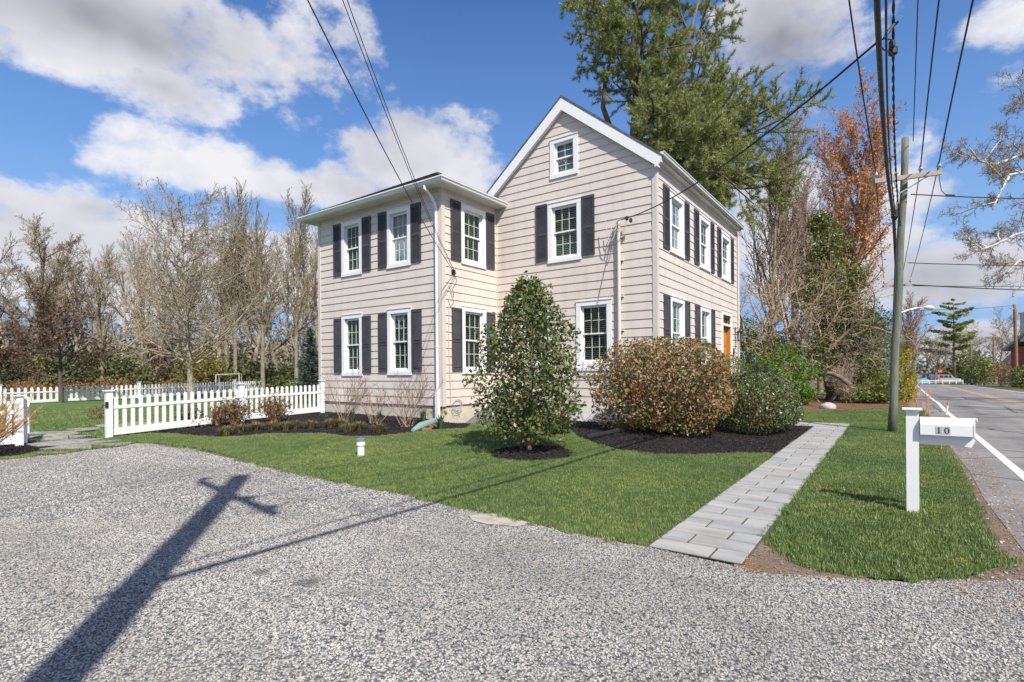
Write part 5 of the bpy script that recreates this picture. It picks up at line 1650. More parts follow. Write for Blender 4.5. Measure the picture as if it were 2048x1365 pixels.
# wood-edge undergrowth, olive bush, rust weeds
def bush_points(rg, n, c, R, shell=.35, flat=0.0, lump=.18, seed=0, box=2.0):
    """points in the outer shell of a lumpy ellipsoid"""
    v = rand_unit(rg, n)
    v[:, 2] = np.abs(v[:, 2]) if flat else v[:, 2]
    if box != 2.0: v = v / (np.abs(v) ** box).sum(axis=1)[:, None] ** (1 / box)
    k = 1 + lump * (np.sin(3.1 * v[:, 0] + seed) * np.sin(4.3 * v[:, 1] + 1.7 * seed) + .6 * np.sin(6.1 * v[:, 2] + 5.2 * v[:, 0] + seed))
    r = (1 - shell * rg.random(n) ** 1.6) * k
    return np.array(c) + v * r[:, None] * np.array(R)


rg = np.random.default_rng(77)
Cs, Cr = [], []
for i in range(260):
    u = rg.uniform(-420, 720); d = rg.uniform(45, 66)
    x, y = XYD(u, d); R = (rg.uniform(1.2, 2.6), rg.uniform(1.2, 2.6), rg.uniform(1.1, 2.6) * (1.25 if u < 260 else .85))
    Cs.append(bush_points(rg, 520, (x, y, R[2] * .35), R, .6, lump=.3, seed=i))
m = MB(); m.leaves(*leaf_cloud(rg, np.concatenate(Cs), .30, .6)); o = m.build('undergrowth', LM['under'], fix=False); o['kind'] = 'stuff'
for i in range(90):
    u = rg.uniform(-300, 420); d = rg.uniform(41, 45.5)
    x, y = XYD(u, d); Cr.append(bush_points(rg, 130, (x, y, .4), (1.1, 1.1, rg.uniform(.5, 1.1)), .8, seed=i))
m = MB(); m.leaves(*leaf_cloud(rg, np.concatenate(Cr), .2, .3, up=.9)); o = m.build('rust_weeds', LM['rust'], fix=False); o['kind'] = 'stuff'
# a far dark wood that closes the view behind the trunks
Cs = []
for i in range(220):
    u = rg.uniform(-700, 900); d = rg.uniform(82, 112); x, y = XYD(u, d); R = (4, 4, rg.uniform(3, 8.5))
    Cs.append(bush_points(rg, 420, (x, y, R[2] * .4), R, .6, lump=.3, seed=i))
m = MB(); m.leaves(*leaf_cloud(rg, np.concatenate(Cs), .7, .6)); o = m.build('distant_wood', leafmat('distant_wood', [(.22, .19, .12), (.28, .24, .16), (.17, .165, .08), (.33, .28, .20)], .8, .2), fix=False); o['kind'] = 'stuff'


def bush(name, label, cat, loc, seed, c, R, n, lsize, leaf, aspect=.5, shell=.35, stems=6, bark='twig_red', lump=.15, up=0.0, group=None, box=2.0, extra=None):
    rg = np.random.default_rng(seed); rng = random.Random(seed)
    t = thing(name, label, cat, loc, group)
    b = Vector(loc); c = Vector(c)
    C = bush_points(rg, n, (b.x + c.x, b.y + c.y, b.z + c.z), R, shell, lump=lump, seed=seed, box=box)
    C = C[C[:, 2] > b.z + .03]
    m = MB(); m.leaves(*leaf_cloud(rg, C, lsize, aspect, up=up)); m.build('foliage', leaf, t, fix=False)
    if extra:
        C2 = bush_points(rg, extra[0], (b.x + c.x, b.y + c.y, b.z + c.z), (R[0] * 1.02, R[1] * 1.02, R[2] * 1.02), shell * .7, lump=lump, seed=seed)
        C2 = C2[C2[:, 2] > b.z + .05]
        m = MB(); m.leaves(*leaf_cloud(rg, C2, extra[2], aspect)); m.build(extra[3], extra[1], t, fix=False)
    m = MB()
    for i in range(stems):
        a = rng.uniform(0, 6.28); e = rng.uniform(.35, .92); ce = rng.uniform(.2, .9)
        q = Vector((b.x + c.x + R[0] * e * math.cos(a), b.y + c.y + R[1] * e * math.sin(a), b.z + c.z + R[2] * ce * math.sqrt(max(0, 1 - e * e))))
        s0 = b + Vector((rng.gauss(0, R[0] * .12), rng.gauss(0, R[1] * .12), -.02))
        mid = s0.lerp(q, .5) + Vector((rng.gauss(0, .05), rng.gauss(0, .05), .12 * R[2]))
        m.tube([s0, mid, q], [.022, .014, .005], 4, cap=False)
    m.build('stems', M[bark], t, fix=False)
    return t


bush('olive_bush', 'olive yellow bush behind the fence at the foot of the pale budding tree', 'bush', loc_at(408, 44), 3, (0, 0, 1.6), (1.9, 1.9, 1.75), 3600, .20, LM['olive'], .5, .7, 20, lump=.25)
# blue spruce at the house corner
def conifer(name, label, loc, seed, H, R, leaf, bark, n, tuft, lsize, asp=.18, z0=.08, droop=.15, power=1.0, group=None):
    rg = np.random.default_rng(seed); rng = random.Random(seed)
    t = thing(name, label, 'tree', loc, group); b = Vector(loc)
    m = MB(); m.tube([b + Vector((0, 0, -.1)), b + Vector((0, 0, H * .5)), b + Vector((0, 0, H))], [.018 * H, .011 * H, .01], 8)
    Cc, Dd = [], []
    lv = 0
    for i in range(n):
        f = z0 + (1 - z0) * (i + rng.random()) / n
        L = R * (1 - f) ** power * rng.uniform(.7, 1.12) + .06
        a = i * 2.4 + rng.uniform(-.5, .5)
        q0 = b + Vector((0, 0, H * f)); dirv = Vector((math.cos(a), math.sin(a), .12 - droop))
        q1 = q0 + dirv * L
        m.tube([q0, q0.lerp(q1, .5) + Vector((0, 0, .05 * L)), q1 + Vector((0, 0, .1 * L))], [.012 * L + .008, .008 * L + .004, .003], 4, cap=False)
        k = int(tuft * L / R) + 3
        ff = rg.uniform(.12, 1.0, k)
        w = (.30 * L * (1 - .75 * ff) + .03)
        sd = np.array([-math.sin(a), math.cos(a), 0])
        base = np.array(q0)[None] + np.array(dirv)[None] * (L * ff)[:, None]
        off = rg.uniform(-1, 1, k) * w
        base = base + sd[None] * off[:, None]; base[:, 2] += rg.normal(0, .035 * L + .02, k) + .1 * L * ff ** 2
        Cc.append(base); Dd.append(np.tile(np.array(dirv), (k, 1)) + sd[None] * (off / (w + 1e-6))[:, None] * .8)
    m.build('trunk', bark, t, smooth=True, fix=False)
    C = np.concatenate(Cc); D = np.concatenate(Dd)
    l = MB(); l.leaves(*leaf_cloud(rg, C, lsize, asp, dirs=D)); l.build('crown', leaf, t, fix=False)
    return t


conifer('blue_spruce', 'blue spruce tucked against the left corner of the house', loc_at(621, 25), 8, 3.6, .95, LM['spruce'], M['bark_brown'], 110, 90, .16, .22, power=.8)
bush('evergreen_shrub', 'low green shrub in front of the blue spruce behind the fence', 'shrub', loc_at(598, 27), 14, (0, 0, .5), (1.0, .8, .7), 1200, .1, LM['brush'], .5, .5, 6)
# white goal frame and a white post in the yard behind
t = thing('goal_frame', 'white pipe goal frame standing beyond the fence in front of the thick bare tree', 'goal frame', loc_at(455, 41)); m = MB()
a, b, c, d = [PR(u, v, 41) for u, v in ((431, 782), (432, 750), (478, 748), (479, 782))]
m.tube([a, b], .03, 6); m.tube([b, c], .03, 6); m.tube([c, d], .03, 6); m.tube([b, b + Vector((-.6, .5, -.05)), b + Vector((-.9, .7, -1.2))], .025, 6); m.tube([c, c + Vector((-.6, .5, -.05)), c + Vector((-.9, .7, -1.2))], .025, 6)
m.build('pipe', M['post_white'], t)
# grey shed or house glimpsed through the wood

# --- house-front planting
# twiggy bare shrubs at the wing foundation
def twig_shrub(label, loc, seed, H, W, n=16, mat='twig_red', group=None, r=.011, lean=(0, 0), spread=.55):
    rng = random.Random(seed)
    t = thing('twiggy_shrub', label, 'shrub', loc, group); b = Vector(loc)
    PS = [dict(seg=.16, wig=.08, up=.03, n=5, ang=.55, ratio=.42, start=.35, taper=.5, rr=.65, fall=.3), dict(seg=.1, wig=.12, up=.04, n=3, ang=.55, ratio=.45, start=.3, taper=.5, rr=.7), dict(seg=.08, wig=.12, up=.03, taper=.6)]
    out = []
    for i in range(n):
        a = rng.uniform(0, 6.28)
        d = Vector((math.cos(a) * spread * rng.uniform(.2, 1.2) * W / H + lean[0], math.sin(a) * spread * rng.uniform(.2, 1.2) * W / H + lean[1], 1))
        o_, _ = grow(rng, b + Vector((rng.gauss(0, .08), rng.gauss(0, .08), -.02)), d, H * rng.uniform(.7, 1.05), r, PS)
        out += o_
    m0, m1 = MB(), MB()
    for pts, rad, lv in out: (m0 if lv == 0 else m1).tube(pts, [max(x, .0035) for x in rad], 4 if lv == 0 else 3, cap=False)
    m0.build('stems', M[mat], t, fix=False); m1.build('twigs', M[mat], t, fix=False)
    return t


TG = 'leafless shrubs along the wing foundation'
M['twig_grey'] = pbr('twig_greybrown', (.30, .22, .17), .85, .3, 9)
twig_shrub('leafless brown shrub by the fence end at the left of the wing', (*G(688, 846), h(*G(688, 846))), 1, 1.35, 1.6, 18, 'twig_grey', TG)
twig_shrub('leafless brown shrub below the right pair of wing windows', (*G(812, 855), h(*G(812, 855))), 2, 1.45, 1.9, 20, 'twig_grey', TG)
twig_shrub('small leafless shrub between the two larger ones at the wing foundation', (*G(745, 848), h(*G(745, 848))), 3, .95, 1.1, 12, 'twig_grey', TG)
twig_shrub('tan orange leafless shrub at the left edge in front of the short fence', (*G(-60, 915), 0), 6, 1.2, 1.8, 26, 'twig_tan', None, .014, lean=(.25, .35), spread=.7)
SG = 'small reddish shrubs along the near fence'
for k, (u, v, R, Hh, n, lab) in enumerate(((383, 856, .34, .62, 420, 'small reddish green shrub farthest left at the near fence'), (436, 853, .24, .58, 260, 'narrow reddish shrub, second from the left at the near fence'), (470, 850, .46, .72, 800, 'wide reddish shrub in front of the middle fence post'), (549, 845, .50, .72, 850, 'rounded reddish shrub right of the middle fence post'))):
    p = at(G(u, v)); bush('reddish_shrub', lab, 'shrub', tuple(p), 40 + k, (0, 0, Hh * .55), (R, R, Hh * .55), int(n * 1.7), .06, LM['spirea'], .5, .75, 26, lump=.3, group=SG)
# daffodil clumps
def blade_tuft(name, label, cat, loc, seed, n, L, R, leaf, w=.012, flowers=0, group=None, droop=.5):
    rg = np.random.default_rng(seed); t = thing(name, label, cat, loc, group)
    m = MB(); b = np.array(loc)
    for i in range(n):
        a = rg.uniform(0, 6.28); l = L * rg.uniform(.6, 1.1); o = rg.uniform(0, R * .55); lean = rg.uniform(.1, 1.0) * droop
        d = np.array([math.cos(a), math.sin(a), 0]); s = np.array([-math.sin(a), math.cos(a), 0]) * w / 2
        p0 = b + d * o * rg.uniform(0, 1); p1 = p0 + d * l * lean * .35 + np.array([0, 0, l * .6]); p2 = p0 + d * l * lean * 1.0 + np.array([0, 0, l * (.95 - .45 * lean)])
        m.add([p0 - s, p0 + s, p1 + s, p1 - s, p2 + s * .3, p2 - s * .3], [(0, 1, 2, 3), (3, 2, 4, 5)])
    m.build('blades', leaf, t, fix=False)
    if flowers:
        m = MB()
        for i in range(flowers):
            a = rg.uniform(0, 6.28); q = b + np.array([math.cos(a) * R * rg.uniform(.2, 1), math.sin(a) * R * rg.uniform(.2, 1), L * rg.uniform(.8, 1.05)])
            C = np.tile(q, (6, 1)); an = np.arange(6) * 1.047
            A = np.stack([.03 * np.cos(an), np.zeros(6) - .008, .03 * np.sin(an)], 1); B = np.stack([-.012 * np.sin(an), np.zeros(6), .012 * np.cos(an)], 1)
            m.leaves(C + A, A, B); m.tube([q, q + np.array([0, -.03, 0])], [.012, .016], 6)
        m.build('flowers', LM['yellow'], t, fix=False)
    return t


DG = 'daffodil clumps along the wing'
for k, (u, v, n, L, R, fl, lab) in enumerate(((880, 860, 60, .42, .22, 6, 'daffodil clump with yellow flowers at the downspout'), (846, 846, 50, .46, .25, 0, 'green daffodil leaves left of the downspout'), (760, 846, 40, .38, .2, 0, 'green daffodil leaves between the two large bare shrubs'), (704, 846, 50, .42, .22, 1, 'daffodil leaves with one flower under the left bare shrub'), (655, 846, 30, .3, .25, 0, 'low green leaves at the fence end by the wing'))):
    p = at(G(u, v)); blade_tuft('daffodil_clump', lab, 'flowers', tuple(p), 60 + k, n, L, R, LM['daff'], .018, fl, DG)
LG = 'straw green liriope tufts edging the mulch bed'
for k, (u, v, R, lab) in enumerate(((452, 871, .2, 'liriope tuft at the left end of the row, below the middle fence post'), (482, 866, .2, 'liriope tuft second in the row from the left'), (512, 862, .18, 'liriope tuft third in the row from the left'), (542, 861, .2, 'liriope tuft fourth in the row, below the rounded reddish shrub'), (570, 862, .18, 'liriope tuft fifth in the row from the left'), (590, 858, .17, 'liriope tuft at the right end of the dense row'),
                                  (622, 859, .16, 'lone liriope tuft below the fence end'), (660, 856, .2, 'liriope tuft in front of the left bare shrub'), (697, 865, .2, 'liriope tuft nearest the white clean-out pipe'), (720, 862, .15, 'liriope tuft right behind the white clean-out pipe'), (756, 866, .16, 'liriope tuft right of the white clean-out pipe'), (680, 855, .16, 'liriope tuft under the left bare shrub stems'))):
    p = at(G(u, v)); blade_tuft('liriope_tuft', lab, 'ground cover', tuple(p), 80 + k, 260, .27, R * 1.5, LM['lirope'], .014, 0, LG, .9)
p = at(G(610, 856)); 
p = at((-17.6, 4.6)); bush('low_shrub', 'small green shrub on the mulch inside the fence opening', 'shrub', tuple(at(G(205, 838))), 33, (0, 0, .22), (.45, .4, .3), 420, .06, LM['spirea'], .5, .6, 8)

# holly tree
def holly():
    p = at(G(1058, 902)); rng = random.Random(9); rg = np.random.default_rng(9)
    t = thing('holly_tree', 'cone shaped holly tree with glossy dark leaves in a mulch ring on the lawn', 'tree', tuple(p))
    d0 = p.x * FX + p.y * FY
    H = 2.80
    PH = [dict(seg=.3, wig=.03, up=.05, n=44, ang=1.1, ratio=.29, start=.09, taper=.1, rr=.4, fall=.72), dict(seg=.2, wig=.08, up=.06, n=7, ang=.7, ratio=.42, start=.2, taper=.3, rr=.6), dict(seg=.1, wig=.1, up=.05, taper=.5)]
    out, tips = grow(rng, p + Vector((0, 0, -.05)), Vector((.02, 0, 1)), H, .05, PH)
    m = MB()
    for o in out:
        if o[2] <= 1: m.tube(o[0], o[1], 5 if o[2] else 8, cap=False)
    m.tube([p + Vector((-.13, -.05, -.05)), p + Vector((-.12, 0, .5)), p + Vector((-.05, .03, 1.5))], [.035, .03, .01], 7)
    m.build('trunk', M['bark_brown'], t, smooth=True, fix=False)
    n = 11500
    f = rg.random(n) ** 1.2
    z = .34 + f * 2.68
    prof = np.interp(z, [.2, .45, .8, 1.3, 1.8, 2.15, 2.45, 2.7, 2.95, 3.2], [.60, .92, 1.05, 1.08, 1.06, .95, .74, .48, .27, .08])
    a = rg.uniform(0, 6.283, n)
    lob = 1 + .22 * np.sin(3 * a + 2.2 * z) + .18 * np.sin(5 * a - 5.1 * z + 1) + .16 * np.sin(9 * z + 2 * a) + .10 * np.sin(17 * z - 5 * a)
    r = prof * .80 * (1 + .72 * (lob - 1)) * (1 - .62 * rg.random(n) ** 1.7)
    C = np.stack([p.x + r * np.cos(a), p.y + r * np.sin(a), p.z + z + .06 * rg.normal(size=n)], 1)
    # twig ends carry sprays of leaves
    l = MB(); l.leaves(*leaf_cloud(rg, C, .078, .52)); 
    C2 = along_tips(rng, tips, 16, .04, .2); C2 = C2[C2[:, 2] > p.z + .34]
    l.leaves(*leaf_cloud(rg, C2, .075, .52))
    l.build('crown', LM['holly'], t, fix=False)
    k = rg.choice(n, 330, replace=False); wgt = C[k][:, 2] < p.z + 2.3
    l = MB(); l.leaves(*leaf_cloud(rg, C[k][wgt] * 1.0, .06, .5)); l.build('red_leaves', LM['holly_berry'], t, fix=False)


holly()
# the big red tip bush, two dark green bushes, and the boxwood ball
pb = Vector((-4.25, 12.1, h(-4.25, 12.1)))
t = bush('red_tip_bush', 'large rounded bush with orange and green leaves at the gable corner', 'bush', tuple(pb), 17, (-.08, -.1, 1.0), (1.52, 1.38, 1.12), 20000, .092, LM['redtip'], .42, .5, 90, lump=.10, bark='twig_grey', box=2.7)
pg = Vector((-2.75, 13.9, h(-2.75, 13.9)))
bush('evergreen_bush', 'dark green rounded bush right of the large orange bush, beside the walkway', 'bush', tuple(pg), 18, (.0, -.1, .62), (1.0, 1.35, .80), 17000, .058, LM['boxgreen'], .55, .3, 30, lump=.09)
pg = Vector((-3.05, 15.7, h(-3.05, 15.7)))
bush('evergreen_bush', 'dark green bush farther along the walkway by the steps', 'bush', tuple(pg), 19, (0, 0, .48), (.92, 1.25, .70), 11000, .058, LM['boxgreen'], .55, .3, 30, lump=.09)
pg = Vector((-4.35, 17.9, h(-4.35, 17.9)))
bush('boxwood_ball', 'clipped boxwood ball below the wooden front door', 'bush', tuple(pg), 20, (0, 0, 1.05), (.72, .95, .82), 6500, .045, LM['ball'], .6, .3, 20, lump=.03)

# --- the big pine behind the house
def pine():
    loc = loc_at(1268, 30); rng = random.Random(41); rg = np.random.default_rng(41)
    t = thing('pine_tree', 'huge pine rising behind the gable with open feathery limbs', 'tree', loc); b = Vector(loc)
    d = Vector((0.02, 0, 1))
    tr = MB(); trunks = []
    def limb(pts, r0, r1):
        k = len(pts); tr.tube(pts, [r0 + (r1 - r0) * i / (k - 1) for i in range(k)], 8)
    pt = lambda u, v, dd=30: PR(u, v, dd)
    limb([b + Vector((0, 0, -.2)), pt(1262, 420), pt(1268, 300), pt(1275, 190), pt(1268, 90), pt(1290, -40), pt(1300, -160)], .42, .12)
    limb([pt(1264, 330), pt(1225, 270), pt(1206, 215), pt(1210, 170), pt(1222, 110, 30), pt(1218, 40, 30)], .2, .06)
    limb([pt(1275, 330), pt(1338, 255, 29), pt(1345, 220, 29), pt(1358, 170, 29), pt(1375, 90, 29), pt(1398, 0, 29)], .22, .05)
    tr.build('trunk', pbr('pine_bark', (.13, .095, .075), .95, .35, 4, .5, 30), t, smooth=True)
    out, tips = [], []
    PB = [dict(seg=.5, wig=.08, up=.025, n=12, ang=.85, ratio=.36, start=.18, taper=.25, rr=.5, fall=.35), dict(seg=.35, wig=.1, up=.03, n=6, ang=.7, ratio=.42, start=.2, taper=.4, rr=.6, fall=.2), dict(seg=.25, wig=.1, up=.06, taper=.5)]
    # limbs: origin pixel, direction pixel (tip), depth shift of the tip
    limbs = [(1270, 60, 1140, 20, -2), (1272, 90, 1150, 95, 2), (1268, 120, 1175, 150, -1), (1222, 60, 1130, -20, 1), (1270, 30, 1330, -60, -2), (1280, 0, 1420, -70, 0), (1290, -50, 1190, -130, 2), (1290, -40, 1400, -160, -1),
             (1270, 140, 1330, 60, 3), (1272, 170, 1380, 110, -3), (1360, 150, 1470, 60, 0), (1370, 110, 1460, 10, 2), (1350, 190, 1490, 140, -1), (1345, 230, 1500, 175, 2), (1340, 250, 1530, 210, -2), (1275, 200, 1420, 230, -4), (1280, 260, 1470, 270, -3),
             (1285, 290, 1575, 280, -2), (1285, 300, 1540, 345, -4), (1290, 330, 1480, 400, -4), (1285, 340, 1420, 420, 0), (1285, 300, 1400, 350, -5), (1270, 220, 1215, 150, 4), (1268, 250, 1330, 200, 5), (1275, 270, 1390, 200, 5), (1340, 210, 1290, 130, 2), (1375, 60, 1330, -20, 1),
             (1285, 320, 1550, 395, 1), (1280, 310, 1450, 330, 4), (1275, 200, 1240, 110, -3), (1262, 150, 1200, 70, 3), (1350, 160, 1420, 170, -4), (1285, 345, 1360, 425, -3), (1290, 300, 1500, 310, 4), (1275, 230, 1320, 290, -4), (1275, 120, 1330, 120, -4), (1275, 40, 1230, -30, -4),
             (1270, 90, 1330, 20, -3), (1275, 10, 1320, -20, 3), (1225, 100, 1180, 60, 3), (1280, 345, 1500, 440, 3), (1285, 330, 1440, 300, -6), (1270, 170, 1260, 60, -5), (1345, 215, 1420, 250, 3), (1350, 180, 1370, 60, -2), (1275, 60, 1200, -10, 4), (1220, 60, 1160, 50, -3), (1285, -20, 1350, 20, 3), (1300, -90, 1360, -100, 3), (1300, -90, 1240, -60, -2), (1290, 300, 1440, 380, -2), (1290, 320, 1380, 400, -5), (1285, 280, 1370, 300, -6), (1345, 230, 1400, 300, -4), (1345, 215, 1440, 200, 4), (1345, 240, 1460, 330, 1), (1290, 340, 1520, 420, -1), (1290, 300, 1350, 350, 5), (1285, 260, 1330, 240, -6), (1285, 310, 1480, 300, 6), (1295, 345, 1400, 440, 2), (1350, 200, 1530, 250, 3), (1275, 150, 1310, 180, 6), (1340, 260, 1560, 240, 0), (1290, 330, 1570, 330, 3), (1290, 345, 1440, 470, 1)]
    for (u0, v0, u1, v1, ds) in limbs:
        p0 = PR(u0, v0, 30); p1 = PR(u1, v1, 30 + ds)
        L = (p1 - p0).length
        o_, t_ = grow(rng, p0, (p1 - p0), L, .028 + .013 * L, PB)
        out += o_; tips += t_
    m = MB()
    for o in out: m.tube(o[0], [max(x, .012) for x in o[1]], 4 if o[2] == 0 else 3, cap=False)
    m.build('branches', M['bark_dark'], t, fix=False)
    # needle tufts
    C, D = [], []
    for pts, dirs, lv in tips:
        if lv == 0: continue
        L = (pts[-1] - pts[0]).length
        k = max(2, int(L * 10.5))
        for j in range(k):
            f = (.25 + .75 * (j + rng.random()) / k) * (len(pts) - 1); i = min(int(f), len(pts) - 2)
            q = pts[i].lerp(pts[i + 1], f - i); dd = dirs[i + 1]
            for _ in range(12):
                v = Vector((rng.gauss(0, 1), rng.gauss(0, 1), rng.gauss(0, 1))); v.normalize()
                v = (v + dd * .9 + Vector((0, 0, .25))).normalized()
                C.append(tuple(q + v * .10)); D.append(tuple(v))
    C = np.array(C); D = np.array(D); n = len(C)
    A = D * (.13 * (1 + .3 * rg.uniform(-1, 1, n)))[:, None]
    B = np.cross(D, rand_unit(rg, n)); B /= np.linalg.norm(B, axis=1)[:, None]; B *= .011
    m = MB(); m.leaves(C, A, B); m.build('crown', LM['pine'], t, fix=False)


pine()

M['twig_thicket'] = pbr('twig_thicket', (.36, .265, .175), .9, .35, 4)
# --- right-hand trees
make_tree('red_maple', 'tall maple covered in orange red buds behind the thicket', 'tree', loc_at(1668, 42), 51, P_FAST, 19.0, .34, M['bark_grey'], LM['maple'], 8, .19, .16, lean=(.03, .0), minr=.02)
make_tree('red_maple', 'paler pinkish budding maple right of the pine', 'tree', loc_at(1585, 44), 52, P_FAST, 18.0, .30, M['bark_grey'], LM['maple_pale'], 4, .16, .12, minr=.02)
make_tree('bare_tree', 'bare grey tree with rusty buds close behind the house end', 'tree', loc_at(1545, 34), 53, P_FAST, 13.0, .22, M['bark_grey'], LM['maple_pale'], 1.6, .12, .08, minr=.014)
make_tree('thicket_tree', 'tangled tan tree with many thin twigs in the middle of the thicket', 'tree', loc_at(1588, 26.5), 54, P_THICK, 6.2, .12, M['twig_thicket'], LM['bud_tan'], 1.5, .07, .05, lean=(.06, 0), minr=.008, mult=4)
make_tree('thicket_tree', 'twiggy bare tree beside the house end above the railing', 'tree', loc_at(1520, 27), 55, P_THICK, 6.4, .10, M['twig_thicket'], LM['bud_tan'], 1.3, .07, .05, minr=.008, mult=3)
make_tree('thicket_tree', 'twiggy grey brush leaning over the fallen log', 'tree', loc_at(1668, 24.5), 56, P_THICK, 3.6, .06, M['bark_pale'], LM['bud_tan'], 1.0, .06, .05, lean=(.3, 0), minr=.007, mult=2)
make_tree('thicket_tree', 'low tangle of bare twigs on the leaf litter below the fallen log', 'tree', loc_at(1690, 23.2), 57, P_THICK, 1.5, .03, M['bark_pale'], None, 0, lean=(-.2, 0), minr=.006, mult=5)
make_tree('thicket_tree', 'brown twiggy tree rising from the right part of the thicket', 'tree', loc_at(1712, 31), 58, P_THICK, 6.0, .10, M['bark_grey'], LM['bud_green'], 2.2, .09, .06, minr=.009, mult=3)
make_tree('bare_tree', 'slim bare tree behind the dark evergreen mass', 'tree', loc_at(1640, 38), 59, P_FAST, 14.0, .2, M['bark_brown'], LM['maple_pale'], 1.2, .12, .08, minr=.014)


def mass(name, label, cat, seed, blobs, n, lsize, leaf, aspect=.55, shell=.6, lump=.28, bark='bark_brown', stems=10, up=0):
    """a shrub or leafy tree made of several leaf clumps: blobs (u, v, depth, rx, rz) in world size round a pixel"""
    rg = np.random.default_rng(seed); rng = random.Random(seed)
    x, y = XYD(blobs[0][0], blobs[0][2]); loc = (x, y, h(x, y)); b = Vector(loc)
    t = thing(name, label, cat, loc)
    Cs = []
    m = MB()
    for i, (u, v, d, rx, rz) in enumerate(blobs):
        c = PR(u, v, d)
        Cs.append(bush_points(rg, n, tuple(c), (rx, rx, rz), shell, lump=lump, seed=seed + i))
        for k in range(stems // 3 + 1):
            m.tube([b + Vector((rng.gauss(0, .2), rng.gauss(0, .2), -.1)), b.lerp(c, .5) + Vector((rng.gauss(0, .2), rng.gauss(0, .2), .2)), c + Vector((rng.gauss(0, rx * .4), rng.gauss(0, rx * .4), rng.gauss(0, rz * .4)))], [.06, .035, .012], 5, cap=False)
    C = np.concatenate(Cs); C = C[C[:, 2] > loc[2] - .05]
    m.build('trunk', M[bark], t, fix=False)
    m = MB(); m.leaves(*leaf_cloud(rg, C, lsize, aspect, up=up)); m.build('crown', leaf, t, fix=False)
    return t


mass('evergreen_tree', 'dark green evergreen tree at the right edge of the thicket, below the red maple', 'tree', 71, [(1665, 640, 26, 1.4, 1.6), (1668, 560, 27, 1.25, 1.5), (1660, 490, 27.5, 1.0, 1.2), (1640, 450, 28, .6, .7), (1692, 610, 26, 1.0, 1.0), (1704, 560, 27, .7, .6), (1640, 530, 28, .8, 1.0), (1625, 590, 27, .8, .9), (1720, 645, 26, .9, .7)], 2100, .13, LM['dark'], lump=.38, shell=.7)
mass('ivy_thicket', 'bright green leafy brush at the foot of the thicket by the stair railing', 'bush', 72, [(1560, 770, 22.5, .8, .7), (1590, 785, 22, .75, .55), (1605, 745, 23, .8, .7), (1575, 715, 24, .8, .7), (1540, 740, 24, .9, .9), (1610, 790, 21.6, .45, .35)], 1100, .10, LM['fresh'])
mass('green_brush', 'dark green leafy brush behind the stair railing at the house end', 'bush', 73, [(1500, 710, 27, 1.2, 1.1), (1540, 690, 28, 1.2, 1.0), (1580, 700, 27.5, 1.0, .8), (1515, 745, 26, .9, .6), (1490, 670, 28, .9, .9)], 1300, .13, LM['brush'])
mass('green_brush', 'tall green leafy brush left of the verge pole', 'bush', 74, [(1760, 730, 23.5, 1.0, 1.5), (1745, 690, 24.5, .9, 1.3), (1720, 745, 24, 1.0, 1.0), (1770, 680, 24.5, .8, 1.1), (1690, 765, 24.5, .9, .7), (1775, 775, 22.6, .7, .7), (1728, 790, 23, .8, .4), (1700, 700, 25, 1.0, 1.0), (1660, 720, 25, .9, .9), (1735, 640, 25, .8, .8), (1640, 690, 25.5, .8, .7)], 1250, .11, LM['brush'], shell=.75)
mass('forsythia', 'yellow flowering forsythia right of the verge pole', 'bush', 75, [(1808, 750, 24.5, .42, 1.0), (1815, 790, 24.2, .45, .7), (1806, 715, 25, .35, .6), (1822, 765, 24.8, .30, .6)], 1000, .075, LM['yellow'], up=.6, lump=.3)
make_tree('bare_tree', 'small tree with rust red buds behind the verge pole', 'tree', loc_at(1812, 40), 60, P_FAST, 6.2, .1, M['bark_brown'], LM['maple'], 1.8, .11, .07, minr=.012)

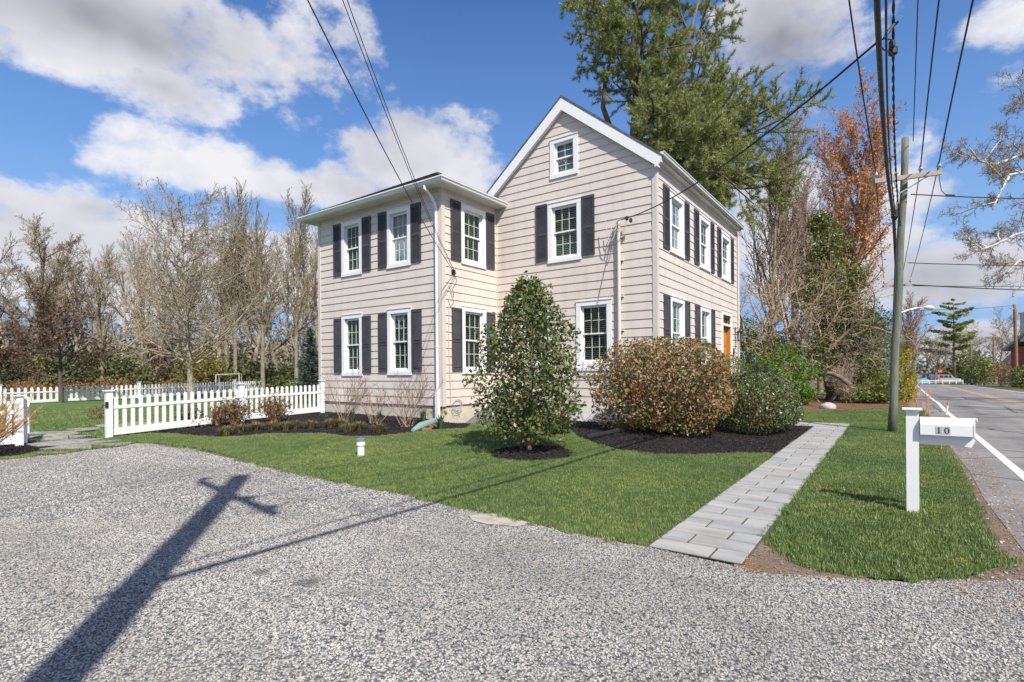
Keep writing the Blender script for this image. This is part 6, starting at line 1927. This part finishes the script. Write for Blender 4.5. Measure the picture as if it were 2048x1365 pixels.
# sycamore reaching in from the right
def sycamore():
    loc = (9.6, 35.5, h(9.6, 35.5)); rng = random.Random(62); b = Vector(loc)
    t = thing('sycamore', 'white barked sycamore whose crooked limbs reach in at the right edge', 'tree', loc)
    sd = b.x * FX + b.y * FY
    tr = MB(); cr = MB()
    top = b + Vector((.3, 0, 15))
    tr.tube([b + Vector((0, 0, -.2)), b + Vector((.1, 0, 5)), b + Vector((-.1, .2, 10)), top], [.5, .42, .3, .1], 10)
    limbs = [((2290, 420), (2150, 330), (2048, 308), (1992, 330), (1958, 322), (1940, 298)), ((2290, 440), (2160, 420), (2090, 385), (2050, 345), (2020, 350), (2000, 385), (1985, 420)), ((2300, 500), (2180, 500), (2080, 455), (2030, 470), (1990, 490), (1962, 500)),
             ((2300, 300), (2220, 180), (2150, 150), (2090, 170), (2060, 215)), ((2290, 560), (2180, 575), (2090, 540), (2040, 520), (2015, 545))]
    P = [dict(seg=.45, wig=.22, up=.03, n=9, ang=.8, ratio=.5, start=.05, taper=.25, rr=.55, fall=.3), dict(seg=.3, wig=.26, up=.02, n=7, ang=.75, ratio=.45, start=.1, taper=.35, rr=.6, fall=.3), dict(seg=.2, wig=.22, up=.0, n=4, ang=.7, ratio=.5, start=.1, taper=.4, rr=.6), dict(seg=.15, wig=.2, up=.0, taper=.5)]
    tips = []
    for k, L in enumerate(limbs):
        pts = [PR(u, v, sd - .6 * i + .3 * math.sin(i * 2 + k)) for i, (u, v) in enumerate(L)]
        n = len(pts)
        tr.tube(pts, [.07 * (1 - i / n) + .015 for i in range(n)], 8)
        for i in range(1, n):
            for j in range(2):
                q = pts[i - 1].lerp(pts[i], rng.random()); d = Vector((-RX * .7 + rng.gauss(0, .6), -RY * .7 + rng.gauss(0, .6), rng.gauss(.15, .6)))
                o_, t_ = grow(rng, q, d, rng.uniform(.9, 1.9) * (1.1 - i / n * .4), .03, P); tips += t_
                for o in o_: (tr if o[2] == 0 else cr).tube(o[0], [max(x, .006) for x in o[1]], 5 if o[2] == 0 else 3, cap=False)
    tr.build('trunk', M['bark_syc'], t, smooth=True, fix=False)
    cr.build('twigs', M['bark_grey'], t, fix=False)
    rg = np.random.default_rng(3); C = along_tips(rng, tips, .5, .03); m = MB(); m.leaves(*leaf_cloud(rg, C, .06, .7)); m.build('crown', LM['bud_tan'], t, fix=False)


sycamore()

# ------------------------------------------------------------------ far end of the road
t = thing('brick_house', 'red brick house with grey roof and pale chimney at the right edge of the picture', 'house', loc_at(2204, 58)); b = Vector(t.location)
def lb(x, y, z): return Vector((b.x + RX * x + FX * y, b.y + RY * x + FY * y, b.z + z))
def lbox(m, x0, x1, y0, y1, z0, z1):
    V = [lb(x, y, z) for z in (z0, z1) for (x, y) in ((x0, y0), (x1, y0), (x1, y1), (x0, y1))]
    m.add(V, [(0, 3, 2, 1), (4, 5, 6, 7), (0, 1, 5, 4), (1, 2, 6, 5), (2, 3, 7, 6), (3, 0, 4, 7)])
M['redbrick'] = pbr('red_brick_wall', (.26, .075, .045), .9, .2, 2, .3, 30)
m = MB(); lbox(m, -2.4, 8, 0, 8, -.2, 4.9); m.build('wall', M['redbrick'], t)
m = MB(); m.extrude([lb(-3.0, -.6, 4.6), lb(-2.6, 4, 8.0), lb(-3.0, 8.6, 4.6), lb(-3.0, 8.4, 4.4), lb(-2.6, 4, 7.75), lb(-3.0, -.4, 4.4)], Vector((RX, RY, 0)) * 12); rf = m.build('roof', pbr('grey_roof', (.28, .29, .31), .9, .1, 4), t)
m = MB(); lbox(m, -2.6, -1.5, 5.4, 6.6, 5.5, 8.8); lbox(m, -2.7, -1.4, 5.3, 6.7, 8.8, 9.0); m.build('chimney', pbr('pale_chimney', (.55, .52, .46), .9, .1, 3), rf)
for x in (-1.7, .6, 3.0):
    for z in (.9, 3.1):
        m = MB(); lbox(m, x, x + .9, -.06, 0, z, z + 1.4); w_ = m.build('window', M['white'], t); m = MB(); lbox(m, x + .08, x + .82, -.08, -.061, z + .08, z + 1.32); m.build('pane', M['room'], w_)
        m = MB(); lbox(m, x - .4, x - .03, -.05, 0, z, z + 1.4); m.build('shutter', M['black'], t)
t = thing('grey_house', 'low house with a tan grey roof beyond the bushes at the far right', 'house', loc_at(2112, 88)); b = Vector(t.location)
m = MB(); lbox(m, -3.2, 5, 0, 7, -.2, 2.9); m.build('wall', pbr('pale_house_wall', (.6, .6, .58), .8, .05, 3), t)
m = MB(); m.extrude([lb(-3.8, -.6, 2.6), lb(-3.8, 3.5, 5.6), lb(-3.8, 7.6, 2.6)], Vector((RX, RY, 0)) * 9.4); m.build('roof', pbr('tan_roof', (.36, .32, .28), .9, .12, 4), t)
for x in (-2.4, -.4, 1.6):
    m = MB(); lbox(m, x, x + 1.0, -.06, 0, .9, 2.2); w_ = m.build('window', M['white'], t); m = MB(); lbox(m, x + .1, x + .9, -.08, -.061, 1.0, 2.1); m.build('pane', M['room'], w_)
def post_pole(u, ytop, d, r, mat, lab, lean=0):
    q = Vector(loc_at(u, d)); tp = PR(u - lean, ytop, d)
    t = pole('utility_pole', lab, tuple(q - Vector((0, 0, .1))), tuple(tp), r, r * .75, mat)
    m = MB(); m.bar(tp + Vector((-.5 * RX, -.5 * RY, -.5)), tp + Vector((.5 * RX, .5 * RY, -.5)), .1, .12); m.build('bracket', M['arm_wood'], t)
post_pole(2034, 609, 62, .19, M['pole_brown'], 'brown utility pole at the far right in front of the brick house', 5)
post_pole(1943, 681, 86, .2, M['pole_wood'], 'pale green pole in front of the dark round bushes far down the road', 2)
post_pole(1987, 668, 95, .17, M['pole_brown'], 'thin dark brown pole left of the brick house')
# stop sign
t = thing('stop_sign', 'red octagonal stop sign at the far end of the road', 'stop sign', loc_at(1879, 100)); b = Vector(t.location); c = PR(1879, 743, 100)
m = MB(); m.tube([b - Vector((0, 0, .1)), Vector((b.x, b.y, c.z + .4))], .035, 6); m.build('post', M['galv'], t)
m = MB(); m.extrude([Vector((c.x + RX * .42 * math.cos(a), c.y + RY * .42 * math.cos(a), c.z + .42 * math.sin(a))) - Vector((FX, FY, 0)) * .06 for a in [math.pi / 8 + math.pi / 4 * i for i in range(8)]], Vector((FX, FY, 0)) * -.02)
face = m.build('sign_face', pbr('sign_red', (.55, .02, .03), .4), t)
fc = bpy.data.curves.new('stop_text', 'FONT'); fc.body = 'STOP'; fc.size = .30; fc.align_x = 'CENTER'; fc.align_y = 'CENTER'
fo = bpy.data.objects.new('lettering', fc); COL.objects.link(fo); fc.materials.append(M['white'])
fo.rotation_euler = (R_(90), 0, TH); fo.location = c - Vector((FX, FY, 0)) * .09
bpy.context.view_layer.update()
me = bpy.data.meshes.new_from_object(fo.evaluated_get(bpy.context.evaluated_depsgraph_get()))
mw = Matrix.Translation(-b) @ fo.matrix_world
me.transform(mw); bpy.data.objects.remove(fo)
lt = bpy.data.objects.new('lettering', me); COL.objects.link(lt); lt.parent = face
# silver suv on the cross road
t = thing('parked_suv', 'silver suv seen from the side on the cross road below the stop sign', 'car', loc_at(1891, 108)); b = Vector(t.location)
silver = pbr('silver_paint', (.42, .43, .45), .3, .03, 3, metal=.4)
prof = [(-2.35, .45), (-2.4, .95), (-2.25, 1.72), (-1.9, 1.82), (.45, 1.80), (1.05, 1.22), (2.2, 1.05), (2.38, .75), (2.35, .42)]
m = MB(); m.extrude([lb(x, -.9, z) for x, z in prof], Vector((FX, FY, 0)) * 1.8); m.build('body', silver, t)
m = MB()
for x0, x1 in ((-2.0, -1.15), (-1.05, -.25), (-.15, .62)): m.add([lb(x0, -.91, 1.2), lb(x1, -.91, 1.2), lb(x1 - .25 * (x1 > .5), -.91, 1.68), lb(x0 + .05, -.91, 1.68)], [(0, 1, 2, 3)])
m.build('side_window', M['room'], t)
for x in (-1.45, 1.45):
    m = MB(); k = [lb(x + .36 * math.cos(a), -.92, .36 + .36 * math.sin(a)) for a in [2 * math.pi * i / 16 for i in range(16)]]; m.extrude(k, Vector((FX, FY, 0)) * .25); w_ = m.build('wheel', M['black'], t)
    m = MB(); k = [lb(x + .2 * math.cos(a), -.93, .36 + .2 * math.sin(a)) for a in [2 * math.pi * i / 12 for i in range(12)]]; m.extrude(k, Vector((FX, FY, 0)) * .005); m.build('rim', M['galv'], w_)
m = MB(); lbox(m, -2.40, -2.22, -.93, -.80, .95, 1.35); m.build('tail_light', pbr('tail_red', (.5, .02, .02), .3), t)
m = MB(); lbox(m, 2.1, 2.34, -.93, -.7, .78, .95); m.build('headlight', M['white'], t)
t = thing('tarpaulin', 'bright blue tarpaulin heap left of the silver suv', 'tarpaulin', loc_at(1850, 113)); b = Vector(t.location)
m = MB(); V = [lb(-1.6, 0, 0), lb(1.6, 0, 0), lb(1.5, 2, 0), lb(-1.5, 2, 0), lb(-.9, .6, .95), lb(.7, .6, 1.15), lb(.6, 1.4, 1.1), lb(-.8, 1.4, .9)]
m.add(V, [(0, 1, 5, 4), (1, 2, 6, 5), (2, 3, 7, 6), (3, 0, 4, 7), (4, 5, 6, 7)]); m.build('sheet', pbr('tarp_blue', (.02, .16, .55), .4, .1, 3), t)
t = thing('guard_rail', 'low white guard rail across the far end of the road', 'guard rail', loc_at(1875, 104)); b = Vector(t.location)
m = MB(); lbox(m, -4.3, 5.0, -.03, .03, .62, .72); lbox(m, -4.3, 5.0, -.03, .03, .30, .38); m.build('rail', M['post_white'], t)
for i in range(8): m = MB(); lbox(m, -4.3 + i * 1.32, -4.18 + i * 1.32, .031, .12, -.1, .74); m.build('post', M['post_white'], t)
t = thing('street_sign', 'small green street name sign near the dark brown pole', 'street sign', loc_at(1979, 92)); b = Vector(t.location)
m = MB(); m.tube([b - Vector((0, 0, .1)), b + Vector((0, 0, 2.6))], .03, 6); m.build('post', M['galv'], t)
m = MB(); lbox(m, -.45, .45, -.05, -.03, 2.35, 2.6); m.build('sign_face', pbr('sign_green', (.02, .25, .14), .4), t)
conifer('pine_tree', 'dark layered pine with wind swept top far down the road', loc_at(1908, 113), 91, 17.8, 6.3, LM['pine'], M['bark_brown'], 24, 420, .66, .3, z0=.32, droop=.02, power=.38)
mass('dark_bush', 'dark round evergreen bush behind the pale green pole', 'bush', 92, [(1925, 742, 118, 4.0, 3.2), (1950, 735, 119, 4.0, 3.7), (1902, 748, 120, 3.0, 2.2)], 1700, .46, LM['dark'])
mass('dark_bush', 'dark evergreen bush left of the low grey house', 'bush', 93, [(1966, 740, 84, 2.2, 2.3), (1948, 748, 88, 2.0, 1.8)], 1500, .33, LM['dark'])
mass('brown_bush', 'bare brown bush in front of the low grey house', 'bush', 94, [(2005, 750, 72, 1.5, 1.2), (2016, 742, 74, 1.2, 1.2)], 1200, .2, LM['rust'])
mass('hedge', 'dark green hedge below the brick house', 'hedge', 95, [(2042, 752, 56, 1.6, 1.2), (2065, 755, 56, 1.6, 1.2)], 1200, .2, LM['dark'])
FG = 'bare trees at the far end of the road'
for k, (u, d, s, kind, lab) in enumerate(((1990, 112, 1.0, bareB, 'bare tree with open crown left of the brown pole'), (2012, 118, .8, bareA, 'bare tree just left of the brick house'), (1945, 115, .85, bareB, 'bare tree right of the wind swept pine'), (1868, 105, .55, bareD, 'small pale bare tree above the stop sign'),
                               (1845, 125, .8, bareD, 'bare tree above the yellow forsythia at the road end'), (1880, 132, .85, bareB, 'bare tree behind the wind swept pine'), (1825, 118, .85, bareC, 'slim bare tree beside the far street light'), (1860, 140, .9, bareD, 'farthest bare tree over the road end'), (1925, 140, .9, bareD, 'farthest bare tree over the dark bushes'), (1800, 110, .8, bareB, 'bare tree behind the verge pole far off'))):
    place_copy(kind, loc_at(u, d), k * 1.3, (s, s), lab, FG)
Cs = []; rg = np.random.default_rng(99)
for i in range(60):
    u = rg.uniform(1740, 2600); d = rg.uniform(125, 160); x, y = XYD(u, d); R = (5, 5, rg.uniform(3, 6))
    Cs.append(bush_points(rg, 160, (x, y, h(x, y) + R[2] * .4), R, .7, lump=.3, seed=i))
m = MB(); m.leaves(*leaf_cloud(rg, np.concatenate(Cs), .8, .6)); o = m.build('distant_wood', bpy.data.materials['distant_wood'], fix=False); o['kind'] = 'stuff'
# trees across the road, seen only in the window glass and by their shade
for k, (x, y) in enumerate(((13.5, 31), (15, 20), (16, 8), (16, -6), (17, -22), (6, -34), (-8, -36), (-22, -34))):
    place_copy((bareB, bareD)[k % 2], (x, y, 0), k * 2.1, (.85, .8), 'bare roadside tree outside the picture, mirrored in the windows', 'bare trees across the road')
ev = conifer('roadside_evergreen', 'evergreen across the road outside the picture, shading the road', (12.2, 27.5, 0), 96, 11, 3.2, LM['dark'], M['bark_brown'], 70, 120, .5, .35, z0=.12)
for k, (x, y) in enumerate(((-31, -7), (-36, -13), (-33, -20), (-42, -16), (-26, -22), (-30, -30))):  # unseen trees, added so the wing windows mirror something dark
    place_copy(ev if k % 2 == 0 else bareB, (x, y, 0), k * 1.9, (1.1, .85), 'unseen tree added left of the driveway to darken the window reflections', 'unseen trees added left of the driveway')
mass('evergreen_hedge', 'dark evergreen row across the road, mirrored in the windows', 'hedge', 97, [(9000, 0, 1, 1, 1)], 0, .3, LM['dark']) if False else None

# ------------------------------------------------------------------ grass, stones, chips and leaves
def proto(name, mbs, mat):
    """small unlinked pieces that a scatter picks from"""
    c = bpy.data.collections.new(name)
    for i, m in enumerate(mbs):
        me = m.data(name); me.materials.append(mat)
        c.objects.link(bpy.data.objects.new('%s_piece' % name, me))
    return c


def scatter(name, surf, coll, dens, smin, smax, tilt, seed, zoff=0.0, hole=None, near=None):
    """one object: the pieces of COLL strewn over the faces of the sheet SURF"""
    me = surf.data.copy(); me.name = name
    o = bpy.data.objects.new(name, me); COL.objects.link(o); o['kind'] = 'stuff'
    if near:
        bm = bmesh.new(); bm.from_mesh(me)
        kill = [f for f in bm.faces if not near(f.calc_center_median())]
        bmesh.ops.delete(bm, geom=kill, context='FACES'); bm.to_mesh(me); bm.free()
    g = bpy.data.node_groups.new(name, 'GeometryNodeTree')
    g.interface.new_socket('Geometry', in_out='INPUT', socket_type='NodeSocketGeometry')
    g.interface.new_socket('Geometry', in_out='OUTPUT', socket_type='NodeSocketGeometry')
    N = g.nodes.new; L = g.links.new
    gi, go = N('NodeGroupInput'), N('NodeGroupOutput')
    dp_ = N('GeometryNodeDistributePointsOnFaces'); dp_.inputs['Density'].default_value = dens; dp_.inputs['Seed'].default_value = seed
    ci = N('GeometryNodeCollectionInfo'); ci.inputs['Collection'].default_value = coll; ci.inputs['Separate Children'].default_value = True; ci.inputs['Reset Children'].default_value = True
    ip = N('GeometryNodeInstanceOnPoints'); ip.inputs['Pick Instance'].default_value = True
    rv = N('FunctionNodeRandomValue'); rv.data_type = 'FLOAT_VECTOR'; rv.inputs[0].default_value = (-tilt, -tilt, 0); rv.inputs[1].default_value = (tilt, tilt, 6.283); rv.inputs['Seed'].default_value = seed + 1
    rs = N('FunctionNodeRandomValue'); rs.data_type = 'FLOAT'; rs.inputs[2].default_value = smin; rs.inputs[3].default_value = smax; rs.inputs['Seed'].default_value = seed + 2
    L(gi.outputs[0], dp_.inputs['Mesh']); pts_ = dp_.outputs['Points']
    if hole:
        ps = N('GeometryNodeInputPosition'); vd = N('ShaderNodeVectorMath'); vd.operation = 'DISTANCE'; vd.inputs[1].default_value = hole[0]
        cm_ = N('FunctionNodeCompare'); cm_.data_type = 'FLOAT'; cm_.operation = 'LESS_THAN'; cm_.inputs[1].default_value = hole[1]
        dg = N('GeometryNodeDeleteGeometry'); L(ps.outputs[0], vd.inputs[0]); L(vd.outputs['Value'], cm_.inputs[0]); L(pts_, dg.inputs[0]); L(cm_.outputs[0], dg.inputs['Selection']); pts_ = dg.outputs[0]
    L(pts_, ip.inputs['Points']); L(ci.outputs[0], ip.inputs['Instance'])
    L(rv.outputs[0], ip.inputs['Rotation']); L(rs.outputs[1], ip.inputs['Scale'])
    tr = N('GeometryNodeTranslateInstances'); tr.inputs['Translation'].default_value = (0, 0, zoff); tr.inputs['Local Space'].default_value = False
    L(ip.outputs[0], tr.inputs[0]); L(tr.outputs[0], go.inputs[0])
    md = o.modifiers.new('scatter', 'NODES'); md.node_group = g
    return o


rng = random.Random(123)
def grass_piece(seed, n=26, rad=.055, L0=.045, w=.0042):
    rr = random.Random(seed); m = MB(); V = []; Fq = []
    for i in range(n):
        a = rr.uniform(0, 6.283); q = rad * math.sqrt(rr.random()); b = rr.uniform(0, 6.283); x, y = q * math.cos(b), q * math.sin(b)
        L = L0 * rr.uniform(.55, 1.25); ln = rr.uniform(.15, .9) * L; d = (math.cos(a), math.sin(a)); s = (-d[1] * w / 2, d[0] * w / 2)
        k = len(V)
        V += [(x - s[0], y - s[1], -.004), (x + s[0], y + s[1], -.004), (x + d[0] * ln * .35 + s[0] * .8, y + d[1] * ln * .35 + s[1] * .8, L * .62), (x + d[0] * ln * .35 - s[0] * .8, y + d[1] * ln * .35 - s[1] * .8, L * .62), (x + d[0] * ln, y + d[1] * ln, L * .92)]
        Fq += [(k, k + 1, k + 2, k + 3), (k + 3, k + 2, k + 4, k + 4)]
    m.add(V, Fq); return m


def stone_piece(seed, flat=.45):
    rr = random.Random(seed); bm = bmesh.new(); bmesh.ops.create_icosphere(bm, subdivisions=1, radius=1)
    for v in bm.verts:
        k = rr.uniform(.72, 1.12); v.co = Vector((v.co.x * k * .62, v.co.y * k * .42, v.co.z * k * .42 * flat * 1.6))
    m = MB(); m.add([tuple(v.co) for v in bm.verts], [[l.index for l in f.verts] for f in bm.faces]); bm.free(); return m


def chip_piece(seed):
    rr = random.Random(seed); m = MB(); m.bar((-.5, 0, 0), (.5, rr.uniform(-.1, .1), rr.uniform(-.1, .1)), rr.uniform(.16, .35), .1); return m


def fallen_piece(seed):
    rr = random.Random(seed); m = MB(); c = rr.uniform(.1, .4)
    m.add([(-.5, 0, 0), (0, -.26, c * .5), (.5, 0, c), (0, .26, c * .5), (0, 0, .02)], [(0, 1, 4, 4), (1, 2, 4, 4), (2, 3, 4, 4), (3, 0, 4, 4)]); return m


GC = proto('grass_clump', [grass_piece(i) for i in range(5)], M['grass'])
GB = proto('grass_edge', [grass_piece(20 + i, 22, .05, .085, .005) for i in range(4)], M['grass'])
ST = proto('stone', [stone_piece(i) for i in range(8)], M['stone'])
CH = proto('chip', [chip_piece(i) for i in range(5)], M['chip'])
FL = proto('leaf', [fallen_piece(i) for i in range(4)], M['deadleaf'])
OBJ = {o.name: o for o in bpy.data.objects}
fl_, vl_ = OBJ['front_lawn'], OBJ['verge_lawn']
scatter('grass', fl_, GC, 440, .55, .95, .16, 1, hole=((hc[0], hc[1], h(*hc)), .70))
scatter('grass', vl_, GC, 520, .75, 1.2, .16, 2, near=lambda c: c.y < 13)
scatter('grass', vl_, GC, 260, .8, 1.2, .16, 3, near=lambda c: c.y >= 13)
scatter('long_grass', vl_, GB, 130, .5, 1.1, .3, 4, near=lambda c: c.y < 8)
scatter('grass', OBJ['back_lawn'], GC, 45, 1.1, 1.7, .2, 5, near=lambda c: c.x > -30)


def fringe(line, w, dens, seed, smin=.4, smax=1.0):
    """grass leaning over a border: a narrow band of tufts along LINE"""
    m = MB(); V = []
    for i, p in enumerate(line):
        a, b = line[max(0, i - 1)], line[min(len(line) - 1, i + 1)]
        L = max(math.hypot(b[0] - a[0], b[1] - a[1]), 1e-6); nx_, ny_ = -(b[1] - a[1]) / L, (b[0] - a[0]) / L
        for s_ in (-w / 2, w / 2):
            x, y = p[0] + nx_ * s_, p[1] + ny_ * s_; V.append((x, y, h(x, y) + .014))
    m.add(V, [(2 * i, 2 * i + 1, 2 * i + 3, 2 * i + 2) for i in range(len(line) - 1)])
    o = m.build('border_band', M['grass'], fix=False)
    scatter('border_grass', o, GB, dens, smin, smax, .45, seed)
    bpy.data.objects.remove(o)


fringe([p for p in gp if -14.2 < p[0] < -1.75], .14, 260, 31)
fringe([(-1.70, 4.4 + .3 * i) for i in range(20)], .05, 420, 32, .3, .75)
fringe([(-0.95, 5.0 + .3 * i) for i in range(39)], .05, 420, 33, .3, .75)
fringe([p for p in LAWN_RW if p[1] < 12 and p[0] > -.5], .12, 200, 34, .3, .9)
gv = OBJ['gravel_driveway']
fr_ = lambda c: -FX * 0 + c.x * FX + c.y * FY
scatter('gravel_stones', gv, ST, 4600, .008, .0165, .4, 6, .002, near=lambda c: .9 < fr_(c) < 5.5 and abs(c.x * RX + c.y * RY) < fr_(c) * 1.02 + .5)
scatter('gravel_stones', gv, ST, 1500, .011, .021, .4, 7, .002, near=lambda c: 5.5 <= fr_(c) and abs(c.x * RX + c.y * RY) < fr_(c) * 1.02 + .5)
for i, nm in enumerate(('mulch_bed', 'mulch_bed.001', 'mulch_ring', 'mulch_bed.002')):
    scatter('mulch_chips', OBJ[nm], CH, 330, .03, .075, .7, 10 + i, .006)
scatter('leaf_litter', OBJ['leaf_litter_ground'], FL, 160, .09, .17, .6, 20, .012)
scatter('fallen_leaves', OBJ['mulch_bed.001'], FL, 5, .05, .09, .4, 21, .02)
scatter('fallen_leaves', fl_, FL, .8, .05, .09, .3, 22, .045)
scatter('fallen_leaves', vl_, FL, .8, .05, .09, .3, 23, .045)
scatter('fallen_leaves', gv, FL, .8, .04, .09, .3, 24, .02)
scatter('pine_straw', OBJ['dirt_patch'], proto('straw_bit', [chip_piece(52), chip_piece(53)], M['deadleaf']), 500, .008, .03, .4, 27, .006)
scatter('pine_straw', OBJ['dirt_shoulder'], CH if False else proto('straw', [chip_piece(50), chip_piece(51)], M['deadleaf']), 420, .008, .032, .4, 25, .012, near=lambda c: c.y > 3 and c.y < 22 and c.x > .3)
scatter('shoulder_stones', OBJ['dirt_shoulder'], ST, 120, .01, .03, .5, 26, .006, near=lambda c: c.y > 2.5 and c.y < 15 and c.x > .3)
EXPOSURE = 0.40

# ------------------------------------------------------------------ sky, sun, camera
SUN_AZ = (0.847, -0.533); SUN_EL = R_(48)
def sky():
    w = bpy.data.worlds.new('World'); SC.world = w; w.use_nodes = True
    t = NT(w)
    out = t.n('ShaderNodeOutputWorld'); bg = t.n('ShaderNodeBackground')
    st = t.n('ShaderNodeTexSky', sky_type='NISHITA'); st.sun_disc = False
    st.sun_elevation = SUN_EL
    st.sun_rotation = math.atan2(SUN_AZ[0], SUN_AZ[1])
    st.air_density = 1.0; st.dust_density = 0.3; st.ozone_density = 3.0
    tc = t.n('ShaderNodeTexCoord'); v = tc.outputs['Generated']
    sx = t.n('ShaderNodeSeparateXYZ'); t.l(v, sx.inputs[0])
    X, Y, Z = sx.outputs
    # azimuth measured from the view direction, and elevation, both in radians
    dF = t.math('ADD', t.math('MULTIPLY', X, FX), t.math('MULTIPLY', Y, FY))
    dR = t.math('ADD', t.math('MULTIPLY', X, RX), t.math('MULTIPLY', Y, RY))
    az = t.math('ARCTAN2', dR, dF); el = t.math('ARCSINE', Z)
    mp = t.n('ShaderNodeMapping'); mp.inputs['Scale'].default_value = (1, 1, 1.5); mp.inputs['Location'].default_value = (3.1, 1.7, .4); t.l(v, mp.inputs[0])
    n1 = t.noise(mp.outputs[0], 5.5, 7, 0.62); n2 = t.noise(mp.outputs[0], 2.6, 2, 0.5)
    wob = t.math('ADD', t.math('MULTIPLY', t.math('SUBTRACT', n1, 0.5), 4.2), t.math('MULTIPLY', t.math('SUBTRACT', n2, 0.5), 1.2))
    dens = None
    grey = None
    for (px, py, rx, ry, s, gy) in CLOUDS:
        x = (px - CX) / F_PX; y = -(py - Y0) / F_PX
        a0 = math.atan(x); e0 = math.atan(y / math.hypot(1, x))
        ra = rx / F_PX / (1 + x * x); re = ry / F_PX / (1 + y * y) / math.sqrt(1 + x * x)
        u = t.math('DIVIDE', t.math('SUBTRACT', az, a0), ra); q = t.math('DIVIDE', t.math('SUBTRACT', el, e0), re)
        d = t.math('SQRT', t.math('ADD', t.math('MULTIPLY', u, u), t.math('MULTIPLY', q, q)))
        b = t.math('MULTIPLY', t.math('SUBTRACT', 1.0, d), s)
        dens = b if dens is None else t.math('MAXIMUM', dens, b)
        if gy:
            gg = t.math('MULTIPLY', t.math('SUBTRACT', 1.15, d), gy, clamp=True)
            grey = gg if grey is None else t.math('MAXIMUM', grey, gg)
    # scattered cloud over the rest of the sky, where the camera does not look
    rest = t.math('MULTIPLY_ADD', t.math('ABSOLUTE', az), 1.5, -2.2)
    dens = t.math('MAXIMUM', dens, t.math('MINIMUM', rest, 0.1))
    dens = t.math('ADD', t.math('MAXIMUM', dens, -1.2), wob)
    cov = t.ramp(t.math('MULTIPLY_ADD', dens, 0.5, 0.5), [(0.47, (0, 0, 0)), (0.55, (0.18,) * 3), (0.66, (0.68,) * 3), (0.84, (1, 1, 1))])
    # thick cores are grey underneath, edges bright
    n3 = t.noise(mp.outputs[0], 3.3, 4, 0.6)
    core = t.math('ADD', t.math('MULTIPLY', grey, 1.0), t.math('MULTIPLY_ADD', n3, 1.5, -0.62))
    K = 5.6
    cc = t.ramp(core, [(0.08, (1.0 * K, 1.0 * K, 1.05 * K)), (0.42, (0.74 * K, 0.75 * K, 0.83 * K)), (0.95, (0.36 * K, 0.375 * K, 0.44 * K))])
    # a warm-white band of thin haze low down
    lowm = t.ramp(Z, [(0.0, (1,) * 3), (0.16, (0.9,) * 3), (0.34, (0.35,) * 3), (0.62, (0, 0, 0))])
    blue = t.mix(1.0, st.outputs[0], (0.40, 0.69, 1.04), 'MULTIPLY')
    base = t.mix(lowm, blue, (2.0, 3.3, 5.3))
    c = t.mix(cov, base, cc)
    t.l(c, bg.inputs[0]); bg.inputs[1].default_value = 0.12
    t.l(bg.outputs[0], out.inputs[0])


CLOUDS = [(150, 20, 450, 180, 1.25, .75), (330, 170, 160, 75, 1.0, .6), (590, 60, 120, 150, .75, 0), (480, 60, 140, 90, .9, .2), (380, 330, 230, 80, 1.3, .15), (620, 375, 240, 60, 1.2, .25), (860, 340, 180, 95, 1.5, .1), (260, 270, 90, 60, .8, 0),
          (10, 380, 110, 55, 1.2, .1), (190, 410, 160, 50, 1.0, .3), (1570, 70, 180, 190, 1.5, .75), (1640, 230, 110, 70, .9, .2), (2010, 50, 120, 80, 1.1, .2), (2010, 165, 70, 35, .6, 0),
          (1880, 560, 330, 75, 1.5, .35), (1770, 510, 130, 40, .9, .1), (1860, 270, 60, 50, .35, 0), (1820, 390, 80, 40, .5, 0), (1990, 690, 240, 40, 1.0, .5), (330, 520, 700, 150, 1.8, .15), (1250, 520, 180, 160, .8, .2), (1560, 420, 120, 150, .7, .2)]
sky()
sl = bpy.data.lights.new('sun', 'SUN'); sl.energy = 4.9; sl.angle = R_(0.53); sl.color = (1.0, 0.94, 0.85)
so = bpy.data.objects.new('sun', sl); COL.objects.link(so)
sd = Vector((SUN_AZ[0] * math.cos(SUN_EL), SUN_AZ[1] * math.cos(SUN_EL), math.sin(SUN_EL)))
so.rotation_euler = sd.to_track_quat('Z', 'Y').to_euler()
so.location = (20, -15, 30)

cam = bpy.data.cameras.new('camera'); co = bpy.data.objects.new('camera', cam); COL.objects.link(co)
cam.sensor_width = 36; cam.lens = 36 * F_PX / 2048; cam.shift_y = (Y0 - 682.5) / 2048
cam.clip_start = 0.05; cam.clip_end = 3000
co.matrix_world = Matrix.Translation((0, 0, CAMH)) @ Matrix.Rotation(TH, 4, 'Z') @ Matrix.Rotation(R_(90), 4, 'X') @ Matrix.Rotation(-ROLL, 4, 'Z')
SC.camera = co
SC.view_settings.view_transform = 'Standard'; SC.view_settings.look = 'None'; SC.view_settings.exposure = EXPOSURE; SC.view_settings.gamma = 1
SC.render.engine = 'CYCLES'
SC.cycles.max_bounces = 5; SC.cycles.transparent_max_bounces = 12; SC.cycles.diffuse_bounces = 2; SC.cycles.glossy_bounces = 3
SC.cycles.use_denoising = True
SC.cycles.use_adaptive_sampling = True
